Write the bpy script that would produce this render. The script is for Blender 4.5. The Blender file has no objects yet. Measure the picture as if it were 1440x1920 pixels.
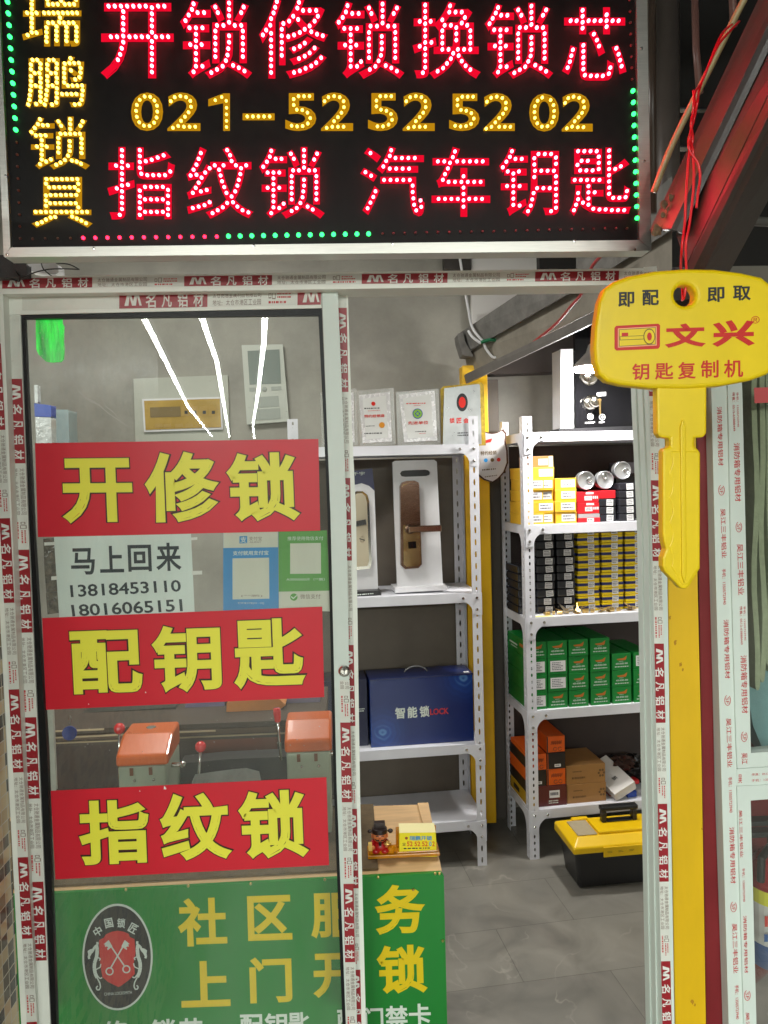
import bpy, math, random
import numpy as np
from mathutils import Vector, Matrix

random.seed(7)
sc = bpy.context.scene
COL = sc.collection
RAD = math.radians

# ------------------------------------------------------------------ camera
FPX, PW, PH = 1442.0, 1440.0, 1920.0
CAM = Vector((0.0, 0.0, 1.65))
YAW, PITCH, ROLL = RAD(3.0), RAD(2.5), RAD(1.5)
_f = Vector((math.sin(YAW)*math.cos(PITCH), math.cos(YAW)*math.cos(PITCH), -math.sin(PITCH)))
_r0 = Vector((math.cos(YAW), -math.sin(YAW), 0))
_u0 = _r0.cross(_f)
_r = _r0*math.cos(ROLL) - _u0*math.sin(ROLL)
_u = _r0*math.sin(ROLL) + _u0*math.cos(ROLL)
cd = bpy.data.cameras.new('camera')
cam = bpy.data.objects.new('camera', cd)
COL.objects.link(cam)
cd.sensor_fit = 'VERTICAL'
cd.sensor_height = 36.0
cd.lens = 36.0*FPX/PH
cd.clip_start = 0.05
cd.clip_end = 200
_m = Matrix((_r, _u, -_f)).transposed().to_4x4()
_m.translation = CAM
cam.matrix_world = _m
sc.camera = cam

# ------------------------------------------------------------------ world, exposure
w = bpy.data.worlds.new('World')
sc.world = w
w.use_nodes = True
w.node_tree.nodes['Background'].inputs[0].default_value = (0.9, 0.95, 1.0, 1)
w.node_tree.nodes['Background'].inputs[1].default_value = 0.025
sc.view_settings.view_transform = 'Standard'
sc.view_settings.look = 'None'
sc.view_settings.exposure = 0.3
sc.view_settings.gamma = 1.0
sc.cycles.max_bounces = 8
sc.cycles.transparent_max_bounces = 16
sc.cycles.sample_clamp_indirect = 4.0

L_TUBE, L_FILL_OUT, L_PANEL_IN, L_LAMP = 95.0, 122.0, 25.0, 260.0


def ray(px, py):
    return _f + _r*((px-PW/2)/FPX) - _u*((py-PH/2)/FPX)


def P(px, py, Y):
    d = ray(px, py)
    return CAM + d*((Y-CAM.y)/d.y)


def PZ(px, py, Z):
    d = ray(px, py)
    return CAM + d*((Z-CAM.z)/d.z)


# ------------------------------------------------------------------ materials
def lin(*c):
    o = []
    for v in c:
        v = v/255.0
        o.append(v/12.92 if v <= 0.04045 else ((v+0.055)/1.055)**2.4)
    return tuple(o)


MATS = {}


def mat(name, rgb, rough=0.5, metal=0.0, noise=0.0, nscale=20.0, bump=0.0, bscale=200.0, spec=0.5, coat=0.0,
        stretch=(1, 1, 1), dark=None):
    if name in MATS:
        return MATS[name]
    m = bpy.data.materials.new(name)
    m.use_nodes = True
    nt = m.node_tree
    b = nt.nodes['Principled BSDF']
    b.inputs['Base Color'].default_value = (*rgb, 1)
    b.inputs['Roughness'].default_value = rough
    b.inputs['Metallic'].default_value = metal
    b.inputs['Specular IOR Level'].default_value = spec
    b.inputs['Coat Weight'].default_value = coat
    if noise or bump:
        tc = nt.nodes.new('ShaderNodeTexCoord')
        mp = nt.nodes.new('ShaderNodeMapping')
        mp.inputs['Scale'].default_value = stretch
        nt.links.new(tc.outputs['Object'], mp.inputs[0])
    if noise:
        n = nt.nodes.new('ShaderNodeTexNoise')
        n.inputs['Scale'].default_value = nscale
        n.inputs['Detail'].default_value = 6
        n.inputs['Roughness'].default_value = 0.65
        nt.links.new(mp.outputs[0], n.inputs['Vector'])
        cr = nt.nodes.new('ShaderNodeValToRGB')
        cr.color_ramp.elements[0].position = 0.3
        cr.color_ramp.elements[1].position = 0.7
        d = dark if dark else tuple(c*(1-noise) for c in rgb)
        cr.color_ramp.elements[0].color = (*d, 1)
        cr.color_ramp.elements[1].color = (*[min(1, c*(1+noise*0.5)) for c in rgb], 1)
        nt.links.new(n.outputs['Fac'], cr.inputs[0])
        nt.links.new(cr.outputs[0], b.inputs['Base Color'])
        mr = nt.nodes.new('ShaderNodeMapRange')
        mr.inputs[3].default_value = max(0.05, rough-0.12)
        mr.inputs[4].default_value = min(1, rough+0.15)
        nt.links.new(n.outputs['Fac'], mr.inputs[0])
        nt.links.new(mr.outputs[0], b.inputs['Roughness'])
    if bump:
        n2 = nt.nodes.new('ShaderNodeTexNoise')
        n2.inputs['Scale'].default_value = bscale
        n2.inputs['Detail'].default_value = 4
        nt.links.new(mp.outputs[0], n2.inputs['Vector'])
        bp = nt.nodes.new('ShaderNodeBump')
        bp.inputs['Strength'].default_value = bump
        bp.inputs['Distance'].default_value = 0.002
        nt.links.new(n2.outputs['Fac'], bp.inputs['Height'])
        nt.links.new(bp.outputs[0], b.inputs['Normal'])
    MATS[name] = m
    return m


def emat(name, rgb, s):
    if name in MATS:
        return MATS[name]
    m = bpy.data.materials.new(name)
    m.use_nodes = True
    nt = m.node_tree
    nt.nodes.clear()
    e = nt.nodes.new('ShaderNodeEmission')
    e.inputs[0].default_value = (*rgb, 1)
    e.inputs[1].default_value = s
    o = nt.nodes.new('ShaderNodeOutputMaterial')
    nt.links.new(e.outputs[0], o.inputs[0])
    MATS[name] = m
    return m


def glassmat(name, tint=(1, 1, 1), dust=0.07, dcol=(0.55, 0.58, 0.52), refl=1.0, rough=0.0, nscale=3.0):
    m = bpy.data.materials.new(name)
    m.use_nodes = True
    nt = m.node_tree
    nt.nodes.clear()
    N = nt.nodes.new
    t = N('ShaderNodeBsdfTransparent')
    t.inputs[0].default_value = (*tint, 1)
    g = N('ShaderNodeBsdfGlossy')
    g.inputs['Roughness'].default_value = rough
    fr = N('ShaderNodeFresnel')
    fr.inputs[0].default_value = 1.5
    ml = N('ShaderNodeMath')
    ml.operation = 'MULTIPLY'
    ml.inputs[1].default_value = refl
    nt.links.new(fr.outputs[0], ml.inputs[0])
    mx = N('ShaderNodeMixShader')
    nt.links.new(ml.outputs[0], mx.inputs[0])
    nt.links.new(t.outputs[0], mx.inputs[1])
    nt.links.new(g.outputs[0], mx.inputs[2])
    d = N('ShaderNodeBsdfDiffuse')
    d.inputs[0].default_value = (*dcol, 1)
    tc = N('ShaderNodeTexCoord')
    mp = N('ShaderNodeMapping')
    mp.inputs['Scale'].default_value = (6, 6, 1.2)
    n = N('ShaderNodeTexNoise')
    n.inputs['Scale'].default_value = nscale
    n.inputs['Detail'].default_value = 8
    n.inputs['Roughness'].default_value = 0.7
    nt.links.new(tc.outputs['Object'], mp.inputs[0])
    nt.links.new(mp.outputs[0], n.inputs['Vector'])
    mr = N('ShaderNodeMapRange')
    mr.inputs[1].default_value = 0.3
    mr.inputs[2].default_value = 0.75
    mr.inputs[3].default_value = dust*0.4
    mr.inputs[4].default_value = dust*1.7
    nt.links.new(n.outputs['Fac'], mr.inputs[0])
    m2 = N('ShaderNodeMixShader')
    nt.links.new(mr.outputs[0], m2.inputs[0])
    nt.links.new(mx.outputs[0], m2.inputs[1])
    nt.links.new(d.outputs[0], m2.inputs[2])
    o = N('ShaderNodeOutputMaterial')
    nt.links.new(m2.outputs[0], o.inputs[0])
    MATS[name] = m
    return m


# ------------------------------------------------------------------ text outlines (Blender's own built-in font)
_TX = {}


def glyph(s):
    if s in _TX:
        return _TX[s]
    c = bpy.data.curves.new('tmp', 'FONT')
    c.body = s
    c.resolution_u = 3
    o = bpy.data.objects.new('tmp', c)
    COL.objects.link(o)
    dg = bpy.context.evaluated_depsgraph_get()
    me = bpy.data.meshes.new_from_object(o.evaluated_get(dg))
    v = np.array([x.co[:2] for x in me.vertices], dtype=float).reshape(-1, 2)
    f = [tuple(p.vertices) for p in me.polygons]
    bpy.data.objects.remove(o)
    bpy.data.curves.remove(c)
    bpy.data.meshes.remove(me)
    _TX[s] = (v, f)
    return _TX[s]


_OL = {}


def outlines(st):
    '''closed outline loops of a text, inside on the left'''
    if st in _OL:
        return _OL[st]
    from mathutils.geometry import interpolate_bezier
    c = bpy.data.curves.new('tmp', 'FONT')
    c.body = st
    o = bpy.data.objects.new('tmp', c)
    COL.objects.link(o)
    dg = bpy.context.evaluated_depsgraph_get()
    cu = o.evaluated_get(dg).to_curve(dg)
    loops, area = [], 0.0
    for sp in cu.splines:
        bp = sp.bezier_points
        pts = []
        for i in range(len(bp)):
            a, b = bp[i], bp[(i+1) % len(bp)]
            ch = (b.co-a.co)
            L = max(ch.length, 1e-9)
            bend = max((a.handle_right-a.co).cross(ch).length, (b.handle_left-b.co).cross(ch).length)/L
            seg = interpolate_bezier(a.co, a.handle_right, b.handle_left, b.co, 5) if bend > 1e-4 else [a.co, b.co]
            for p in seg[:-1]:
                if not pts or math.hypot(p[0]-pts[-1][0], p[1]-pts[-1][1]) > 2e-4:
                    pts.append((p[0], p[1]))
        if len(pts) > 2:
            ar = sum(pts[k][0]*pts[(k+1) % len(pts)][1]-pts[(k+1) % len(pts)][0]*pts[k][1] for k in range(len(pts)))
            area += ar
            loops.append(pts)
    if area < 0:
        loops = [l[::-1] for l in loops]
    bpy.data.objects.remove(o)
    bpy.data.curves.remove(c)
    _OL[st] = loops
    return loops


class MB:
    """collects shapes in world space; build() links them as ONE mesh object"""

    def __init__(s):
        s.v, s.f, s.m = [], [], []

    def add(s, vs, fs, m=0):
        b = len(s.v)
        s.v.extend([Vector(x) for x in vs])
        for q in fs:
            s.f.append(tuple(b+i for i in q))
            s.m.append(m)
        return s

    def box(s, a, b, m=0, R=None, O=None):
        x0, y0, z0 = a
        x1, y1, z1 = b
        vs = [Vector(p) for p in ((x0, y0, z0), (x1, y0, z0), (x1, y1, z0), (x0, y1, z0), (x0, y0, z1), (x1, y0, z1), (x1, y1, z1), (x0, y1, z1))]
        if R is not None:
            O = O or Vector((0, 0, 0))
            vs = [O + R @ p for p in vs]
        return s.add(vs, [(0, 3, 2, 1), (4, 5, 6, 7), (0, 1, 5, 4), (1, 2, 6, 5), (2, 3, 7, 6), (3, 0, 4, 7)], m)

    def prism(s, pts, ext, m=0, mside=None):
        pts = [Vector(p) for p in pts]
        e = Vector(ext)
        n = len(pts)
        b = [p+e for p in pts]
        s.add(pts+b, [tuple(range(n)), tuple(range(2*n-1, n-1, -1))], m)
        s.add(pts+b, [(i, i+n, (i+1) % n+n, (i+1) % n) for i in range(n)], m if mside is None else mside)
        return s

    def slab(s, pix, Y, d, m=0, mside=None):
        return s.prism([P(x, y, Y) for x, y in pix], (0, d, 0), m, mside)

    def quad(s, a, b, c, d, m=0):
        return s.add([a, b, c, d], [(0, 1, 2, 3)], m)

    def tube(s, pts, r, seg=8, m=0, caps=True):
        pts = [Vector(p) for p in pts]
        n = len(pts)
        rs = r if isinstance(r, (list, tuple)) else [r]*n
        vs, fs = [], []
        prev = None
        for i, p in enumerate(pts):
            t = (pts[min(i+1, n-1)]-pts[max(i-1, 0)]).normalized()
            if prev is None:
                a = t.cross(Vector((0, 0, 1)))
                if a.length < 1e-3:
                    a = t.cross(Vector((1, 0, 0)))
                a.normalize()
            else:
                a = (prev - t*prev.dot(t)).normalized()
            prev = a
            b = t.cross(a)
            for k in range(seg):
                an = 2*math.pi*k/seg
                vs.append(p + (a*math.cos(an)+b*math.sin(an))*rs[i])
        for i in range(n-1):
            for k in range(seg):
                k2 = (k+1) % seg
                fs.append((i*seg+k, i*seg+k2, (i+1)*seg+k2, (i+1)*seg+k))
        if caps:
            fs.append(tuple(range(seg-1, -1, -1)))
            fs.append(tuple((n-1)*seg+k for k in range(seg)))
        return s.add(vs, fs, m)

    def lathe(s, prof, O, axis=(0, 0, 1), seg=20, m=0, sx=1.0):
        """prof: list of (r, h) along axis"""
        ax = Vector(axis).normalized()
        a = ax.cross(Vector((0, 0, 1)))
        if a.length < 1e-3:
            a = Vector((1, 0, 0))
        a.normalize()
        b = ax.cross(a)
        O = Vector(O)
        vs, fs = [], []
        for r, h in prof:
            for k in range(seg):
                an = 2*math.pi*k/seg
                vs.append(O + ax*h + (a*math.cos(an)*sx+b*math.sin(an))*max(r, 1e-5))
        for i in range(len(prof)-1):
            for k in range(seg):
                k2 = (k+1) % seg
                fs.append((i*seg+k, i*seg+k2, (i+1)*seg+k2, (i+1)*seg+k))
        fs.append(tuple(range(seg-1, -1, -1)))
        fs.append(tuple((len(prof)-1)*seg+k for k in range(seg)))
        return s.add(vs, fs, m)

    def ball(s, O, r, m=0, seg=16, rings=10, sc3=(1, 1, 1)):
        O = Vector(O)
        vs, fs = [], []
        for i in range(rings+1):
            th = math.pi*i/rings
            for k in range(seg):
                an = 2*math.pi*k/seg
                vs.append(O+Vector((r*sc3[0]*math.sin(th)*math.cos(an), r*sc3[1]*math.sin(th)*math.sin(an), r*sc3[2]*math.cos(th))))
        for i in range(rings):
            for k in range(seg):
                k2 = (k+1) % seg
                fs.append((i*seg+k, (i+1)*seg+k, (i+1)*seg+k2, i*seg+k2))
        return s.add(vs, fs, m)

    def text(s, st, q, m=0, bold=0.0, lift=0.0, n=None, layers=8):
        """lay the outline of st into the 3D quad q = TL, TR, BR, BL; bold in em"""
        v, f = glyph(st)
        if len(v) == 0:
            return s
        lo, hi = v.min(0), v.max(0)
        w = np.maximum(hi-lo, 1e-6)
        if n is None:
            n = (q[3]-q[0]).cross(q[1]-q[0]).normalized()
            if n.dot(q[0]-CAM) > 0:
                n = -n
        tot = w + 2*bold

        def put(uv, z):
            uv = (uv - lo + bold)/tot
            return [q[3]*((1-a)*(1-b)) + q[2]*(a*(1-b)) + q[1]*(a*b) + q[0]*((1-a)*b) + z for a, b in uv]
        s.add(put(v, n*lift), f, m)
        if bold:
            loops = outlines(st)
            k = 0
            for lp in loops:
                P0 = np.array(lp)
                e = np.roll(P0, -1, 0)-P0
                L = np.maximum(np.hypot(e[:, 0], e[:, 1]), 1e-9)
                nr = np.stack([e[:, 1], -e[:, 0]], 1)/L[:, None]      # outward
                npv = np.roll(nr, 1, 0)
                c = (nr*npv).sum(1)
                mit = (nr+npv)/np.maximum(1+c, 0.35)[:, None]
                O_ = P0 + mit*bold
                a0, a1 = P0, np.roll(P0, -1, 0)
                b0, b1 = O_, np.roll(O_, -1, 0)
                for t in range(len(P0)):
                    k += 1
                    s.add(put(np.array([a0[t], b0[t], b1[t], a1[t]]), n*(lift+2e-5*(k % 5))), [(0, 1, 2, 3)], m)
        return s

    def ptext(s, st, x0, y0, x1, y1, Y, m=0, bold=0.0, lift=0.0, slope=0.0, layers=8, tilt=0.0):
        """pixel box on the plane y=Y; slope = rise of its rows, tilt = lean of its columns"""
        h = (x1-x0)*slope
        t = (y1-y0)*tilt
        q = [P(x0-t, y0, Y), P(x1-t, y0+h, Y), P(x1, y1+h, Y), P(x0, y1, Y)]
        return s.text(st, q, m, bold, lift, Vector((0, -1, 0)), layers)

    def build(s, name, mats, parent=None, bevel=0.0, smooth=False, solid=0.0, origin=None, seg=2):
        if not isinstance(mats, (list, tuple)):
            mats = [mats]
        o0 = origin if origin is not None else (ORG.get(parent.name, Vector((0, 0, 0))) if parent else Vector((0, 0, 0)))
        me = bpy.data.meshes.new(name)
        me.from_pydata([tuple(p-o0) for p in s.v], [], s.f)
        for m in mats:
            me.materials.append(m)
        me.polygons.foreach_set('material_index', s.m)
        if smooth:
            me.polygons.foreach_set('use_smooth', [True]*len(s.f))
        me.update()
        o = bpy.data.objects.new(name, me)
        COL.objects.link(o)
        if parent:
            o.parent = parent
        else:
            o.location = o0
        ORG[o.name] = o0
        if solid:
            sm = o.modifiers.new('solid', 'SOLIDIFY')
            sm.thickness = solid
        if bevel:
            bm = o.modifiers.new('bevel', 'BEVEL')
            bm.width = bevel
            bm.segments = seg
            bm.limit_method = 'ANGLE'
            bm.angle_limit = RAD(40)
        return o


ORG = {}


def tag(o, label, cat, group=None, kind=None):
    if kind:
        o['kind'] = kind
    if label:
        o['label'] = label
    if cat:
        o['category'] = cat
    if group:
        o['group'] = group
    return o


def thing(name, label, cat, loc=(0, 0, 0), rz=0.0, group=None):
    o = bpy.data.objects.new(name, None)
    o.empty_display_size = 0.05
    COL.objects.link(o)
    o.location = loc
    o.rotation_euler = (0, 0, rz)
    ORG[o.name] = Vector(loc)
    return tag(o, label, cat, group)


def struct(o):
    o['kind'] = 'structure'
    return o


def dup(root, loc, rz=None, label=None, group=None):
    r = root.copy()
    COL.objects.link(r)
    r.location = loc
    if rz is not None:
        r.rotation_euler = (0, 0, rz)
    if label:
        r['label'] = label
    if group:
        r['group'] = group
    for ch in list(root.children):
        c = ch.copy()
        COL.objects.link(c)
        c.parent = r
        for g in ch.children:
            d = g.copy()
            COL.objects.link(d)
            d.parent = c
    return r


ORD = ['', 'first', 'second', 'third', 'fourth', 'fifth', 'sixth', 'seventh', 'eighth', 'ninth', 'tenth', 'eleventh', 'twelfth']

# ------------------------------------------------------------------ material set
M_ALU = mat('pale_aluminium', lin(212, 223, 216), 0.38, 0.0, 0.06, 6, spec=0.6)
M_ALU_W = mat('white_aluminium', lin(236, 238, 230), 0.4, 0, 0.05, 8)
M_SIGNALU = mat('brushed_aluminium', (0.62, 0.6, 0.56), 0.35, 1.0, 0.12, 30, stretch=(1, 30, 30))
M_RUBBER = mat('black_rubber', (0.008, 0.008, 0.009), 0.35, spec=0.2)
M_FILM = mat('film_white', lin(218, 220, 212), 0.3, 0, 0.07, 30, bump=0.15, bscale=60)
M_FILMRED = mat('film_red', lin(150, 24, 36), 0.35, 0, 0.1, 40)
M_FILMTXT = mat('film_print', lin(122, 100, 88), 0.5)
M_FILMPINK = mat('film_print_red', lin(190, 40, 45), 0.5)
M_WHITEPAINT = mat('white_paint', (0.78, 0.78, 0.8), 0.35, 0, 0.05, 15)
M_SHELF = mat('white_powder_coat', (0.74, 0.75, 0.8), 0.32, 0, 0.05, 12)
M_STEEL = mat('bright_steel', (0.62, 0.61, 0.58), 0.22, 1.0)
M_CHROME = mat('chrome', (0.75, 0.74, 0.72), 0.1, 1.0)
M_WALL = mat('grey_board_wall', lin(166, 163, 153), 0.55, 0, 0.34, 2.2, bump=0.1, bscale=40)
M_CEIL = mat('ceiling_paint', (0.35, 0.35, 0.33), 0.8, 0, 0.1, 4)
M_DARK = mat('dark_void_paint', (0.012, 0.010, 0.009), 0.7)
M_BEAM = mat('grey_beam_paint', lin(112, 108, 104), 0.5, 0, 0.28, 7, bump=0.4, bscale=30)
M_CONC = mat('rough_concrete', lin(122, 120, 116), 0.85, 0, 0.35, 14, bump=1.0, bscale=45)
M_BLACK = mat('black_plastic', (0.014, 0.014, 0.015), 0.35)
M_BLACKGLOSS = mat('black_gloss', (0.006, 0.006, 0.007), 0.06)
M_WHITEPAPER = mat('white_paper', lin(225, 225, 220), 0.6)
M_INK = mat('black_ink', (0.02, 0.02, 0.022), 0.5)
M_RED = mat('red_sticker', lin(210, 24, 46), 0.36, 0, 0.08, 4, bump=0.25, bscale=9)
M_YEL = mat('yellow_print', lin(236, 232, 70), 0.4)
M_OUTL = mat('dark_outline', lin(48, 16, 8), 0.45)
M_GREENB = mat('green_board', lin(0, 124, 36), 0.3, 0, 0.06, 3)
M_GOLDPRINT = mat('yellow_letter', lin(226, 196, 10), 0.4)
M_WHITEPRINT = mat('white_letter', lin(215, 225, 215), 0.4)
M_KEYYEL = mat('yellow_plastic', lin(236, 204, 0), 0.38, 0, 0.1, 7, bump=0.05, bscale=100)
M_POSTYEL = mat('yellow_board_paint', lin(224, 180, 6), 0.4, 0, 0.14, 6, stretch=(1, 1, 0.35))
M_MAROON = mat('maroon_paint', lin(116, 24, 30), 0.35, 0, 0.15, 10)
M_REDPRINT = mat('red_print', lin(202, 32, 20), 0.45)
M_BRASS = mat('brass', (0.72, 0.5, 0.2), 0.3, 1.0, 0.15, 60)
M_BRONZE = mat('brushed_bronze', (0.2, 0.125, 0.09), 0.24, 1.0, 0.15, 60, stretch=(1, 1, 20))
M_NICKEL = mat('satin_nickel', (0.46, 0.40, 0.30), 0.36, 1.0)
M_STICK = mat('label_white', lin(228, 228, 228), 0.5)
M_STICKTXT = mat('label_print', lin(95, 95, 105), 0.6)


def cutprint(mb, q, rows, m, seed=0, fill=0.62):
    """rows of small broken dashes, for print too small to read"""
    rnd = random.Random(seed)
    TL, TR, BR, BL = q
    n = Vector((0, -1, 0))
    for i in range(rows):
        b0 = 1-(i+0.2)/rows
        b1 = 1-(i+0.2+fill*0.8)/rows
        a = 0.0
        end = rnd.uniform(0.7, 1.0)
        while a < end:
            L = rnd.uniform(0.03, 0.11)
            pts = []
            for (u, v) in ((a, b0), (min(a+L, 1), b0), (min(a+L, 1), b1), (a, b1)):
                pts.append(BL*((1-u)*(1-v))+BR*(u*(1-v))+TR*(u*v)+TL*((1-u)*v))
            mb.quad(*pts, m=m)
            a += L + rnd.uniform(0.015, 0.05)


# ------------------------------------------------------------------ the setting
def floor_material():
    m = bpy.data.materials.new('grey_marble_tile')
    m.use_nodes = True
    nt = m.node_tree
    N = nt.nodes.new
    b = nt.nodes['Principled BSDF']
    tc = N('ShaderNodeTexCoord')
    mp = N('ShaderNodeMapping')
    mp.inputs['Rotation'].default_value = (0, 0, RAD(-6))
    mp.inputs['Location'].default_value = (0.11, 0.06, 0)
    nt.links.new(tc.outputs['Object'], mp.inputs[0])
    br = N('ShaderNodeTexBrick')
    br.inputs['Scale'].default_value = 1.0
    br.inputs['Brick Width'].default_value = 0.6
    br.inputs['Row Height'].default_value = 0.3
    br.inputs['Mortar Size'].default_value = 0.0014
    br.inputs['Color1'].default_value = (*lin(132, 130, 124), 1)
    br.inputs['Color2'].default_value = (*lin(124, 122, 117), 1)
    br.inputs['Mortar'].default_value = (*lin(102, 101, 95), 1)
    nt.links.new(mp.outputs[0], br.inputs['Vector'])
    n1 = N('ShaderNodeTexNoise')
    n1.inputs['Scale'].default_value = 5
    n1.inputs['Detail'].default_value = 9
    n1.inputs['Distortion'].default_value = 0.8
    nt.links.new(mp.outputs[0], n1.inputs['Vector'])
    cr = N('ShaderNodeValToRGB')
    cr.color_ramp.elements[0].position = 0.3
    cr.color_ramp.elements[0].color = (0.72, 0.72, 0.7, 1)
    cr.color_ramp.elements[1].position = 0.72
    cr.color_ramp.elements[1].color = (1.2, 1.18, 1.12, 1)
    nt.links.new(n1.outputs['Fac'], cr.inputs[0])
    mul = N('ShaderNodeMixRGB')
    mul.blend_type = 'MULTIPLY'
    mul.inputs[0].default_value = 1
    nt.links.new(br.outputs['Color'], mul.inputs[1])
    nt.links.new(cr.outputs[0], mul.inputs[2])
    n2 = N('ShaderNodeTexNoise')
    n2.inputs['Scale'].default_value = 1.7
    n2.inputs['Detail'].default_value = 5
    n2.inputs['Distortion'].default_value = 0.6
    nt.links.new(mp.outputs[0], n2.inputs['Vector'])
    ab = N('ShaderNodeMath')
    ab.operation = 'SUBTRACT'
    ab.inputs[1].default_value = 0.5
    nt.links.new(n2.outputs['Fac'], ab.inputs[0])
    ab2 = N('ShaderNodeMath')
    ab2.operation = 'ABSOLUTE'
    nt.links.new(ab.outputs[0], ab2.inputs[0])
    vr = N('ShaderNodeMapRange')
    vr.inputs[1].default_value = 0.0
    vr.inputs[2].default_value = 0.007
    vr.inputs[3].default_value = 0.35
    vr.inputs[4].default_value = 0.0
    nt.links.new(ab2.outputs[0], vr.inputs[0])
    n3 = N('ShaderNodeTexNoise')
    n3.inputs['Scale'].default_value = 6
    nt.links.new(mp.outputs[0], n3.inputs['Vector'])
    m3 = N('ShaderNodeMapRange')
    m3.inputs[1].default_value = 0.45
    m3.inputs[2].default_value = 0.7
    nt.links.new(n3.outputs['Fac'], m3.inputs[0])
    vm = N('ShaderNodeMath')
    vm.operation = 'MULTIPLY'
    nt.links.new(vr.outputs[0], vm.inputs[0])
    nt.links.new(m3.outputs[0], vm.inputs[1])
    vein = N('ShaderNodeMixRGB')
    nt.links.new(vm.outputs[0], vein.inputs[0])
    nt.links.new(mul.outputs[0], vein.inputs[1])
    vein.inputs[2].default_value = (*lin(190, 184, 172), 1)
    nt.links.new(vein.outputs[0], b.inputs['Base Color'])
    rr = N('ShaderNodeMapRange')
    rr.inputs[3].default_value = 0.22
    rr.inputs[4].default_value = 0.5
    nt.links.new(n1.outputs['Fac'], rr.inputs[0])
    nt.links.new(rr.outputs[0], b.inputs['Roughness'])
    bp = N('ShaderNodeBump')
    bp.inputs['Strength'].default_value = 0.4
    bp.inputs['Distance'].default_value = 0.002
    nt.links.new(br.outputs['Fac'], bp.inputs['Height'])
    bp.invert = True
    nt.links.new(bp.outputs[0], b.inputs['Normal'])
    return m


fl = MB()
fl.quad(Vector((-8, -16, 0)), Vector((8, -16, 0)), Vector((8, 8, 0)), Vector((-8, 8, 0)))
struct(fl.build('floor', floor_material()))

YB = 3.72   # back wall of the shop
XL, XR = -1.95, 1.72
wb = MB()
wb.box((XL-0.1, YB, 0), (XR+0.1, YB+0.1, 2.98))
tag(wb.build('back_wall', M_WALL), 'grey board back wall of the shop behind both shelf units', 'wall')
wl = MB()
wl.box((XL-0.1, 1.62, 0), (XL, YB-0.002, 2.98))
tag(wl.build('side_wall', M_WALL), 'grey side wall behind the glass beside the hanging packets', 'wall')
wr = MB()
wr.box((XR, 1.55, 0), (XR+0.1, YB-0.002, 2.98))
tag(wr.build('side_wall', M_WALL), 'grey side wall of the shop beyond the stock shelves', 'wall')
ce = MB()
ce.box((XL-0.1, 1.45, 2.985), (0.98, YB+0.1, 3.05))
ce.box((0.982, 2.72, 2.985), (XR+0.1, YB+0.1, 3.05))
struct(ce.build('ceiling', M_CEIL))
cc = MB()
cc.box((-8, -16, 3.3), (8, 1.3, 3.36))
struct(cc.build('corridor_ceiling', mat('dark_ceiling', (0.03, 0.03, 0.03), 0.8)))
# seams of the wall boards
# ------------------------------------------------------------------ lamps and added fill panels
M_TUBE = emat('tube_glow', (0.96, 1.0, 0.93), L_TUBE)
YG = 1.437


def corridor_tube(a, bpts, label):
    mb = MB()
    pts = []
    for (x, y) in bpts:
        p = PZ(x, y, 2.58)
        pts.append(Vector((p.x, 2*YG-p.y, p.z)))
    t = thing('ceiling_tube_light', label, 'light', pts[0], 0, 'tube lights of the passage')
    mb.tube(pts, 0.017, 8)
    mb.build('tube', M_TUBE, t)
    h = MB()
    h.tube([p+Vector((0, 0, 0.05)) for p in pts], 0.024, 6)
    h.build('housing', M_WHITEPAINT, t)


corridor_tube(0, [(262, 580), (353, 763), (397, 818)], 'long passage tube light mirrored in the glass, leftmost streak')
corridor_tube(1, [(373, 580), (407, 680), (430, 820)], 'long passage tube light mirrored in the glass, middle streak')
corridor_tube(2, [(497, 580), (495, 640), (484, 735), (474, 800), (477, 822)], 'long passage tube light mirrored in the glass, streak over the intercom')


def panel_light(name, label, c, sx, sy, strength):
    t = thing(name, label, 'light', c)
    b = MB()
    b.box((c[0]-sx/2, c[1]-sy/2, c[2]), (c[0]+sx/2, c[1]+sy/2, c[2]+0.03))
    b.build('frame', M_WHITEPAINT, t)
    e = MB()
    x, y, z = c[0], c[1], c[2]-0.003
    e.quad(Vector((x-sx/2+0.02, y+sy/2-0.02, z)), Vector((x+sx/2-0.02, y+sy/2-0.02, z)), Vector((x+sx/2-0.02, y-sy/2+0.02, z)), Vector((x-sx/2+0.02, y-sy/2+0.02, z)))
    e.build('diffuser', emat('panel_glow_%d' % int(strength*10), (0.95, 1.0, 0.93) if strength > 50 else (1.0, 0.97, 0.91), strength), t)


panel_light('light_panel', 'added unseen fill light panel far behind the viewer, on the cabinet side', (1.5, -6.0, 2.92), 1.6, 1.2, L_FILL_OUT)  # this and the next panel are added to light the shop front softly
panel_light('light_panel', 'added unseen fill light panel far behind the viewer, on the mosaic wall side', (-5.2, -6.0, 2.92), 1.6, 1.2, L_FILL_OUT)
panel_light('light_panel', 'square shop ceiling light over the counter', (-0.55, 2.35, 2.9), 0.6, 0.6, L_PANEL_IN)

# ------------------------------------------------------------------ door frame with its printed protective film
YF = 1.40


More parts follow.
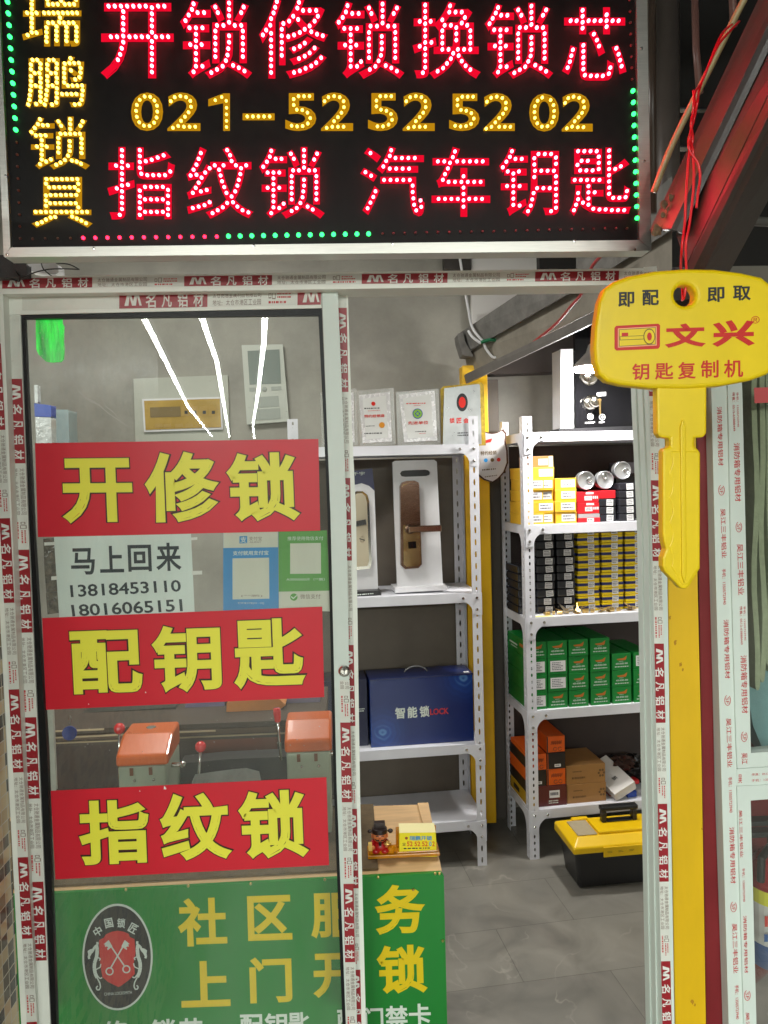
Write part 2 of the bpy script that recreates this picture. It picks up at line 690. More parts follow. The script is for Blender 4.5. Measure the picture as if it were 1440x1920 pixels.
def film(mb, a, b, w, phase=0.0, pitch=0.318, flip=False, second=False, lift=Vector((0, -0.0008, 0)), rot=1):
    """strip of printed film along a->b, width vector w (from the top edge to the bottom edge of the lettering)"""
    L = (b-a).length
    u = (b-a).normalized()
    W = w.length
    v = w.normalized()
    o = a+lift
    mb.quad(o, o+u*L, o+u*L+w, o+w, 0)
    n = Vector((0, -1, 0))
    red = pitch*0.492
    s = -phase
    k = 0

    def q(s0, s1, t0, t1, dz):
        s0, s1 = max(s0, 0), min(s1, L)
        z = n*dz
        return [o+u*s0+v*(W*t0)+z, o+u*s1+v*(W*t0)+z, o+u*s1+v*(W*t1)+z, o+u*s0+v*(W*t1)+z]

    while s < L:
        if s+red > 0.004:
            c = q(s, s+red, 0, 1, 0.0003)
            mb.quad(*c, m=1)
            # double-peaked mark
            for j in (0, 1):
                m0 = s+red*(0.06+0.085*j)
                if m0 > 0 and m0+red*0.12 < L:
                    for (d0, d1, d2, d3) in ((0.03, 0.06, 0.045, 0.0), (0.05, 0.075, 0.11, 0.085)):
                        za = n*0.0006
                        mb.add([o+u*(m0+red*d0)+v*(W*0.14)+za, o+u*(m0+red*d1)+v*(W*0.14)+za, o+u*(m0+red*d2)+v*(W*0.84)+za, o+u*(m0+red*d3)+v*(W*0.84)+za], [(0, 1, 2, 3)], 2)
            for i, ch in enumerate('名凡铝材'):
                s0 = s+red*(0.30+0.18*i)
                s1 = s0+red*0.115
                if s0 > 0 and s1 < L:
                    mb.text(ch, q(s0, s1, 0.06, 0.98, 0.0006), 2, 0.02, 0, n, 4)
        s2 = s+red
        for txt, f0, f1, t0, t1, mm in (('太仓驰通金属制品有限公司', 0.06, 0.62, 0.08, 0.46, 3), ('地址：太仓市港区工业园', 0.06, 0.62, 0.58, 0.92, 3)):
            s0, s1 = s2+red*f0, s2+red*f1
            for ci, ch in enumerate(txt):
                c0 = s0+(s1-s0)*ci/len(txt)
                c1 = c0+(s1-s0)/len(txt)*0.86
                if c0 > 0 and c1 < L:
                    mb.text(ch, q(c0, c1, t0 if ch != '：' else t0+0.1, t1, 0.0005) if ch != '：' else q(c0, c0+(c1-c0)*0.2, t0+0.15, t1, 0.0005), mm, 0, 0, n)
        s0, s1 = s2+red*0.70, s2+red*0.96
        if s0 > 0 and s1 < L:
            cutprint(mb, q(s0+red*0.1, s1, 0.15, 0.6, 0.0005), 2, 4, k)
            cutprint(mb, q(s0, s1, 0.66, 0.95, 0.0005), 1, 4, k+1)
            for (aa, bb, t0, t1) in ((0, 0.03, 0.2, 0.55), (0.04, 0.08, 0.12, 0.6)):
                e = q(s0+red*aa, s0+red*bb, t0, t1, 0.0005)
                f = q(s0+red*(aa+0.006), s0+red*(bb-0.006), t0+0.06, t1-0.06, 0.0007)
                mb.quad(*e, m=3)
                mb.quad(*f, m=0)
        s += pitch
        k += 1


FILMS = [M_FILM, M_FILMRED, M_WHITEPAPER, M_FILMTXT, M_FILMPINK]
fr = thing('door_frame', 'pale aluminium shop door frame still wrapped in red and white printed film', 'door frame', P(640, 1900, YF))
hd = MB()
hd.slab([(-60, 519.5), (1232, 502.5), (1232, 533), (-60, 552.5)], YF, 0.062)
head_o = hd.build('header', M_ALU_W, fr, bevel=0.002)
fm = MB()
film(fm, P(-2, 522.5, YF), P(1232, 507, YF), P(-2, 541.5, YF)-P(-2, 522.5, YF), phase=-0.006, pitch=0.3155)
fm.build('protective_film', FILMS, head_o)
# the film's peeled end flap
fp = MB()
fp.slab([(1207, 501), (1231, 499), (1232, 508), (1208, 510)], YF-0.002, 0.001)
fp.build('film_flap', M_FILM, head_o)
jl = MB()
jl.slab([(-31, 552), (5.5, 551), (39, 1400), (64, 1945), (41, 1945), (13, 1400)], YF+0.001, 0.07)
jl_o = jl.build('jamb', M_ALU_W, fr, bevel=0.0015)
fm = MB()
a, b = P(-24, 560, YF+0.001), P(55, 1945, YF+0.001)
film(fm, a+Vector((0.0195, 0, 0)), b+Vector((0.0195, 0, 0))-Vector((0.004, 0, 0)), Vector((-0.0185, 0, 0)), phase=-0.0786, pitch=0.308)
fm.build('protective_film', FILMS, jl_o)
jr = MB()
jr.slab([(1208, 533.5), (1240, 532.5), (1250, 1000), (1256, 1400), (1268.5, 2150), (1245.5, 2150), (1232, 1400), (1226, 1000), (1215, 745)], YF+0.001, 0.082)
jr_o = jr.build('jamb', M_ALU, fr, bevel=0.0015)
rg = MB()
for k, dy in enumerate((0.020, 0.052)):
    base = [P(1208.3, 540, YF+0.001), P(1215, 745, YF+0.001), P(1226, 1000, YF+0.001), P(1232, 1400, YF+0.001), P(1245.4, 2140, YF+0.001)]
    for i in range(4):
        p, q = base[i], base[i+1]
        o = Vector((-0.0028, dy, 0))
        rg.add([p+o, q+o, q+o+Vector((0, 0.011, 0)), p+o+Vector((0, 0.011, 0)), p+Vector((0.001, dy, 0)), q+Vector((0.001, dy, 0)), q+Vector((0.001, dy+0.011, 0)), p+Vector((0.001, dy+0.011, 0))],
               [(0, 1, 2, 3), (0, 4, 5, 1), (3, 2, 6, 7)], 0)
rg.build('track_ridge', M_ALU, jr_o)
fm = MB()
a, b = P(1216, 560, YF), P(1261, 1945, YF)
# lettering reads downwards, cut at both edges by the narrow profile
film(fm, P(1231, 560, YF+0.001), P(1259.5, 1945, YF+0.001), P(1218, 1000, YF)-P(1236, 1000, YF), phase=-0.028, pitch=0.306)
fm.build('protective_film', FILMS, jr_o)
# meeting strip behind the sliding door
ms = MB()
ms.slab([(628, 543), (652, 542.5), (660, 800), (667.5, 960), (675, 1480), (692, 2150), (672, 2150), (655, 1480), (646, 960)], 1.447, 0.04)
ms_o = ms.build('meeting_strip', M_ALU_W, fr, bevel=0.0015)
fm = MB()
film(fm, P(649.5, 552, 1.447), P(678, 1940, 1.447), P(634, 900, 1.447)-P(650, 900, 1.447), phase=-0.025, pitch=0.316)
fm.build('protective_film', FILMS, ms_o)

# ------------------------------------------------------------------ sliding glass door
YD = 1.425
dr = thing('sliding_door', 'sliding glass door with black gasket, film wrapped stiles and small lock', 'door', P(340, 1900, YD))
rl = MB()
rl.slab([(4, 552), (603, 541), (603, 577.5), (4, 590.5)], YD, 0.03)
rl_o = rl.build('top_rail', M_ALU_W, dr, bevel=0.0015)
fm = MB()
film(fm, P(42, 552, YD), P(602, 541.5, YD), P(42, 582.5, YD)-P(42, 552, YD), phase=-0.171, pitch=0.320)
fm.build('protective_film', FILMS, rl_o)
sl = MB()
sl.slab([(4.5, 590.7), (38, 590.5), (52, 960), (72, 1400), (95.5, 1945), (63, 1945), (39, 1400), (20, 960)], YD, 0.03)
sl_o = sl.build('stile', M_ALU_W, dr, bevel=0.0015)
fm = MB()
film(fm, P(36.5, 592, YD), P(88, 1800, YD), P(11, 592, YD)-P(36.5, 592, YD), phase=-0.1125, pitch=0.308)
fm.build('protective_film', FILMS, sl_o)
sr = MB()
sr.slab([(603.5, 540.5), (633, 540), (644, 800), (649.5, 960), (658, 1480), (670, 1945), (649.5, 1945), (631.5, 1480), (619.5, 960), (613, 800)], YD-0.004, 0.03)
sr_o = sr.build('stile', M_ALU, dr, bevel=0.0015)
fm = MB()
film(fm, P(655.5, 1275, YD-0.004), P(668.5, 1945, YD-0.004), P(637, 1355, YD-0.004)-P(656, 1355, YD-0.004), phase=0.228, pitch=0.308)
fm.build('protective_film', FILMS, sr_o)
gk = MB()
gk.slab([(38.2, 590.6), (603, 577.8), (603, 591), (45.5, 597.5)], YD+0.004, 0.012)
gk.slab([(38.2, 590.8), (45.5, 597.7), (63, 1000), (88, 1400), (107, 1945), (95.7, 1945), (72.2, 1400), (53, 960)], YD+0.004, 0.012)
gk.slab([(602.5, 578), (603.4, 578), (613, 800), (619.3, 960), (631.3, 1480), (649.3, 1945), (643, 1945), (626, 1480), (614, 960), (607, 800), (597, 592)], YD+0.001, 0.012)
gk.build('gasket', M_RUBBER, dr)
gl = MB()
gl.slab([(44, 595), (604, 589), (650, 1945), (104, 1945)], YG, 0.0001)
gl.f = gl.f[:1]
gl.m = gl.m[:1]
gl.v = gl.v[:4]
gl.build('glass', glassmat('dusty_glass', (0.94, 0.97, 0.95), 0.065), dr)
# smears on the glass
sm = MB()
rnd = random.Random(3)
for seg in ([(146, 732), (160, 746), (175, 752), (195, 768), (215, 783), (235, 796), (248, 804)], [(152, 735), (168, 752), (188, 760), (206, 779)], [(190, 745), (198, 762), (212, 772), (226, 788)]):
    for i in range(len(seg)-1):
        (x0, y0), (x1, y1) = seg[i], seg[i+1]
        wv = rnd.uniform(0.5, 1.3)
        sm.quad(P(x0, y0-wv, YG-0.0006), P(x1, y1-wv, YG-0.0006), P(x1, y1+wv, YG-0.0006), P(x0, y0+wv, YG-0.0006))
for i in range(140):
    x, y = rnd.uniform(60, 600), rnd.choice([rnd.uniform(600, 820), rnd.uniform(600, 640), rnd.uniform(1340, 1450)])
    wv = rnd.uniform(0.3, 1.2)
    sm.quad(P(x-wv, y-wv*0.6, YG-0.0006), P(x+wv, y-wv*0.7, YG-0.0006), P(x+wv*1.3, y+wv*0.5, YG-0.0006), P(x-wv*0.7, y+wv*0.6, YG-0.0006))
ms_ = bpy.data.materials.new('smear')
ms_.use_nodes = True
b_ = ms_.node_tree.nodes['Principled BSDF']
b_.inputs['Base Color'].default_value = (0.8, 0.78, 0.7, 1)
b_.inputs['Alpha'].default_value = 0.4
sm.build('smear', ms_, dr)
# lock cylinder
lk = MB()
c = P(645.5, 1257.5, YD-0.006)
lk.lathe([(0.0108, 0.0), (0.0108, 0.004), (0.0095, 0.006), (0.0075, 0.007), (0.0073, 0.0055), (0.006, 0.006), (0.0058, 0.008), (0.0, 0.0085)], c, (0, -1, 0), 24)
lk.box(c+Vector((-0.0006, -0.0095, -0.004)), c+Vector((0.0006, -0.0084, 0.004)), 1)
lk.build('lock_cylinder', [M_CHROME, M_BLACK], dr, smooth=False)

# ------------------------------------------------------------------ things stuck on the glass
YS = 1.4355


def sticker(chars, quadpx, boxes, label):
    t = thing('red_sticker', label, 'sticker', P(*quadpx[3], YS))
    b = MB()
    b.slab(quadpx, YS, 0.0008)
    b.build('backing', M_RED, t)
    x = MB()
    for ch, bx in zip(chars, boxes):
        q = [P(px, py, YS) for px, py in bx]
        cx = sum((p for p in q), Vector())/4
        q2 = [cx+(p-cx)*1.028 for p in q]
        x.text(ch, q2, 1, 0.052, 0.0003, Vector((0, -1, 0)), 12)
        x.text(ch, q, 0, 0.031, 0.0011, Vector((0, -1, 0)), 10)
    x.build('lettering', [M_YEL, M_OUTL], t)


def bq(x0, y0, x1, y1, sl, tl=0.04):
    h = (x1-x0)*sl
    w = (y1-y0)*tl
    return [(x0, y0), (x1, y0+h), (x1+w, y1+h), (x0+w, y1)]


sticker('开修锁', [(65.5, 831), (597, 823), (600.5, 995), (71, 1007)], [bq(116, 860, 246, 980, -0.01), bq(270, 849, 405, 980, -0.02), bq(424, 850, 556, 977, -0.02)],
        'red sticker with yellow outlined characters 开修锁, uppermost on the door glass')
sticker('配钥匙', [(79, 1159), (604, 1137.5), (608, 1307), (86.5, 1331)], [bq(130, 1184, 263, 1302, -0.035, 0.05), bq(284, 1175, 412, 1298, -0.035), bq(436, 1162, 566, 1290, -0.035)],
        'red sticker with yellow outlined characters 配钥匙, middle of the door glass')
sticker('指纹锁', [(95, 1483), (612, 1457.5), (617, 1622), (104, 1649)], [bq(147, 1502, 277, 1622, -0.04, 0.04), bq(299, 1490, 428, 1614, -0.04), bq(446, 1484, 573, 1610, -0.04)],
        'red sticker with yellow outlined characters 指纹锁, lowest on the door glass')

for (x, y, r_, par) in ((309, 1477, 3.2, 'red_sticker.002'), (262, 1483, 1.3, 'red_sticker.002'), (168, 1616, 1.2, 'red_sticker.002'), (273, 1298, 1.4, 'red_sticker.001'), (166, 1320, 1.2, 'red_sticker.001'), (383, 862, 1.0, 'red_sticker')):
    b = MB()
    b.add([P(x+r_*kx, y+r_*ky, YS-0.0004) for kx, ky in ((-0.7, 0.9), (-0.3, -1.2), (0.2, -0.6), (0.9, 0.3), (0.8, 1.0))], [(0, 1, 2, 3, 4)])
    b.build('scuff', M_WHITEPAPER, bpy.data.objects[par])
YN = 1.4395
t = thing('paper_notice', 'white paper notice with phone numbers taped inside the door glass', 'notice', P(110, 1158, YN))
b = MB()
b.slab([(101, 1007), (358, 1001), (365, 1150), (111, 1158)], YN, 0.0006)
b.build('sheet', mat('notice_paper', lin(226, 236, 232), 0.6, 0, 0.04, 5), t)
b = MB()
for (x0, y0, x1, y1) in ((83, 1017, 103, 1023), (358, 1008, 370, 1013), (96, 1081, 107, 1088), (360, 1071, 379, 1078)):
    b.slab([(x0, y0), (x1, y0-1), (x1, y1-1), (x0, y1)], YN-0.0002, 0.0001)
b.build('tape', M_WHITEPAPER, t)
b = MB()
INK2 = mat('notice_ink', lin(38, 50, 60), 0.6)
for ch, bx in zip('马上回来', (bq(132, 1028, 177, 1078, -0.02), bq(186, 1024, 231, 1074, -0.02), bq(239, 1022, 283, 1072, -0.02), bq(292, 1018, 338, 1071, -0.02))):
    b.text(ch, [P(x, y, YN) for x, y in bx], 0, 0.022, 0.0003, Vector((0, -1, 0)), 8)
b.text('13818453110', [P(x, y, YN) for x, y in [(131, 1097), (338, 1087), (340, 1109), (133, 1120)]], 0, 0.018, 0.0003, Vector((0, -1, 0)), 6)
b.text('18016065151', [P(x, y, YN) for x, y in [(133, 1134), (341, 1123), (343, 1146), (136, 1156)]], 0, 0.018, 0.0003, Vector((0, -1, 0)), 6)
b.build('lettering', INK2, t)

M_BLUE = mat('blue_print', lin(40, 140, 205), 0.4, 0, 0.12, 12)
M_GREENP = mat('green_print', lin(88, 162, 66), 0.4, 0, 0.12, 12)
M_GREYPAPER = mat('warm_paper', lin(212, 212, 198), 0.5)
t = thing('payment_notice', 'blue payment notice with white header on the door glass', 'notice', P(417, 1146, YN))
b = MB()
b.slab([(418.5, 998), (521.5, 996), (522.5, 1141), (418.5, 1146)], YN, 0.0005, 0)
b.slab([(418.8, 998.3), (521, 996.3), (521.2, 1026), (418.8, 1027.5)], YN-0.0004, 0.0003, 1)
b.slab([(436, 1047), (504.5, 1045.5), (505, 1122.5), (436, 1124)], YN-0.0004, 0.0003, 1)
b.build('sheet', [M_BLUE, M_GREYPAPER], t)
b = MB()
b.slab([(449, 1005.5), (463.5, 1005), (463.5, 1018.5), (449, 1019)], YN-0.0006, 0.0001, 1)
b.ptext('支', 450.5, 1006.5, 462, 1017.5, YN-0.0008, 0, 0.02)
b.ptext('支付宝', 467, 1006, 491, 1013.5, YN-0.0006, 2)
b.ptext('ALIPAY', 468, 1015, 490, 1018, YN-0.0006, 2)
b.ptext('支付就用支付宝', 436.5, 1033, 503.5, 1041.5, YN-0.0004, 0, 0.02, slope=-0.015)
b.ptext('(**鹏)', 452, 1115, 492, 1119.5, YN-0.0008, 2)
b.ptext('打开支付宝[扫一扫]', 446, 1129, 495, 1133, YN-0.0004, 0)
b.build('lettering', [M_WHITEPRINT, M_BLUE, M_FILMTXT], t)
t = thing('payment_notice', 'green payment notice with white footer beside the blue one', 'notice', P(522, 1150, YN))
b = MB()
b.slab([(522.5, 996.5), (613, 994.5), (619.5, 1146), (523, 1143)], YN+0.0006, 0.0005, 0)
b.slab([(523, 1109.5), (618, 1107.5), (619.5, 1146.5), (523, 1143)], YN+0.0002, 0.0003, 1)
b.slab([(544, 1019), (601.5, 1018), (602, 1075.5), (544, 1076)], YN+0.0002, 0.0003, 1)
b.build('sheet', [M_GREENP, M_GREYPAPER], t)
b = MB()
b.ptext('推荐使用微信支付', 539, 1006, 606, 1013.5, YN, 0, slope=-0.01)
b.ptext('A0000000开（**鹏）', 537, 1083.5, 609, 1089, YN, 0)
b.ptext('微信支付', 563, 1114, 601, 1123, YN-0.0004, 1, slope=-0.01)
b.lathe([(0.0069, 0), (0.0069, 0.0003), (0, 0.0003)], P(551, 1119.5, YN-0.0001), (0, -1, 0), 20, 2)
b.slab([(545, 1119), (547, 1118), (550, 1121), (556, 1115.5), (557, 1117), (550, 1123.5)], YN-0.0010, 0.0001, 0)
b.build('lettering', [M_WHITEPRINT, M_FILMTXT, M_GREENP], t)

# added plastic sheet with painted glow, standing in for a green reflection
gm = mat('green_glow_plastic', (0.01, 0.62, 0.05), 0.2, 0, 0.35, 22, bump=0.6, bscale=25, stretch=(3, 1, 0.6))
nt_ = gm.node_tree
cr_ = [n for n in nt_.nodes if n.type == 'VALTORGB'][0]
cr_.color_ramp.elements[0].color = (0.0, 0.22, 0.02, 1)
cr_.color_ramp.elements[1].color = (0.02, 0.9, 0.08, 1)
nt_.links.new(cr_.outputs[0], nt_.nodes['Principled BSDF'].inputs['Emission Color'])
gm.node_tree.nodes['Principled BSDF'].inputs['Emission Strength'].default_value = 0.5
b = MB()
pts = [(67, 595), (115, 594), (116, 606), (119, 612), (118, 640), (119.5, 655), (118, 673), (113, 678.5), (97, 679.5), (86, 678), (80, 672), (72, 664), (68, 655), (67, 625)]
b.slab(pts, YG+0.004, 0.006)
o = b.build('green_glow_sheet', gm, None, bevel=0.0015)
tag(o, 'bright green plastic sheet with painted glow at the top corner of the door glass', 'lamp')

# ------------------------------------------------------------------ LED sign
YP = 1.290      # face of the black panel
sg = thing('led_sign', 'black LED shop sign with red and amber Chinese characters in an aluminium frame', 'sign', P(620, 482, YP))
b = MB()
b.slab([(-12, -140), (1195, -150), (1200, 455), (14, 470)], YP, 0.02)
mp_ = mat('black_acrylic', (0.0065, 0.0055, 0.0055), 0.4, 0, 0.3, 50, spec=0.16)
b.build('panel', mp_, sg)
YFR = YP-0.007
b = MB()
b.slab([(7.5, 482), (20, 464), (1198.5, 450), (1221, 468), (1219, 470)], YFR, 0.036)
b.slab([(7, 481.5), (-20, -150), (-9, -150), (19.6, 463.6)], YFR, 0.036)
b.slab([(1199, 449.6), (1191, -160), (1210.5, -160), (1221.5, 467.6)], YFR, 0.036)
b.build('frame', M_SIGNALU, sg, bevel=0.0012)
b = MB()
for (x, y) in ((176, 466), (476, 461), (736, 457), (1077, 452), (11, 330), (1203, 91), (1208, 302), (1190, 468), (14, 478)):
    b.lathe([(0.0026, 0), (0.0022, 0.0012), (0.0, 0.0014)], P(x, y, YFR), (0, -1, 0), 10)
b.build('screw', M_STEEL, sg)

M_REDSTROKE = emat('led_red_strip', (1.0, 0.004, 0.03), 0.72)
M_REDDOT = emat('led_red_dot', (1.0, 0.03, 0.052), 52.0)
M_AMBER = emat('led_amber_strip', (0.62, 0.29, 0.006), 0.66)
M_AMBERDOT = emat('led_amber_dot', (1.0, 0.6, 0.07), 7.0)
M_GREENDOT = emat('led_green_dot', (0.03, 1.0, 0.14), 4.0)
M_OFFDOT = mat('led_off', (0.10, 0.03, 0.03), 0.3)
M_REDSMALL = emat('led_red_small', (1.0, 0.012, 0.04), 8.0)


def thin(img):
    """Zhang-Suen thinning"""
    a = img.astype(np.uint8).copy()
    while True:
        ch = False
        for st in (0, 1):
            p = np.pad(a, 1)
            P2, P3, P4, P5, P6, P7, P8, P9 = p[:-2, 1:-1], p[:-2, 2:], p[1:-1, 2:], p[2:, 2:], p[2:, 1:-1], p[2:, :-2], p[1:-1, :-2], p[:-2, :-2]
            nb = [P2, P3, P4, P5, P6, P7, P8, P9]
            B = sum(x.astype(int) for x in nb)
            A = sum(((nb[i] == 0) & (nb[(i+1) % 8] == 1)).astype(int) for i in range(8))
            if st == 0:
                c = (P2*P4*P6 == 0) & (P4*P6*P8 == 0)
            else:
                c = (P2*P4*P8 == 0) & (P2*P6*P8 == 0)
            k = (a == 1) & (B >= 2) & (B <= 6) & (A == 1) & c
            if k.any():
                a[k] = 0
                ch = True
        if not ch:
            return a


_SK = {}


def led_points(ch, asp, spacing, R=96):
    """centre-line lamp positions of a character in 0..1 box; spacing in box heights"""
    key = (ch, round(asp, 2), round(spacing, 3))
    if key in _SK:
        return _SK[key]
    v, f = glyph(ch)
    lo, hi = v.min(0), v.max(0)
    uv = (v-lo)/(hi-lo)
    W, H = max(8, int(R*asp)), R
    img = np.zeros((H, W), bool)
    yy, xx = np.mgrid[0:H, 0:W]
    px = (xx+0.5)/W
    py = 1-(yy+0.5)/H
    for fa in f:
        for i in range(1, len(fa)-1):
            a, b, c = uv[fa[0]], uv[fa[i]], uv[fa[i+1]]
            x0, x1 = max(0, int(min(a[0], b[0], c[0])*W)-1), min(W, int(max(a[0], b[0], c[0])*W)+2)
            y0, y1 = max(0, int((1-max(a[1], b[1], c[1]))*H)-1), min(H, int((1-min(a[1], b[1], c[1]))*H)+2)
            X, Y = px[y0:y1, x0:x1], py[y0:y1, x0:x1]

            def e(p, q):
                return (q[0]-p[0])*(Y-p[1])-(q[1]-p[1])*(X-p[0])
            e0, e1, e2 = e(a, b), e(b, c), e(c, a)
            img[y0:y1, x0:x1] |= ((e0 >= -1e-9) & (e1 >= -1e-9) & (e2 >= -1e-9)) | ((e0 <= 1e-9) & (e1 <= 1e-9) & (e2 <= 1e-9))
    sk = thin(img)
    pts = set(zip(*np.nonzero(sk)))

    def nbs(p):
        return [(p[0]+dy, p[1]+dx) for dy in (-1, 0, 1) for dx in (-1, 0, 1) if (dx or dy) and (p[0]+dy, p[1]+dx) in pts]
    S = spacing*H
    out = []
    seen = set()
    order = sorted(pts, key=lambda p: (0 if len(nbs(p)) == 1 else 1, p[0], p[1]))

    def try_put(p):
        for q in out:
            if (q[0]-p[0])**2+(q[1]-p[1])**2 < (S*0.93)**2:
                return
        out.append(p)
    for st in order:
        if st in seen:
            continue
        stack = [st]
        while stack:
            p = stack.pop()
            if p in seen:
                continue
            seen.add(p)
            try_put(p)
            stack.extend(q for q in sorted(nbs(p), key=lambda q: -abs(q[0]-p[0])-abs(q[1]-p[1])) if q not in seen)
    res = [((q[1]+0.5)/W, (q[0]+0.5)/H) for q in out]
    _SK[key] = res
    return res


def dome(mb, c, r, m):
    mb.lathe([(r*0.75, 0), (r, r*0.7), (r*0.85, r*1.5), (r*0.35, r*1.9)], c, (0, -1, 0), 7, m)


def led_one(ms_, md):
    mb = MB()
    mb.slab([(419, 175), (431, 175), (431, 245), (418.5, 245), (418.5, 193), (390.5, 199), (390.5, 186)], YP-0.0009, 0.0008)
    for x, y in ((404, 189), (416, 183), (424.5, 190), (425, 203), (425, 215.5), (425, 227.5), (425, 239)):
        dome(mb, P(x, y, YP-0.0015), 2.4/FPX*YP, 1)
    mb.build('led_character', [ms_, md], sg)


def led_char(ch, x0, y0, x1, y1, ms_, md, spx, rpx, bold=0.022, name='led_character'):
    t = (y1-y0)*0.0
    q = [P(x0, y0, YP), P(x1, y0, YP), P(x1, y1, YP), P(x0, y1, YP)]
    mb = MB()
    mb.text(ch, q, 0, bold, 0.0008, Vector((0, -1, 0)), 8)
    v, f = glyph(ch)
    g = (v.max(0)-v.min(0))
    bw, bh = bold/(g[0]+2*bold), bold/(g[1]+2*bold)
    asp = (x1-x0)/(y1-y0)
    for (u, w_) in led_points(ch, asp, spx/(y1-y0)):
        u = bw+u*(1-2*bw)
        w_ = bh+w_*(1-2*bh)
        dome(mb, P(x0+(x1-x0)*u, y0+(y1-y0)*w_, YP-0.0015), rpx/FPX*YP, 1)
    return mb.build(name, [ms_, md], sg)


for ch, b4 in (('开', (190, 6, 326, 148)), ('锁', (338, 0, 472, 148)), ('修', (486, -3, 614, 148)), ('锁', (628, 2, 757, 148)),
               ('换', (774, 4, 900, 148)), ('锁', (909, 6, 1036, 148)), ('芯', (1054, 14, 1174, 152)),
               ('指', (202, 276, 328, 412)), ('纹', (350, 276, 474, 410)), ('锁', (486, 276, 608, 410)),
               ('汽', (676, 275, 796, 406)), ('车', (809, 276, 919, 407)), ('钥', (936, 277, 1048, 406)), ('匙', (1068, 277, 1182, 404))):
    led_char(ch, *b4, M_REDSTROKE, M_REDDOT, 12.0, 3.2, 0.014)
for ch, b4 in (('瑞', (42, -20, 153, 88)), ('鹏', (48, 106, 162, 203)), ('锁', (54, 219, 168, 318)), ('具', (61, 332, 173, 427))):
    led_char(ch, *b4, M_AMBER, M_AMBERDOT, 9.6, 3.0, 0.014)
for ch, b4 in (('0', (246, 174, 306, 246)), ('2', (314, 174, 376, 246)), ('–', (455, 213, 515, 226)),
               ('5', (535, 175, 593, 246)), ('2', (602, 174, 662, 246)), ('5', (690, 175, 746, 246)), ('2', (755, 174, 815, 246)),
               ('5', (842, 176, 899, 246)), ('2', (906, 175, 965, 246)), ('0', (992, 176, 1048, 247)), ('2', (1053, 175, 1111, 247))):
    led_char(ch, *b4, M_AMBER, M_AMBERDOT, 12.5, 2.7, 0.03)
led_one(M_AMBER, M_AMBERDOT)
lr = MB()


def led_row(p0, p1, n, m, r):
    for i in range(n):
        f_ = i/(n-1)
        dome(lr, P(p0[0]+(p1[0]-p0[0])*f_, p0[1]+(p1[1]-p0[1])*f_, YP), r/FPX*YP, m)


led_row((13, -38), (31, 245), 14, 0, 4.2)
led_row((32, 268), (39, 448), 9, 2, 2.5)
led_row((62, 448.5), (133, 447.5), 4, 2, 2.5)
led_row((157, 447), (407, 444.5), 12, 1, 3.3)
led_row((429, 444), (691, 439.5), 13, 0, 4.4)
led_row((717, 439), (1175, 429), 23, 2, 2.5)
led_row((1179, -20), (1184.5, 150), 9, 2, 2.5)
led_row((1185.5, 172), (1193, 410), 12, 0, 4.2)
lr.build('border_lamps', [M_GREENDOT, M_REDSMALL, M_OFFDOT], sg)

# ------------------------------------------------------------------ hanging key sign
YK = 1.03
ks = thing('key_sign', 'big yellow plastic key shaped sign with red and black characters on a red cord', 'sign', P(1285, 1104, YK))
half_l = [(1287, 503), (1230, 507), (1180, 516.5), (1152, 527), (1134, 540), (1124, 565), (1117, 610), (1114.5, 650), (1117, 680), (1124, 702), (1139, 715), (1167, 722), (1222, 728), (1287, 729)]
half_r = [(1287, 729), (1350, 724), (1410, 713), (1440, 702), (1455, 686), (1462, 650), (1463, 610), (1458, 560), (1450, 536), (1430, 519), (1390, 510), (1340, 504), (1287, 503)]
hc, hr = (1285.5, 553), 20
hole_l = [(hc[0]+hr*math.sin(-a), hc[1]+hr*math.cos(a)) for a in np.linspace(0, math.pi, 11)]      # bottom -> left -> top
hole_r = [(hc[0]+hr*math.sin(a), hc[1]-hr*math.cos(a)) for a in np.linspace(0, math.pi, 11)]       # top -> right -> bottom


def wrap_slab(mb, outer, holes, Y, d):
    """two half outlines that share a hole: faces front and back, plus walls"""
    for o_, h_ in zip(outer, holes):
        f_ = [P(x, y, Y) for x, y in o_+h_]
        n = len(f_)
        bk = [p+Vector((0, d, 0)) for p in f_]
        mb.add(f_, [tuple(range(n))])
        mb.add(bk, [tuple(range(n-1, -1, -1))])
        for seq in (o_, h_):
            for i in range(len(seq)-1):
                p, q = P(*seq[i], Y), P(*seq[i+1], Y)
                e = Vector((0, d, 0))
                mb.quad(p, p+e, q+e, q)


b = MB()
wrap_slab(b, [half_l, half_r], [hole_l, hole_r], YK, 0.024)
import bmesh


def weld(o, dist=0.0002):
    bm = bmesh.new()
    bm.from_mesh(o.data)
    bmesh.ops.remove_doubles(bm, verts=bm.verts, dist=dist)
    bmesh.ops.recalc_face_normals(bm, faces=bm.faces)
    bm.to_mesh(o.data)
    bm.free()
    return o


weld(b.build('head', M_KEYYEL, ks, bevel=0.006, seg=3))
b = MB()
b.slab([(1232, 724), (1326, 724), (1325.5, 812), (1320, 820), (1303, 821), (1302, 836), (1308, 841), (1314, 848), (1313.5, 1066), (1292, 1101), (1287, 1104.5), (1278, 1104.5), (1247, 1072), (1243, 1062), (1243, 1046),
        (1249, 1030), (1245, 1015), (1243, 1000), (1243, 846), (1246, 841), (1257, 837), (1257, 822), (1240, 820), (1233, 813)], YK+0.004, 0.018)
weld(b.build('blade', M_KEYYEL, ks, bevel=0.003))
b = MB()
wave = []
for i in range(36):
    y = 846+i*6.2
    wave.append((1254+7*abs(math.sin(i*0.42+0.4))**0.8, y))
b.slab([(1312, 846)]+[(1312, 1060), (1291, 1095)]+[(1280, 1098), (1262, 1068)]+wave[::-1], YK+0.003, 0.004)
b.slab([(1276, 800), (1281, 786), (1286, 800), (1288, 1075), (1284, 1095), (1279, 1080)], YK+0.0005, 0.004)
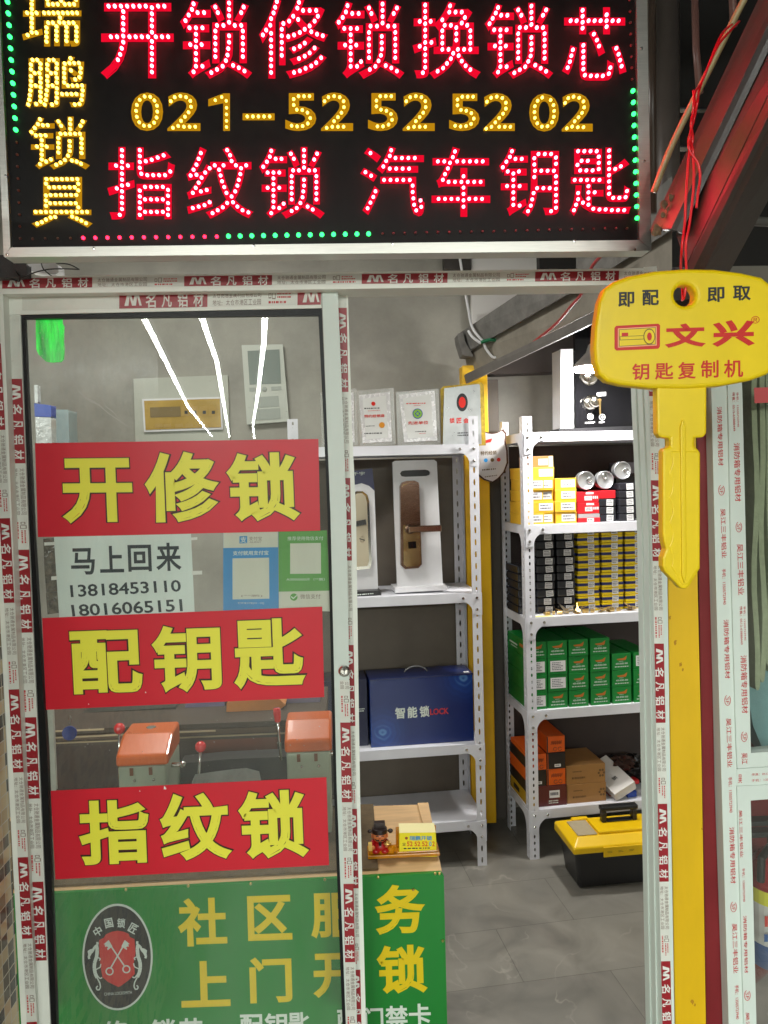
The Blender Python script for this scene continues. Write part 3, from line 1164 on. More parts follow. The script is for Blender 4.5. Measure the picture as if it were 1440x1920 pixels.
weld(b.build('blade_relief', M_KEYYEL, ks, bevel=0.0015))
b = MB()


def kch(ch, x0, y0, x1, y1, m, bold, tl=0.0, sl=-0.03):
    q = [P(x, y, YK) for x, y in bq(x0, y0, x1, y1, sl, tl)]
    b.text(ch, q, m, bold, 0.0006, Vector((0, -1, 0)), 8)


for ch, x0, y0, x1, y1 in (('即', 1159, 548, 1189, 576), ('配', 1204, 544, 1235, 573), ('即', 1326, 539, 1358, 567), ('取', 1374, 536, 1407, 564)):
    kch(ch, x0, y0, x1, y1, 0, 0.026)
kch('文', 1248, 608, 1321, 652, 1, 0.04)
kch('兴', 1337, 602, 1413, 650, 1, 0.045)
kch('®', 1408, 593, 1424, 607, 1, 0.0)
for ch, x0, y0, x1, y1 in (('钥', 1185, 682, 1217, 713), ('匙', 1228, 681, 1262, 712), ('复', 1271, 679, 1304, 711), ('制', 1314, 676, 1347, 709), ('机', 1357, 675, 1393, 708)):
    kch(ch, x0, y0, x1, y1, 1, 0.016)


def kbox(pts, m, lift):
    b.add([P(x, y, YK)+Vector((0, -lift, 0)) for x, y in pts], [tuple(range(len(pts)))], m)


kbox([(1155, 611), (1234, 607), (1237.5, 610), (1237, 650), (1234, 654), (1156, 657.5), (1152, 654), (1152, 615)], 1, 0.0004)
kbox([(1158, 616), (1231, 612), (1231, 648), (1158, 652)], 3, 0.0008)
kbox([(1160, 618), (1229, 614), (1229, 646), (1160, 650)], 4, 0.0010)
kbox([(1161, 619), (1228, 615), (1228, 645), (1161, 649)], 2, 0.0012)
# little key picture in the box
kbox([(1161.5, 631), (1207, 629), (1207, 636.5), (1161.5, 638.5)], 4, 0.0014)
kbox([(1162.5, 632), (1207, 630), (1207, 635.5), (1162.5, 637.5)], 2, 0.0016)
kbox([(1165, 624.5), (1177, 624), (1177, 630.5), (1165, 631)], 1, 0.0016)
for rr, mm, lf in ((1.0, 4, 0.0018), (0.86, 2, 0.0020), (0.5, 1, 0.0022)):
    kbox([(1216.5+11*rr*(1 if rr > 0.6 else 0.8)*math.cos(a), 631.5+15*rr*math.sin(a)) for a in np.linspace(0, 2*math.pi, 25)[:-1]], mm, lf)
kch('A', 1213, 627, 1220, 636, 2, 0.0, sl=0)
b.build('lettering', [M_INK, M_REDPRINT, M_KEYYEL, mat('pale_pink', lin(240, 170, 120), 0.4), mat('brown_line', lin(120, 92, 10), 0.4)], ks)
# red cord
cordm = mat('red_cord', lin(214, 16, 30), 0.3, spec=0.6)


def smoothpath(pts, n=6):
    out = []
    for i in range(len(pts)-1):
        p0, p1, p2, p3 = pts[max(i-1, 0)], pts[i], pts[i+1], pts[min(i+2, len(pts)-1)]
        for k in range(n):
            t = k/n
            out.append(0.5*((2*p1)+(p2-p0)*t+(2*p0-5*p1+4*p2-p3)*t*t+(3*p1-p0-3*p2+p3)*t**3))
    out.append(pts[-1])
    return out


def pathP(l):
    return smoothpath([P(*p) for p in l])


b = MB()
YC = 1.03
b.tube(pathP([(1372, 46, 1.10), (1355, 62, 1.07), (1338, 98, 1.06), (1318, 150, 1.06), (1304, 172, YC), (1300, 200, YC-.01), (1297, 240, YC), (1291, 262, YC), (1294, 285, YC), (1308, 305, YC), (1313, 330, YC), (1309, 362, YC), (1306, 390, YC)]), 0.0017)
b.tube(pathP([(1386, 40, 1.10), (1350, 80, 1.06), (1330, 120, 1.05), (1312, 165, 1.05), (1308, 190, YC-.012), (1301, 225, YC), (1293, 258, YC-.01), (1299, 280, YC), (1301, 320, YC), (1300, 360, YC), (1293, 420, YC), (1286, 460, YC), (1287, 520, YK+0.012), (1283, 556, YK+0.015), (1279, 563, YK+0.03)]), 0.0017)
b.tube(pathP([(1300, 170, YC+.01), (1303, 196, YC), (1296, 230, YC-.01), (1299, 262, YC), (1292, 290, YC), (1289, 330, YC), (1286, 375, YC), (1284, 420, YC), (1278, 470, YC), (1277, 510, YK+0.045), (1280, 552, YK+0.038), (1279, 563, YK+0.03)]), 0.0017)
b.build('cord', cordm, ks, smooth=True)

# ------------------------------------------------------------------ posts and cabinet on the right
b = MB()
b.slab([(1251, 745), (1304, 745), (1308, 1100), (1315, 1400), (1324, 1945), (1266.5, 1945), (1257, 1400), (1253, 1130)], 1.412, 0.04)
o = b.build('yellow_post', M_POSTYEL, None, bevel=0.002)
tag(o, 'scuffed yellow painted post behind the hanging key sign', 'post')
rnd = random.Random(21)
b = MB()
for (x, y, r_) in ((1256, 1158, 3.5), (1266, 1204, 5), (1276, 1246, 4), (1280, 1256, 3), (1316, 1554, 2.2), (1298, 1878, 4.5), (1303, 1884, 3)):
    b.add([P(x+r_*0.7*rnd.uniform(0.5, 1.2)*math.cos(a), y+r_*1.2*rnd.uniform(0.5, 1.2)*math.sin(a), 1.4117) for a in np.linspace(0, 2*math.pi, 12)[:-1]], [tuple(range(11))], 0)
sm_ = mat('rusty_stain', lin(176, 124, 16), 0.7)
b.build('stain', sm_, o)
b = MB()
b.slab([(1305, 600), (1322, 600), (1328, 900), (1340, 1480), (1356, 1945), (1325, 1945), (1316, 1400), (1309, 1000)], 1.425, 0.06)
o = b.build('maroon_post', M_MAROON, None, bevel=0.004)
tag(o, 'maroon painted post between yellow post and hose cabinet', 'post')
b = MB()
b.slab([(1323, 600), (1334, 600), (1337, 900), (1349, 1480), (1366, 1945), (1357, 1945), (1341, 1480), (1329, 900)], 1.44, 0.05)
o = b.build('filler_strip', mat('brown_putty', lin(112, 92, 70), 0.7, 0, 0.3, 30, bump=0.6, bscale=80), None)
tag(o, 'rough brown filler strip along the edge of the hose cabinet', 'strip')

hcx = thing('fire_hose_cabinet', 'aluminium framed fire hose cabinet with glass doors and red printed film', 'cabinet', P(1400, 1900, 1.40))
b = MB()
b.slab([(1326, 560), (1358, 560), (1364.5, 740), (1371, 1080), (1380, 1400), (1395, 1945), (1367, 1945), (1351, 1400), (1342, 1080), (1334, 740)], 1.40, 0.05)
hf = b.build('outer_frame', M_ALU, hcx, bevel=0.0015)
b = MB()
Yd = 1.396
b.slab([(1358.5, 560), (1386, 560), (1392, 740), (1400, 1080), (1408, 1412), (1500, 1405), (1500, 1433), (1383, 1441), (1380.8, 1400), (1371.6, 1080), (1365, 740)], Yd, 0.03)
d1 = b.build('upper_door_frame', M_ALU, hcx, bevel=0.0015)
b = MB()
b.slab([(1382, 1442), (1500, 1434), (1500, 1468), (1382, 1473.5)], 1.399, 0.03)
d3 = b.build('middle_rail', M_ALU, hcx, bevel=0.0015)
b = MB()
b.slab([(1382, 1474.5), (1500, 1469), (1500, 1494), (1407.5, 1501), (1419, 1945), (1395.8, 1945)], Yd, 0.03)
d2 = b.build('lower_door_frame', M_ALU, hcx, bevel=0.0015)


def vtext(mb, st, pa, pb, wpx, Y, m=0, bold=0.01):
    """lettering that reads downwards from pa to pb; width wpx to the left of the line's right edge"""
    q = [P(*pa, Y), P(*pb, Y), P(pb[0]-wpx, pb[1]+1, Y), P(pa[0]-wpx, pa[1]+1, Y)]
    mb.text(st, q, m, bold, 0.0006, Vector((0, -1, 0)), 4)


def vrun(mb, xa, ya, slope, items, Y):
    for (st, y0, y1, wpx, dx) in items:
        vtext(mb, st, (xa+(y0-ya)*slope+dx, y0), (xa+(y1-ya)*slope+dx, y1), wpx, Y)


b = MB()
vrun(b, 1353, 760, 0.029, [('消防箱专用铝材', 762, 873, 9.5, 0), ('吴江三丰铝业', 953, 1046, 9.5, 1.2), ('手机：13505723940', 1066, 1133, 7, -1.5), ('消防箱专用铝材', 1161, 1272, 9.5, 1), ('吴江三丰铝业', 1346, 1438, 9.5, 0.5),
                            ('手机：13505723940', 1456, 1523, 7, -1), ('消防箱专用铝材', 1550, 1656, 9.5, 0.5), ('吴江三丰铝业', 1731, 1824, 9.5, 0.5), ('手机：13505723940', 1846, 1910, 7, 0)], 1.40)
b2 = MB()
vrun(b2, 1386, 830, 0.0275, [('传真：0512-63888449', 735, 808, 5, -6), ('手机：13505723940', 735, 800, 4, 1), ('消防箱专用铝材', 830, 940, 11.5, 0.5), ('吴江三丰铝业', 1019, 1115, 11.5, 1.5), ('传真：0512-63888449', 1136, 1208, 5, -3), ('手机：13505723940', 1136, 1200, 4, 3),
                             ('消防箱专用铝材', 1228, 1337, 11.5, 2.5), ('吴江', 1411, 1432, 11, -1)], Yd)
b3 = MB()
vrun(b3, 1393, 1515, 0.0275, [('吴江三丰铝业', 1518, 1607, 6, -2), ('手机：13505723940', 1627, 1690, 5, 0), ('消防箱专用铝材', 1716, 1824, 6.5, 1), ('吴江', 1897, 1930, 6.5, 1)], Yd)


def ringmark(mb, x, y, Y, rx=6, ry=10):
    n_ = 24
    out = [P(x+rx*math.cos(2*math.pi*i/n_), y+ry*math.sin(2*math.pi*i/n_), Y)+Vector((0, -0.0006, 0)) for i in range(n_)]
    inn = [P(x+(rx-1.1)*math.cos(2*math.pi*i/n_), y+(ry-1.1)*math.sin(2*math.pi*i/n_), Y)+Vector((0, -0.0006, 0)) for i in range(n_)]
    for i in range(n_):
        if i in (17, 18, 19):
            continue
        j = (i+1) % n_
        mb.quad(out[i], out[j], inn[j], inn[i])
    vtext(mb, 'SF', (x+3, y-6), (x+3.3, y+6), 6.5, Y, 0, 0.0)


for y in (919, 1313, 1700):
    ringmark(b, 1352+(y-900)*0.029, y, 1.40)
for y in (988, 1381):
    ringmark(b2, 1385+(y-985)*0.0255, y, Yd)
ringmark(b3, 1401, 1866, Yd)
b.build('lettering', M_FILMPINK, hf)
b2.build('lettering', M_FILMPINK, d1)
b3.build('lettering', M_FILMPINK, d2)
b = MB()
b.ptext('传真：0512-63888449', 1409, 1450, 1470, 1455, 1.399, 0, 0, 0.0006, slope=-0.07)
b.ptext('手机：13505723940', 1409, 1461, 1470, 1466, 1.399, 0, 0, 0.0006, slope=-0.07)
b.ptext('吴', 1384, 1452, 1391, 1468, 1.399, 0, 0.01, 0.0006)
b.build('lettering', M_FILMPINK, d3)
b = MB()
b.slab([(1386, 560), (1500, 560), (1500, 1404), (1408, 1412), (1400, 1080), (1392, 740)], 1.412, 0.0001)
b.f, b.m = b.f[:1], b.m[:1]
b.build('pane', glassmat('cabinet_glass', (0.95, 0.97, 0.95), 0.03), d1)
b = MB()
b.slab([(1407.5, 1501), (1500, 1494), (1530, 1945), (1419, 1945)], 1.412, 0.0001)
b.f, b.m = b.f[:1], b.m[:1]
b.build('pane', MATS['cabinet_glass'], d2)
# cabinet carcass
p0, p1 = P(1372, 560, 1.45), P(1500, 1945, 1.45)
b = MB()
zc_ = P(1440, 575, 1.70).z
b.box((p0.x+0.006, 1.70, -0.0), (p1.x+0.3, 1.72, zc_))
b.box((p0.x-0.01, 1.451, 0.0), (p0.x+0.005, 1.699, zc_-0.05))
b.box((p0.x+0.006, 1.451, P(1440, 1455, 1.43).z-0.006), (p1.x+0.3, 1.699, P(1440, 1455, 1.43).z+0.006))
b.build('carcass', M_MAROON, hcx)
# folded canvas hose
b = MB()
xh0 = P(1393, 900, 1.50).x
ztop, zb = P(1440, 590, 1.56).z, [P(1400, y, 1.5).z for y in (1275, 1262, 1232, 1250, 1225, 1240, 1230)]
for i in range(7):
    x = xh0+0.004+i*0.0142
    pts = []
    zlow = zb[i]
    for k in range(13):
        t_ = k/12
        pts.append(Vector((x+0.002*math.sin(k*1.3+i), 1.50+0.004*math.sin(k*0.9+i*2), ztop+(zlow-ztop)*t_)))
    # flat hose: thin in x, deep in y, folding round at the foot
    n_ = len(pts)
    for k in range(n_-1):
        a, c = pts[k], pts[k+1]
        b.add([a+Vector((0, -0.03, 0)), c+Vector((0, -0.03, 0)), c+Vector((0.0095, -0.032, 0)), a+Vector((0.0095, -0.032, 0)), a+Vector((0, 0.06, 0)), c+Vector((0, 0.06, 0)), c+Vector((0.0095, 0.06, 0)), a+Vector((0.0095, 0.06, 0))],
              [(0, 1, 2, 3), (4, 7, 6, 5), (0, 4, 5, 1), (3, 2, 6, 7)])
    e = pts[-1]
    prev_ = None
    for k in range(9):
        an = math.pi*k/8
        q = Vector((e.x+0.00475-0.00475*math.cos(an), e.y, e.z-0.012*math.sin(an)))
        if prev_:
            b.add([prev_+Vector((0, -0.031, 0)), q+Vector((0, -0.031, 0)), q+Vector((0, 0.06, 0)), prev_+Vector((0, 0.06, 0))], [(0, 1, 2, 3)])
            b.add([e+Vector((0.00475, -0.031, 0)), prev_+Vector((0, -0.031, 0)), q+Vector((0, -0.031, 0))], [(0, 1, 2)])
        prev_ = q
o = b.build('fire_hose', mat('canvas_hose', lin(148, 156, 128), 0.85, 0, 0.15, 60, bump=0.5, bscale=300), None)
tag(o, 'grey green canvas hose hanging in folds behind the cabinet glass', 'hose')
b = MB()
b.slab([(1414, 727), (1500, 724), (1500, 752), (1415, 756)], 1.4105, 0.0008)
o = b.build('cabinet_notice', mat('faded_red_label', lin(196, 78, 80), 0.5), None)
tag(o, 'faded red label stuck on the upper cabinet glass', 'label')
b = MB()
b.slab([(1401, 1268), (1412, 1255), (1440, 1252), (1500, 1245), (1500, 1440), (1450, 1432), (1428, 1400), (1412, 1360), (1403, 1310)], 1.52, 0.05)
o = b.build('cloth_bag', mat('teal_cloth', lin(112, 150, 152), 0.8, 0, 0.15, 14, bump=0.6, bscale=25), None, bevel=0.012, seg=3)
tag(o, 'pale teal cloth bag lying below the hose folds', 'bag')
# extinguisher
ex = thing('fire_extinguisher', 'red fire extinguisher with black handle behind the lower cabinet glass', 'extinguisher', P(1450, 1900, 1.56))
c = P(1452, 1700, 1.57)
rr = 0.052
M_EXR = mat('extinguisher_red', lin(150, 20, 28), 0.25, 0, 0.05, 10, coat=0.4)
zt = P(1452, 1590, 1.57).z
b = MB()
b.lathe([(rr*0.9, 0.02), (rr, 0.04), (rr, zt-0.06), (rr*0.9, zt-0.03), (rr*0.55, zt-0.008), (rr*0.3, zt)], (c.x, c.y, 0), (0, 0, 1), 28)
b.build('cylinder', M_EXR, ex, smooth=True)
b = MB()
lz0, lz1 = P(1452, 1826, 1.52).z, P(1452, 1680, 1.52).z
for k, (f0, f1, m_) in enumerate(((0, 0.3, 2), (0.3, 0.82, 0), (0.82, 1.0, 1))):
    z0, z1 = lz0+(lz1-lz0)*f0, lz0+(lz1-lz0)*f1
    for j in range(14):
        a0, a1 = math.pi*(1.02+0.9*j/14), math.pi*(1.02+0.9*(j+1)/14)
        v_ = [Vector((c.x+(rr+0.0008)*math.cos(a), c.y+(rr+0.0008)*math.sin(a), z)) for a, z in ((a0, z0), (a1, z0), (a1, z1), (a0, z1))]
        b.quad(*v_, m=m_)
for (x0, y0, x1, y1, m_) in ((1434, 1718, 1440, 1738, 3), (1433, 1752, 1440, 1766, 2), (1446, 1720, 1456, 1738, 3), (1446, 1752, 1456, 1766, 2)):
    b.slab([(x0, y0), (x1, y0), (x1, y1), (x0, y1)], c.y-rr-0.0015, 0.0004, m_)
b.build('label', [M_WHITEPAPER, M_YEL, mat('label_blue', lin(30, 90, 160), 0.4), M_REDPRINT], ex)
b = MB()
b.lathe([(0.014, 0), (0.014, 0.03), (0.009, 0.034)], (c.x, c.y, zt), (0, 0, 1), 14)
b.box((c.x-0.055, c.y-0.014, zt+0.03), (c.x+0.05, c.y+0.014, zt+0.042))
b.box((c.x-0.06, c.y-0.014, zt+0.055), (c.x+0.03, c.y+0.014, zt+0.066), R=None)
b.tube([(c.x-0.02, c.y-0.02, zt+0.015), (c.x-0.05, c.y-0.04, zt+0.0), (c.x-0.052, c.y-0.04, zt-0.05)], 0.008, 10)
b.build('valve_handle', M_BLACK, ex, bevel=0.002)
b = MB()
b.lathe([(0.012, 0), (0.012, 0.004), (0, 0.005)], (c.x-0.012, c.y-0.016, zt+0.016), (0, -1, 0), 16)
b.build('gauge', M_STEEL, ex)

# ------------------------------------------------------------------ mosaic wall left of the door
def mosaic():
    m = bpy.data.materials.new('mosaic_tile')
    m.use_nodes = True
    nt = m.node_tree
    N = nt.nodes.new
    b = nt.nodes['Principled BSDF']
    tc = N('ShaderNodeTexCoord')
    sep = N('ShaderNodeSeparateXYZ')
    nt.links.new(tc.outputs['Object'], sep.inputs[0])
    cb = N('ShaderNodeCombineXYZ')
    nt.links.new(sep.outputs['Y'], cb.inputs[0])
    nt.links.new(sep.outputs['Z'], cb.inputs[1])
    br = N('ShaderNodeTexBrick')
    br.offset = 0.0
    br.inputs['Scale'].default_value = 1
    br.inputs['Brick Width'].default_value = 0.024
    br.inputs['Row Height'].default_value = 0.024
    br.inputs['Mortar Size'].default_value = 0.0011
    br.inputs['Color1'].default_value = (0, 0, 0, 1)
    br.inputs['Color2'].default_value = (1, 1, 1, 1)
    br.inputs['Bias'].default_value = 0.0
    nt.links.new(cb.outputs[0], br.inputs['Vector'])
    cr = N('ShaderNodeValToRGB')
    cr.color_ramp.interpolation = 'CONSTANT'
    el = cr.color_ramp.elements
    el[0].color = (*lin(206, 184, 146), 1)
    el[1].position = 0.35
    el[1].color = (*lin(96, 84, 68), 1)
    for p_, c_ in ((0.52, (190, 166, 128)), (0.68, (150, 130, 100)), (0.82, (66, 60, 52))):
        e = el.new(p_)
        e.color = (*lin(*c_), 1)
    nt.links.new(br.outputs['Color'], cr.inputs[0])
    mx = N('ShaderNodeMixRGB')
    nt.links.new(br.outputs['Fac'], mx.inputs[0])
    nt.links.new(cr.outputs[0], mx.inputs[1])
    mx.inputs[2].default_value = (*lin(200, 190, 170), 1)
    nt.links.new(mx.outputs[0], b.inputs['Base Color'])
    b.inputs['Roughness'].default_value = 0.2
    return m


xm = P(13, 1400, YF).x-0.001
b = MB()
b.box((xm-0.08, 0.2, 0), (xm, YF-0.0005, 2.1))
tag(b.build('mosaic_wall', mosaic()), 'beige and brown mosaic tiled wall beside the left door jamb', 'wall')

# ------------------------------------------------------------------ counter with green board
YCB = 1.60
A_ = P(832, 1637, YCB)
ZC = A_.z
xr_ = A_.x
xl_ = -1.25
bc = PZ(803, 1508, ZC)
ct = thing('counter', 'wooden counter fronted by a green sign board with yellow characters', 'counter', Vector((0, YCB, 0)))
M_WOOD = mat('pale_plywood', lin(206, 170, 122), 0.55, 0, 0.2, 9, stretch=(1, 9, 1), bump=0.1, bscale=60)
b = MB()
b.prism([Vector((xl_, YCB+0.009, ZC)), Vector((xr_-0.003, YCB+0.009, ZC)), Vector((bc.x, bc.y, ZC)), Vector((xl_, bc.y+0.06, ZC))], (0, 0, -0.018))
b.build('top', M_WOOD, ct, bevel=0.001)
b = MB()
b.box((xl_, YCB+0.0095, 0.0), (xr_-0.02, bc.y-0.01, ZC-0.019))
b.build('body', mat('counter_plywood', lin(150, 118, 80), 0.6, 0, 0.2, 6), ct)
b = MB()
e1, e2 = PZ(793, 1509, ZC), PZ(815, 1560, ZC)
dirv = Vector((xr_-0.003-bc.x, YCB+0.009-bc.y, 0))
b.prism([Vector((bc.x-0.028, bc.y, ZC+0.001)), Vector((bc.x, bc.y, ZC+0.001)), Vector((bc.x, bc.y, ZC+0.001))+dirv*0.62, Vector((bc.x-0.02, bc.y, ZC+0.001))+dirv*0.62], (0, 0, 0.004))
b.build('edge_strip', M_WOOD, ct)
b = MB()
bl = P(845, 1945, YCB)
zb_ = 0.02
b.prism([Vector((xl_, YCB, ZC+0.001)), Vector((xr_-0.006, YCB, ZC+0.001)), Vector((xr_, YCB, ZC-0.006)), Vector((xr_, YCB, zb_)), Vector((xl_, YCB, zb_))], (0, 0.009, 0))
gb = b.build('sign_board', M_GREENB, ct, bevel=0.001)
b = MB()
for ch, b4 in (('社', (333, 1685, 424, 1775)), ('区', (463, 1680, 546, 1764)), ('服', (582, 1675, 668, 1758)), ('务', (703, 1660, 793, 1752)),
               ('上', (338, 1803, 430, 1889)), ('门', (467, 1796, 546, 1881)), ('开', (587, 1788, 672, 1870)), ('锁', (706, 1773, 798, 1863))):
    q = [P(x, y, YCB) for x, y in bq(*b4, -0.035, 0.03)]
    b.text(ch, q, 0, 0.03, 0.0008, Vector((0, -1, 0)), 8)
for ch, b4 in (('修', (192, 1914, 240, 1958)), ('锁', (282, 1911, 330, 1955)), ('芯', (335, 1909, 380, 1953)), ('配', (450, 1902, 493, 1945)), ('钥', (496, 1900, 538, 1943)), ('匙', (540, 1898, 580, 1941)), ('配', (632, 1893, 672, 1936)), ('门', (683, 1889, 718, 1932)), ('禁', (722, 1886, 764, 1930)), ('卡', (766, 1882, 807, 1926))):
    q = [P(x, y, YCB) for x, y in bq(*b4, -0.035, 0.03)]
    b.text(ch, q, 1, 0.024, 0.0008, Vector((0, -1, 0)), 8)
b.build('lettering', [M_GOLDPRINT, M_WHITEPRINT], gb)
# emblem
b = MB()
EC = (220.5, 1794)


def ell(rx, ry, n_=48, cx=EC[0], cy=EC[1]):
    return [(cx+rx*math.cos(2*math.pi*i/n_), cy+ry*math.sin(2*math.pi*i/n_)) for i in range(n_)]


def flat(pts, m, lift):
    b.add([P(x, y, YCB)+Vector((0, -lift, 0)) for x, y in pts], [tuple(range(len(pts)))], m)


flat(ell(66, 100), 0, 0.0006)
flat(ell(62.5, 96), 1, 0.0010)
z6 = lambda x, y: (140+x/8, 1660+y/8)
flat([z6(*p) for p in ((370, 815), (440, 780), (470, 730), (560, 690), (650, 675), (740, 690), (810, 720), (830, 770), (900, 800), (915, 1000), (890, 1150), (905, 1320), (820, 1410), (700, 1500), (660, 1520), (600, 1490), (500, 1440), (420, 1370), (390, 1200), (375, 1000))], 2, 0.0014)


def strokeline(pts, wd, m, lift):
    pts = [Vector((x, y, 0)) for x, y in pts]
    for i in range(len(pts)-1):
        d = (pts[i+1]-pts[i])
        n_ = Vector((-d.y, d.x, 0)).normalized()*wd/2
        flat([((pts[i]+n_).x, (pts[i]+n_).y), ((pts[i+1]+n_).x, (pts[i+1]+n_).y), ((pts[i+1]-n_).x, (pts[i+1]-n_).y), ((pts[i]-n_).x, (pts[i]-n_).y)], m, lift+i*2e-5)


for (ax, ay, bx_, by_) in ((525, 870, 745, 1195), (750, 870, 545, 1230)):
    strokeline([z6(ax, ay), z6(bx_, by_)], 2.6, 0, 0.0018 if ax == 525 else 0.0020)
for (cx, cy) in ((528, 1280), (780, 1248)):
    for k in range(20):
        a0, a1 = 2*math.pi*k/20, 2*math.pi*(k+1)/20
        flat([z6(cx+r_*math.cos(a), cy+r_*math.sin(a)) for r_, a in ((62, a0), (62, a1), (42, a1), (42, a0))], 0, 0.0022)
flat([z6(*p) for p in ((440, 875), (515, 810), (570, 905), (500, 965), (490, 935), (510, 920), (480, 905), (465, 915), (455, 890), (468, 880))], 0, 0.0022)
flat([z6(*p) for p in ((830, 870), (755, 810), (705, 905), (785, 960), (790, 935), (770, 925), (800, 905), (812, 915), (815, 893), (800, 880))], 0, 0.0022)
for s_ in (1, -1):
    def mz(x, y):
        x0 = 645
        return z6(x0+(x-x0)*s_, y-(10 if s_ < 0 else 0))
    strokeline([mz(*p) for p in ((345, 840), (350, 880), (300, 920), (275, 980), (240, 1010), (215, 1050), (225, 1095))], 4.2, 0, 0.0022)
    flat([mz(*p) for p in ((200, 975), (235, 950), (275, 940), (270, 1000), (225, 1080), (205, 1010))], 0, 0.0024)
    strokeline([mz(*p) for p in ((335, 890), (345, 960), (335, 1060), (305, 1150), (300, 1230), (315, 1310), (345, 1375))], 6.5, 0, 0.0026)
    strokeline([mz(*p) for p in ((340, 1060), (395, 1090), (375, 1115))], 2.2, 0, 0.0030)
    strokeline([mz(*p) for p in ((325, 1250), (390, 1215), (400, 1165))], 2.2, 0, 0.0030)
    strokeline([mz(*p) for p in ((340, 1330), (385, 1385), (420, 1370))], 2.2, 0, 0.0030)
    strokeline([mz(*p) for p in ((345, 1375), (385, 1450), (395, 1510), (375, 1555), (340, 1550), (330, 1515), (355, 1495))], 2.4, 0, 0.0032)
for ch, cx, cy, an in (('中', 350, 685, -0.55), ('国', 515, 560, -0.2), ('锁', 700, 560, 0.12), ('匠', 880, 640, 0.5)):
    q = []
    for (dx, dy) in ((-62, -72), (62, -72), (62, 72), (-62, 72)):
        q.append(P(*z6(cx+dx*math.cos(an)-dy*math.sin(an), cy+dx*math.sin(an)+dy*math.cos(an)), YCB))
    b.text(ch, q, 0, 0.02, 0.0014, Vector((0, -1, 0)), 4)
b.text('CHINA LOCKSMITH', [P(*z6(*p), YCB) for p in ((445, 1605), (860, 1575), (862, 1620), (447, 1650))], 0, 0, 0.0014, Vector((0, -1, 0)))
b.build('emblem', [mat('emblem_white', lin(208, 214, 208), 0.4), mat('emblem_black', lin(24, 22, 24), 0.4), mat('emblem_red', lin(205, 40, 40), 0.4)], gb)
b = MB()
for (x, y) in ((236, 1668), (353, 1661), (470, 1657), (609, 1649), (709, 1645), (816, 1638), (824, 1638), (830, 1764), (775, 1668)):
    b.ball(P(x, y, YCB-0.001), 0.0032, 0, 10, 6)
b.build('nail', M_BRASS, gb, smooth=True)
# brown mat on the counter
m0, m1 = PZ(700, 1511, ZC), PZ(709, 1632, ZC)
b = MB()
b.prism([Vector((xl_+0.02, m1.y, ZC+0.0015)), Vector((m1.x, m1.y, ZC+0.0015)), Vector((m0.x, m0.y, ZC+0.0015)), Vector((xl_+0.02, m0.y, ZC+0.0015))], (0, 0, 0.004))
o = b.build('counter_mat', mat('brown_felt', lin(98, 82, 58), 0.95, 0, 0.3, 40, bump=0.8, bscale=400), None)
tag(o, 'worn brown felt mat with frayed edge covering the counter top', 'mat')

# card stand with little seated figure
M_AMBERPL = mat('amber_plastic', lin(226, 150, 20), 0.15, 0, 0.25, 40, coat=0.5)
M_AMBERPL.node_tree.nodes['Principled BSDF'].inputs['Transmission Weight'].default_value = 0.35
base = [PZ(x, y, ZC+0.006) for x, y in ((690, 1612), (826, 1608), (818, 1588), (694, 1592))]
cs = thing('card_holder', 'amber plastic card holder filled with yellow business cards on the counter', 'card holder', base[0])
yb0 = base[0].y
xa, xb = base[0].x, base[1].x
xm_ = P(748, 1600, yb0).x
b = MB()
b.box((xa, yb0, ZC+0.006), (xb, yb0+0.05, ZC+0.014))
b.box((xm_-0.004, yb0+0.004, ZC+0.0142), (xb-0.004, yb0+0.008, ZC+0.0175))
b.box((xm_-0.004, yb0+0.034, ZC+0.0142), (xb-0.004, yb0+0.038, ZC+0.06))
for k in range(5):
    b.lathe([(0.008, 0), (0.0095, 0.008), (0.008, 0.014), (0.004, 0.016)], (xa+0.01+0.0105*k, yb0+0.012+0.006*(k % 2), ZC+0.0142), (0, 0, 1), 12)
b.build('tray', M_AMBERPL, cs, bevel=0.003)
yc_ = yb0+0.006
qq = [P(x, y, yc_) for x, y in ((749, 1562), (817, 1561), (819, 1606), (749, 1607))]
b = MB()
b.prism(qq, (0, 0.022, 0.0))
b.prism([qq[0]+Vector((0, 0, 0.0003)), qq[1]+Vector((0, 0, 0.0003)), qq[1]+Vector((-0.001, 0.02, 0.012)), qq[0]+Vector((0, 0.02, 0.012))], (0, 0.002, 0), 1)
b.build('cards', [mat('card_yellow', lin(236, 220, 30), 0.5), mat('card_cream', lin(240, 228, 170), 0.6)], cs)
b = MB()
b.ptext('瑞鹏开锁', 768, 1567, 810, 1575.5, yc_, 0, 0.02, 0.0005)
b.ptext('☎', 754, 1580, 761, 1585.5, yc_, 1, 0, 0.0005)
b.ptext('52 52 52', 763, 1577.5, 802, 1586.5, yc_, 2, 0.02, 0.0005)
b.ptext('0', 804.5, 1577.5, 809, 1586.5, yc_, 0, 0.02, 0.0005)
b.ptext('2', 810.5, 1577.5, 815, 1586.5, yc_, 2, 0.02, 0.0005)
cutprint(b, [P(x, y, yc_-0.0005) for x, y in ((757, 1589), (813, 1588), (813, 1592.5), (757, 1593.5))], 1, 1, 5)
b.ptext('24小时开锁13818453110', 756, 1595, 814, 1599.5, yc_, 3, 0, 0.0005)
cutprint(b, [P(x, y, yc_-0.0005) for x, y in ((757, 1602), (812, 1601.5), (812, 1604.5), (757, 1605))], 1, 1, 9)
b.lathe([(0.0032, 0), (0.0032, 0.0003), (0, 0.0003)], P(762, 1571.5, yc_-0.0003), (0, -1, 0), 14, 3)
b.build('lettering', [mat('cyan_ink', lin(40, 140, 200), 0.5), M_INK, mat('orange_ink', lin(214, 80, 20), 0.5), mat('brown_ink', lin(150, 80, 40), 0.5)], cs)
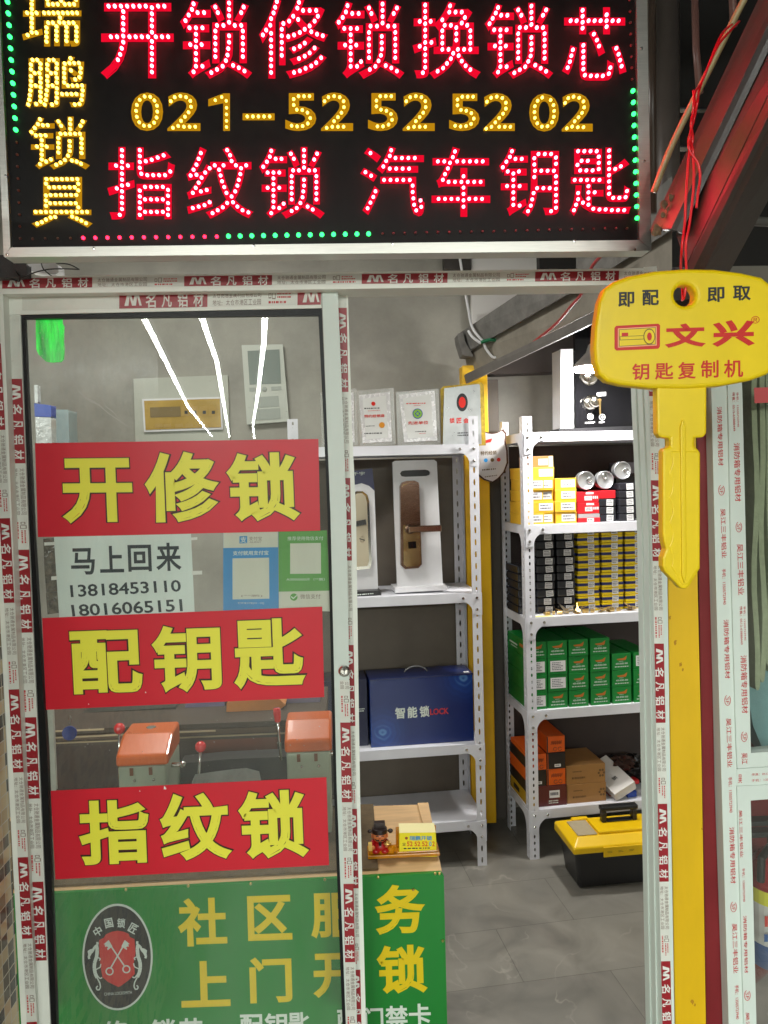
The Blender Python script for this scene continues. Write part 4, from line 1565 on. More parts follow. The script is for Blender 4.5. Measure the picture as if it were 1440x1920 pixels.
# figurine
fb = P(713, 1606, yb0+0.016)
fz = ZC+0.0142
fg = thing('figurine', 'small seated figurine in red robe with black winged hat beside the cards', 'figurine', (fb.x, fb.y, fz))
x0, y0 = fb.x, fb.y
SK = mat('figurine_skin', lin(212, 120, 70), 0.35)
b = MB()
b.ball((x0, y0, fz+0.014), 0.016, 0, 16, 10, (1.05, 0.9, 0.85))
b.ball((x0-0.010, y0-0.008, fz+0.007), 0.009, 0, 12, 8, (1.1, 1, 0.75))
b.ball((x0+0.010, y0-0.008, fz+0.007), 0.009, 0, 12, 8, (1.1, 1, 0.75))
b.tube([(x0-0.012, y0, fz+0.026), (x0-0.019, y0-0.007, fz+0.019), (x0-0.015, y0-0.013, fz+0.018)], [0.006, 0.006, 0.004], 10)
b.tube([(x0+0.012, y0, fz+0.026), (x0+0.019, y0-0.007, fz+0.02), (x0+0.014, y0-0.013, fz+0.021)], [0.006, 0.006, 0.004], 10)
b.build('robe', mat('figurine_red', lin(176, 22, 26), 0.3, coat=0.3), fg, smooth=True)
b = MB()
b.ball((x0, y0-0.002, fz+0.039), 0.0165, 0, 18, 12, (1.0, 0.9, 0.92))
b.ball((x0, y0-0.0185, fz+0.038), 0.003, 0, 8, 6)
b.ball((x0-0.0168, y0, fz+0.037), 0.0035, 0, 8, 6, (0.6, 1, 1.5))
b.ball((x0+0.0168, y0, fz+0.037), 0.0035, 0, 8, 6, (0.6, 1, 1.5))
b.ball((x0-0.015, y0-0.015, fz+0.018), 0.0042, 0, 8, 6)
b.ball((x0+0.014, y0-0.015, fz+0.021), 0.0042, 0, 8, 6)
b.build('head', SK, fg, smooth=True)
b = MB()
for s_ in (-1, 1):
    b.tube([(x0+s_*0.009, y0-0.0155, fz+0.0425), (x0+s_*0.006, y0-0.0172, fz+0.0438), (x0+s_*0.003, y0-0.0175, fz+0.0425)], 0.0008, 6)
    b.tube([(x0+s_*0.002, y0-0.018, fz+0.0345), (x0+s_*0.007, y0-0.0165, fz+0.0335), (x0+s_*0.0115, y0-0.013, fz+0.036)], [0.0012, 0.0012, 0.0005], 6)
b.tube([(x0-0.003, y0-0.0172, fz+0.031), (x0, y0-0.0175, fz+0.030), (x0+0.003, y0-0.0172, fz+0.031)], 0.0009, 6)
b.tube([(x0, y0-0.016, fz+0.0285), (x0, y0-0.0165, fz+0.024), (x0, y0-0.017, fz+0.019)], [0.004, 0.003, 0.0006], 8)
b.build('face_hair', M_BLACK, fg)
b = MB()
b.lathe([(0.0172, 0), (0.0172, 0.007), (0.0165, 0.010)], (x0, y0-0.001, fz+0.0455), (0, 0, 1), 20)
b.box((x0-0.012, y0-0.006, fz+0.0555), (x0+0.0125, y0+0.012, fz+0.0665))
b.ball((x0+0.024, y0, fz+0.047), 0.0055, 0, 12, 8, (1.1, 0.4, 1))
b.ball((x0-0.022, y0, fz+0.048), 0.0045, 0, 12, 8, (1.1, 0.4, 1))
b.tube([(x0-0.022, y0, fz+0.048), (x0+0.024, y0, fz+0.047)], 0.0015, 6)
b.build('hat', mat('figurine_black', lin(40, 22, 20), 0.3), fg, bevel=0.001)
b = MB()
b.ball((x0+0.016, y0-0.016, fz+0.026), 0.007, 0, 12, 8, (1.3, 0.8, 0.6))
b.ball((x0+0.016, y0-0.016, fz+0.030), 0.004, 0, 10, 6)
b.build('ingot', mat('gold_paint', (0.8, 0.5, 0.15), 0.3, 0.8), fg, smooth=True)
b = MB()
b.box((x0-0.026, y0-0.018, fz+0.012), (x0-0.018, y0-0.016, fz+0.032), 0)
b.build('scroll', MATS['gold_paint'], fg)

# ------------------------------------------------------------------ key cutting machines behind the glass
M_ORANGE = mat('orange_plastic', lin(206, 92, 20), 0.3, 0, 0.08, 8, coat=0.2)
M_MGREY = mat('grey_enamel', lin(168, 178, 158), 0.45, 0, 0.1, 12)


def machine(label, x0p, x1p, ytopfront, ybase, Y, skew, depth, hcov, lever, tag_top):
    zf = P(x0p, ytopfront, Y).z
    xa, xb = P(x0p, ytopfront, Y).x, P(x1p, ytopfront, Y).x
    zb = ZC+0.006
    t = thing('key_cutting_machine', label, 'machine', (xa, Y, zb))
    b = MB()
    b.box((xa, Y, zb), (xb, Y+depth, zf-0.001))
    o = b.build('body', M_MGREY, t, bevel=0.004)
    b = MB()
    for fx in (0.28, 0.68):
        xx = xa+(xb-xa)*fx
        b.box((xx-0.004, Y-0.002, zf-0.022), (xx+0.004, Y-0.0005, zf-0.004), 0)
        b.ball((xx+0.006, Y-0.001, zf-0.034), 0.0035, 1, 10, 6)
    b.build('latch', [mat('rust_brown', lin(120, 70, 40), 0.5), M_STEEL], t)
    b = MB()
    # domed cover: sloping front, flat top, overhanging lip
    prof = [(-0.004, 0.0), (-0.004, hcov*0.45), (depth*0.42, hcov), (depth*1.02, hcov), (depth*1.02, 0.0)]
    n_ = len(prof)
    vs = [Vector((xa-0.004, Y+p[0], zf+p[1])) for p in prof]+[Vector((xb+0.006, Y+p[0], zf+p[1])) for p in prof]
    vs = [v + Vector((skew*(v.y-Y)/depth, 0, 0)) for v in vs]
    b.add(vs, [tuple(range(n_-1, -1, -1)), tuple(range(n_, 2*n_))]+[(i, (i+1) % n_, (i+1) % n_+n_, i+n_) for i in range(n_)])
    b.build('cover', M_ORANGE, t, bevel=0.007, seg=3)
    if tag_top:
        b = MB()
        zc = zf+hcov+0.0005
        xc = (xa+xb)/2+skew*0.7
        b.lathe([(0.012, 0), (0.012, 0.0006), (0, 0.0006)], (xc, Y+depth*0.72, zc), (0, 0, 1), 16)
        b.build('badge', M_STEEL, t)
    b = MB()
    kx, ky = lever
    b.lathe([(0.006, 0), (0.006, 0.03)], (xb+0.001, Y+depth*0.35, zf-0.02), (1, 0, 0), 12)
    b.ball((xb+0.028, Y+depth*0.35, zf-0.02), 0.008)
    b.build('spindle', M_STEEL, t, smooth=False)
    return t, xa, xb, zf


mt1, a1, b1, z1 = machine('orange topped key cutting machine beside the red ball levers', 221, 311, 1438, 1490, 1.80, -0.004, 0.15, 0.056, (0, 0), True)
mt2, a2, b2, z2 = machine('orange topped key cutting machine next to the door lock stile', 537, 618, 1412, 1470, 1.80, 0.0, 0.12, 0.062, (0, 0), False)


def ball_lever(root, x, y, xb_, yb_, Y, rpx, cap=False):
    b = MB()
    p, q = P(x, y, Y), P(xb_, yb_, Y)
    b.tube([p, q], 0.0035, 8)
    s = b.build('lever', M_STEEL, root, smooth=True)
    b = MB()
    if cap:
        d = (q-p).normalized()
        b.tube([p-d*0.006, p+d*0.004, p+d*0.026, p+d*0.028], [0.008, 0.0095, 0.0075, 0.006], 14)
    else:
        b.ball(p, rpx/FPX*Y)
    b.build('knob', mat('red_knob', lin(206, 30, 36), 0.2, coat=0.4), s, smooth=True)


ball_lever(mt1, 224, 1366, 224, 1460, 1.93, 10.5)
ball_lever(mt1, 376, 1400, 372, 1478, 1.80, 10.5)
ball_lever(mt2, 519, 1332, 527, 1425, 1.84, 9, True)
b = MB()
pp = [P(360, 1466, 1.72), P(366, 1452, 1.74), P(400, 1447, 1.75), P(438, 1442, 1.76), P(462, 1440, 1.75), P(486, 1446, 1.74), P(491, 1468, 1.72)]
low = [Vector((p.x, p.y-0.03, ZC+0.006)) for p in pp]
for i in range(len(pp)-1):
    b.quad(pp[i], pp[i+1], low[i+1], low[i])
    b.quad(pp[i], pp[i+1], Vector((pp[i+1].x, pp[i+1].y+0.06, ZC+0.006)), Vector((pp[i].x, pp[i].y+0.06, ZC+0.006)))
mbag = mat('cloudy_plastic', lin(176, 180, 176), 0.3, 0, 0.2, 30, bump=0.9, bscale=60)
o = b.build('plastic_bag', mbag, None)
tag(o, 'crumpled cloudy plastic bag on the counter between the machines', 'bag')
# bench behind the machines: dark box with stacked boards
bx0, bx1 = P(60, 1380, 2.12), P(604, 1340, 2.12)
bt = thing('work_bench', 'dark wooden bench with layered board edges behind the machines', 'bench', (bx0.x, 2.1, 0))
b = MB()
zt_ = P(300, 1358, 2.1).z
b.box((bx0.x, 2.12, 0), (bx1.x, 2.42, zt_-0.05))
b.build('cabinet', mat('dark_brown_panel', lin(66, 48, 40), 0.5, 0, 0.2, 5), bt)
b = MB()
for k in range(3):
    b.box((bx0.x-0.02, 2.10-0.004*(k % 2), zt_-0.049+k*0.016), (bx1.x+0.01, 2.43, zt_-0.049+k*0.016+0.0135), k % 2)
b.build('board', [mat('board_dark', lin(74, 60, 50), 0.6, 0, 0.3, 10), mat('board_brown', lin(90, 70, 54), 0.6, 0, 0.2, 10)], bt)
b = MB()
for k in range(3):
    b.box((bx0.x-0.018, 2.094-0.004*(k % 2), zt_-0.040+k*0.016), (bx1.x-0.3*k+0.01, 2.0998-0.004*(k % 2)-0.0002, zt_-0.0365+k*0.016))
b.build('board_edge', mat('board_pale', lin(178, 158, 128), 0.6, 0, 0.2, 10), bt)
b = MB()
b.slab([(335, 1432), (420, 1424), (640, 1414), (646, 1490), (335, 1500)], 1.96, 0.06)
ob_ = b.build('motor_housing', mat('dark_machine_paint', lin(44, 40, 40), 0.4, 0, 0.4, 14), None, bevel=0.006)
tag(ob_, 'dark motor housing behind the plastic bag, between the two orange machines', 'motor')
b = MB()
b.slab([(376, 1366), (520, 1358), (520, 1412), (376, 1420)], 2.108, 0.008)
b.build('drawer_front', mat('red_brown_panel', lin(122, 66, 46), 0.4, 0, 0.2, 6), bt)
# clutter on the bench
b = MB()
b.slab([(424, 1348), (425, 1318), (440, 1312), (520, 1308), (536, 1322), (525, 1330), (520, 1340)], 2.2, 0.14)
o = b.build('cardboard_box', mat('orange_card', lin(196, 122, 50), 0.6, 0, 0.15, 12), None, bevel=0.003)
tag(o, 'torn orange cardboard box on the bench behind glass', 'box')
b = MB()
b.slab([(326, 1358), (345, 1334), (350, 1310), (421, 1306), (421, 1350)], 2.26, 0.12)
o = b.build('storage_bin', mat('lilac_plastic', lin(112, 104, 140), 0.4, 0, 0.15, 8), None, bevel=0.006)
tag(o, 'lilac plastic bin on the bench beside the orange cardboard box', 'bin')
b = MB()
b.slab([(536, 1334), (538, 1308), (600, 1304), (600, 1330)], 2.26, 0.12)
o = b.build('storage_bin', mat('violet_plastic', lin(132, 120, 150), 0.4, 0, 0.15, 8), None, bevel=0.006)
tag(o, 'pale violet plastic bin on the bench near the right stile', 'bin')
b = MB()
b.slab([(95, 1372), (98, 1340), (330, 1326), (324, 1352)], 2.25, 0.12)
o = b.build('parts_tray', mat('dark_tray', lin(48, 46, 42), 0.35, 0, 0.3, 20), None, bevel=0.006)
tag(o, 'dark parts tray on the bench at the left behind glass', 'tray')
# pegboard strip, hanging packets, blue tag on the left
b = MB()
b.slab([(86, 1322), (98, 1320), (105, 1482), (96, 1484)], 1.66, 0.01)
o = b.build('pegboard', mat('pegboard_white', lin(196, 200, 190), 0.5, 0, 0.1, 60), None)
tag(o, 'narrow white pegboard strip behind the left edge of the glass', 'pegboard')
b = MB()
c = P(131, 1374, 1.72)
b.lathe([(0.016, 0), (0.016, 0.004), (0.004, 0.005)], c, (0, -1, 0), 20)
b.tube(pathP([(131, 1360, 1.718), (128, 1350, 1.718), (131, 1342, 1.718), (134, 1350, 1.718), (132, 1359, 1.718)]), 0.0008, 6, 1)
o = b.build('key_tag', [mat('blue_tag', lin(30, 50, 130), 0.3), M_STEEL], None)
tag(o, 'round blue key tag hanging on a wire ring behind glass', 'key tag')
hgs = [(81, 1010, 106, 1080), (84, 1078, 108, 1112), (86, 1112, 110, 1152)]
mclear = mat('blister_dark', lin(92, 84, 72), 0.15, 0, 0.6, 60, bump=1.0, bscale=80, dark=lin(30, 28, 24))
for i, (x0, y0, x1, y1) in enumerate(hgs):
    b = MB()
    b.slab([(x0, y0), (x1, y0-1), (x1+2, y1-3), (x0+3, y1)], 1.75, 0.02)
    o = b.build('blister_packet', mclear, None, bevel=0.004)
    tag(o, ['clear blister packet hung highest at the left behind the notice', 'clear blister packet hung between two others behind the notice', 'clear blister packet hung lowest at the left behind the notice'][i], 'packet', 'packets hung beside the notice')
b = MB()
b.slab([(64, 756), (96, 760), (96, 782), (65, 781)], 3.0, 0.05, 0)
b.slab([(66, 782), (96, 783), (97, 832), (68, 834)], 3.0, 0.05, 1)
b.slab([(64, 722), (70, 722), (71, 755), (65, 755)], 3.0, 0.03, 1)
o = b.build('water_bottle', [mat('blue_cap', lin(40, 70, 160), 0.3), mat('bottle_clear', lin(176, 180, 178), 0.15, 0, 0.25, 30, bump=0.5, bscale=40)], None, bevel=0.01)
tag(o, 'clear bottle with a blue cap at the far left behind glass', 'bottle')
b = MB()
b.slab([(96, 768), (128, 768), (130, 834), (98, 834)], 3.2, 0.1)
o = b.build('storage_tub', mat('pale_blue_tub', lin(140, 158, 160), 0.35, 0, 0.1, 10), None, bevel=0.01)
tag(o, 'pale blue tub standing beside the clear bottle', 'tub')

# ------------------------------------------------------------------ on the back wall: breaker box, intercom
YW = YB
bb = thing('breaker_box', 'grey wall breaker box with amber window on the back wall', 'breaker box', P(340, 830, YW))
b = MB()
b.slab([(250, 710), (427, 703), (432, 850), (255, 856)], YW-0.02, 0.018)
b.build('cover_plate', mat('ivory_plate', lin(186, 188, 176), 0.45, 0, 0.05, 10), bb, bevel=0.004)
b = MB()
b.slab([(266, 748), (415, 744), (418, 805), (270, 810)], YW-0.035, 0.014, 0)
b.build('window_frame', M_WHITEPAINT, bb, bevel=0.003)
b = MB()
b.slab([(270, 751.5), (412, 747.5), (414.5, 801), (273, 806)], YW-0.039, 0.003, 0)
b.build('window', mat('amber_window', lin(190, 156, 72), 0.15, 0, 0.25, 9), bb)
b = MB()
b.slab([(281, 764), (338, 762), (339, 781), (282, 783)], YW-0.041, 0.001, 0)
for x in (340, 356, 374, 391):
    b.slab([(x, 762), (x+15, 761.5), (x+15, 779), (x, 780)], YW-0.041, 0.001, 1)
    b.slab([(x+6, 770), (x+12, 770), (x+12, 776), (x+6, 776)], YW-0.042, 0.001, 2)
for x in (290, 306, 328, 347, 366, 384):
    b.slab([(x, 795), (x+14, 794), (x+15, 801), (x+1, 802)], YW-0.041, 0.001, 1)
b.build('breaker', [mat('breaker_brown', lin(122, 100, 50), 0.4), mat('breaker_tan', lin(176, 142, 60), 0.4), M_BLACK], bb)
ic = thing('intercom', 'white wall intercom with grey screen on the back wall', 'intercom', P(497, 795, YW))
b = MB()
b.slab([(453, 647), (530, 645.5), (542, 790), (463, 796)], YW-0.035, 0.033)
b.build('body', mat('intercom_white', lin(200, 204, 194), 0.4), ic, bevel=0.006)
b = MB()
b.slab([(464, 658), (524, 655), (527, 719), (468, 721)], YW-0.038, 0.002)
b.build('screen', mat('grey_screen', lin(140, 150, 144), 0.1), ic)
b = MB()
b.slab([(467, 727), (483, 726.5), (483, 734), (468, 734.5)], YW-0.038, 0.002)
b.slab([(508, 725), (527, 724), (528, 731), (509, 732)], YW-0.038, 0.002)
b.slab([(475, 745), (522, 742), (524, 762), (477, 764)], YW-0.038, 0.002)
b.slab([(476, 768), (525, 765), (526, 785), (479, 788)], YW-0.038, 0.002)
b.lathe([(0.012, 0), (0.010, 0.004), (0, 0.005)], P(496, 730, YW-0.036), (0, -1, 0), 16)
b.build('button', mat('intercom_grey', lin(168, 174, 166), 0.4), ic, bevel=0.001)
# ------------------------------------------------------------------ shelf units


class Unit:
    def __init__(s, O, th):
        s.O, s.th = Vector(O), th
        s.ex = Vector((math.cos(th), math.sin(th), 0))
        s.ey = Vector((-math.sin(th), math.cos(th), 0))

    def W(s, u, v, z):
        return s.O + s.ex*u + s.ey*v + Vector((0, 0, z))

    def hit(s, px, py, v=0.0):
        """local u and world z where the pixel's ray meets the unit's plane at depth v"""
        d = ray(px, py)
        p0 = s.O + s.ey*v
        t = (p0-CAM).dot(s.ey)/d.dot(s.ey)
        p = CAM + d*t
        return (p-s.O).dot(s.ex), p.z


def holed_strip(mb, org, ux, z0, z1, w, pitch=0.05, hw=0.0045, hl=0.013, m=0, z_first=0.02):
    """flat vertical strip w wide along ux with oval slots"""
    z = z0
    uz = Vector((0, 0, 1))

    def pt(a, zz):
        return org+ux*a+uz*(zz-org.z)
    while z < z1-1e-6:
        zt = min(z+pitch, z1)
        if zt-z > hl*2+0.006:
            zc, ac = (z+zt)/2, w/2
            hole = [(ac+hw*math.cos(t), zc+(hl-hw)*(1 if math.sin(t) > 0.01 else -1 if math.sin(t) < -0.01 else 0)+hw*math.sin(t)) for t in [math.pi*2*k/8 for k in range(8)]]
            out = [(w, zc), (w, zt), (ac, zt), (0, zt), (0, zc), (0, z), (ac, z), (w, z)]
            for k in range(8):
                j = (k+1) % 8
                mb.add([pt(*out[k]), pt(*out[j]), pt(*hole[j]), pt(*hole[k])], [(0, 1, 2, 3)], m)
        else:
            mb.add([pt(0, z), pt(w, z), pt(w, zt), pt(0, zt)], [(0, 1, 2, 3)], m)
        z = zt


def shelf_unit(name, label, U, width, depth, height, levels, holes):
    """levels: list of (z_top of lip)"""
    t = thing(name, label, 'shelf unit', U.O)
    fw = 0.040
    for (u0, su, v0, sv) in ((0, 1, 0, 1), (width, -1, 0, 1), (0, 1, depth, -1), (width, -1, depth, -1)):
        b = MB()
        holed_strip(b, U.W(u0, v0, 0), U.ex*su, 0, height, fw, *holes)
        holed_strip(b, U.W(u0, v0, 0), U.ey*sv, 0, height, fw, *holes)
        o = b.build('leg', M_SHELF, t, solid=0.0022)
    lip = 0.038
    for z in levels:
        b = MB()
        e = 0.0032
        pts = [(e, e), (width-e, e), (width-e, depth-e), (e, depth-e)]
        b.prism([U.W(u, v, z-0.0015) for u, v in pts], (0, 0, 0.0015))
        for i in range(4):
            (u0, v0), (u1, v1) = pts[i], pts[(i+1) % 4]
            b.add([U.W(u0, v0, z), U.W(u1, v1, z), U.W(u1, v1, z-lip), U.W(u0, v0, z-lip)], [(0, 1, 2, 3)])
            cu, cv = (width/2-u0), (depth/2-v0)
        # inner return along the front and back
        for v in (e, depth-e):
            s_ = 1 if v < depth/2 else -1
            b.add([U.W(e, v, z-lip), U.W(width-e, v, z-lip), U.W(width-e, v+s_*0.012, z-lip), U.W(e, v+s_*0.012, z-lip)], [(0, 1, 2, 3)])
        sh = b.build('shelf', M_SHELF, t, solid=0.0014)
        # corner gussets (concave quarter), a plate on the front and one on the side at each end
        for (u0, su) in ((0, 1), (width, -1)):
            v = -0.0022
            arc = [(fw-0.002, -lip-0.05)]
            R_ = 0.052
            for k in range(7):
                a = math.pi/2*k/6
                arc.append((fw-0.002+R_*(1-math.cos(a)), -lip-R_+0.006+R_*math.sin(a)))
            poly = [(0.004, 0.0), (fw+R_+0.005, -0.004)] + arc[::-1] + [(0.004, -lip-0.055)]
            b = MB()
            b.prism([U.W(u0+su*a, v, z+dz) for a, dz in poly], -U.ey*0.0014)
            b.build('gusset', M_SHELF, t)
            b = MB()
            b.prism([U.W(u0-su*0.0022, a, z+dz) for a, dz in poly], -U.ex*su*0.0014)
            b.build('gusset', M_SHELF, t)
            for (du, dz) in ((0.02, -0.019), (0.02, -0.068), (0.078, -0.019)):
                b = MB()
                b.lathe([(0.0062, 0), (0.0058, 0.003), (0.003, 0.0045)], U.W(u0+su*du, -0.0036, z+dz), -U.ey, 10)
                b.build('bolt', M_STEEL, t)
    return t


# left unit: right front foot stands at pixel (906,1623)
thL = RAD(4.0)
fR = PZ(913, 1622, 0.0)
WL, DL = 0.78, 0.33
UL = Unit(fR - Vector((math.cos(thL), math.sin(thL), 0))*WL, thL)
zl = [UL.hit(880, 833)[1], UL.hit(870, 1113)[1], UL.hit(884, 1396)[1], UL.hit(905, 1538)[1]]
ztopL = UL.hit(897, 780)[1]
shelf_unit('shelf_unit', 'white slotted angle shelf unit holding lock displays and certificates', UL, WL, DL, ztopL, zl, (0.05, 0.0042, 0.0125))
thR = RAD(5.5)
fL = PZ(995, 1612, 0.0)
WR, DR = 0.95, 0.32
UR = Unit(fL, thR)
zr = [UR.hit(1000, 811)[1], UR.hit(1000, 985)[1], UR.hit(1000, 1159)[1], UR.hit(1003, 1334)[1], UR.hit(1010, 1520)[1]]
ztopR = UR.hit(978, 781)[1]
shelf_unit('shelf_unit', 'white slotted angle shelf unit stacked with small lock boxes', UR, WR, DR, ztopR, zr, (0.028, 0.0042, 0.0075))

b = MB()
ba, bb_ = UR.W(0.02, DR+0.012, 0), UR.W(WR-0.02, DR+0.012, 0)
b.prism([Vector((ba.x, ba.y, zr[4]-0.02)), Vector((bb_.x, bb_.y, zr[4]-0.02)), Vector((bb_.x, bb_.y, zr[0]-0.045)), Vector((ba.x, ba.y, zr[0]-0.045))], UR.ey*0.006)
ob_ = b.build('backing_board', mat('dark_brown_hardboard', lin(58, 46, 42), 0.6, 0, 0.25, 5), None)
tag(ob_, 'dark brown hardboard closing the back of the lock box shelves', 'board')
# ------------------------------------------------------------------ helpers for stock on shelves


def proto_box(name, w, d, h, mats, build, bevel=0.0015):
    """a box thing at the origin, front face at y=0; build(b) may add sub meshes; returns root"""
    t = thing(name, None, None, (0, 0, 0))
    b = MB()
    b.box((-w/2, 0, 0), (w/2, d, h))
    b.build('carton', mats[0], t, bevel=bevel)
    build(t, w, d, h)
    return t


def lq(x0, z0, x1, z1, y=-0.0006):
    return [Vector((x0, y, z1)), Vector((x1, y, z1)), Vector((x1, y, z0)), Vector((x0, y, z0))]


def sticker_part(t, x0, z0, x1, z1, seed=0, rows=3, mname=None, rot=0.0, y=-0.0008):
    b = MB()
    c = Vector(((x0+x1)/2, 0, (z0+z1)/2))
    R_ = Matrix.Rotation(rot, 3, 'Y')

    def rt(q):
        return [c+R_ @ (p-c) for p in q]
    b.quad(*rt(lq(x0, z0, x1, z1, y)), m=0)
    dx, dz = (x1-x0)*0.1, (z1-z0)*0.1
    cutprint(b, rt(lq(x0+dx, z0+dz, x1-dx, z1-dz, y-0.0004)), rows, 1, seed)
    return b.build('label_sticker', [M_STICK, M_STICKTXT], t)


PROTOS = {}


def place(key, U, u, v, z, label, group, cat='box', jit=0.0):
    r = PROTOS[key]
    p = U.W(u, v, 0)
    loc = (p.x, p.y, z)
    rz = U.th+random.uniform(-jit, jit)
    if not r.get('used'):
        r['used'] = 1
        r.location = loc
        r.rotation_euler = (0, 0, rz)
        o = r
    else:
        o = dup(r, loc, rz)
    if 'used' in o and o is not r:
        del o['used']
    tag(o, label, cat, group)
    return o


SC = UR.O.y/FPX      # metres per pixel at the right unit


def wz(px0, px1, py, v):
    u0, _ = UR.hit(px0, py, v)
    u1, _ = UR.hit(px1, py, v)
    return (u0+u1)/2, u1-u0


# yellow boxes
M_YBOX = mat('yellow_carton', lin(232, 184, 52), 0.45, 0, 0.08, 20)
YH = 0.0485
VF = 0.03


def yb(t, w, d, h):
    sticker_part(t, -w*0.22, h*0.2, w*0.44, h*0.86, 3, 2)
    b = MB()
    b.box((-w/2-0.0006, -0.0006, h-0.009), (w/2+0.0006, d+0.0006, h+0.0003))
    b.build('lid', M_YBOX, t, bevel=0.001)


PROTOS['yellow'] = proto_box('lock_box', 0.094, 0.17, YH-0.0008, [M_YBOX], yb)
M_TBOX = mat('tan_carton', lin(176, 120, 60), 0.5, 0, 0.1, 20)


def tb(t, w, d, h):
    sticker_part(t, -w*0.2, h*0.2, w*0.25, h*0.75, 5, 2)
    b = MB()
    b.quad(*lq(w*0.28, 0.001, w*0.495, h-0.001, -0.0005))
    b.build('pale_end', mat('cream_panel', lin(220, 205, 150), 0.5), t)


PROTOS['tan'] = proto_box('lock_box', 0.094, 0.17, YH-0.0008, [M_TBOX], tb)
zA = zr[1]+0.001
cols = {'behind the shelf post': (954, 996, 5), 'nearest the shelf post': (997, 1040, 5), 'beside the red boxes': (1040, 1081, 4)}
for cname, (x0, x1, n_) in cols.items():
    u, _ = wz(x0, x1, 940, VF)
    if cname == 'behind the shelf post':
        u = max(u, 0.05)
    for k in range(n_):
        place('yellow', UR, u+random.uniform(-.003, .003), VF+random.uniform(-.006, .006), zA+k*YH, 'yellow lock box in the stack %s, %s' % (cname, ('%s up' % ORD[k+1]) if k else 'at the bottom'), 'yellow lock boxes on the upper shelf', jit=0.035)
u, _ = wz(997, 1040, 940, VF)
place('tan', UR, u, VF, zA+5*YH, 'tan lock box topping the yellow stack nearest the shelf post', 'tan boxes')
# red boxes
M_RBOX = mat('red_carton', lin(206, 30, 40), 0.35, 0, 0.08, 20)
RH = 0.047


def rb(t, w, d, h):
    sticker_part(t, -w*0.16, h*0.22, w*0.18, h*0.62, 7, 2)
    b = MB()
    for i in range(3):
        b.quad(*lq(w*0.22+i*w*0.09, h*0.35, w*0.28+i*w*0.09, h*0.6))
    b.quad(*lq(-w*0.1, h*0.78, w*0.26, h*0.97))
    b.build('print', M_STICK, t)


PROTOS['red'] = proto_box('lock_box', 0.098, 0.16, RH-0.0008, [M_RBOX], rb)
u, _ = wz(1081, 1127, 940, VF)
M_GBOX = mat('silver_grey_carton', lin(168, 162, 164), 0.35)


def gb_(t, w, d, h):
    b = MB()
    b.box((-w/2-0.0005, -0.0006, 0.0003), (w/2+0.0005, d, h*0.55))
    b.build('red_band', M_RBOX, t)
    sticker_part(t, -w*0.1, h*0.1, w*0.22, h*0.5, 8, 1, y=-0.0012)


PROTOS['greyred'] = proto_box('lock_box', 0.098, 0.16, 0.038, [M_GBOX], gb_)
place('greyred', UR, u, VF, zA, 'red and silver lock box under two red boxes', 'red lock boxes on the upper shelf')
place('red', UR, u-0.002, VF, zA+0.039, 'red lock box between the silver banded box and a red one', 'red lock boxes on the upper shelf')
place('red', UR, u-0.004, VF, zA+0.039+RH, 'red lock box under the first silver can', 'red lock boxes on the upper shelf')
# dark boxes
M_KBOX = mat('black_carton', (0.022, 0.022, 0.028), 0.22, 0, 0.3, 20, bump=0.25, bscale=40)
KH = 0.0335


def kb(t, w, d, h):
    sticker_part(t, -w*0.05, h*0.12, w*0.36, h*0.9, 11, 3, rot=0.05)


for nm, rot in (('dark', 0.06), ('dark_b', -0.05)):
    PROTOS[nm] = proto_box('lock_box', 0.078, 0.17, KH-0.0012, [M_KBOX], lambda t, w, d, h, r=rot: sticker_part(t, -w*0.06, h*0.1, w*0.34, h*0.92, 11, 3, rot=r), bevel=0.004)
u, _ = wz(1127, 1157, 940, VF)
for k in range(3):
    place('dark', UR, u-0.008, VF, zA+k*KH, 'black lock box under the flat red box, %s up' % ORD[k+1], 'black lock boxes on the upper shelf', jit=0.03)
b = MB()
uu, _ = wz(1120, 1155, 940, VF)
PROTOS['redflat'] = proto_box('lock_box', 0.075, 0.15, 0.034, [M_RBOX], lambda t, w, d, h: None)
place('redflat', UR, uu+0.004, VF+0.001, zA+3*KH+0.001, 'flat red lock box on three black ones beneath the middle can', 'red lock boxes on the upper shelf')
u, _ = wz(1157, 1193, 940, VF)
for k in range(5):
    place('dark_b', UR, u+0.004, VF, zA+k*KH, 'black lock box in the stack under the highest can, %s up' % ORD[k+1], 'black lock boxes on the upper shelf', jit=0.04)
# cans
M_TIN = mat('tin_lid', (0.66, 0.68, 0.70), 0.28, 0.85)


def can(px, py, rpx, label, rot):
    v = VF+0.01
    uu, zz = UR.hit(px, py, v)
    c = UR.W(uu, v, 0)
    c.z = zz
    r = rpx*SC
    t = thing('tin_can', label, 'can', c, 0, 'silver cans lying on the boxes')
    b = MB()
    b.lathe([(r*0.86, 0.001), (r*0.9, -0.002), (r*0.96, -0.004), (r, -0.002), (r, 0.003), (r*0.97, 0.006), (r*0.97, 0.026), (r, 0.029), (r*0.5, 0.03)], c, UR.ey, 32)
    b.build('shell', M_TIN, t, smooth=True)
    b = MB()
    R_ = 0.0095
    ring = []
    o_ = c + (UR.ex*math.cos(rot)+Vector((0, 0, 1))*math.sin(rot))*r*0.42 - UR.ey*0.003
    for k in range(13):
        a = 2*math.pi*k/12
        ring.append(o_+UR.ex*R_*math.cos(a)+Vector((0, 0, 1))*R_*1.15*math.sin(a))
    b.tube(ring, 0.0017, 6, caps=False)
    b.ball(c+(o_-c)*0.25, 0.003, 0, 8, 6)
    b.build('pull_ring', M_CHROME, t, smooth=True)


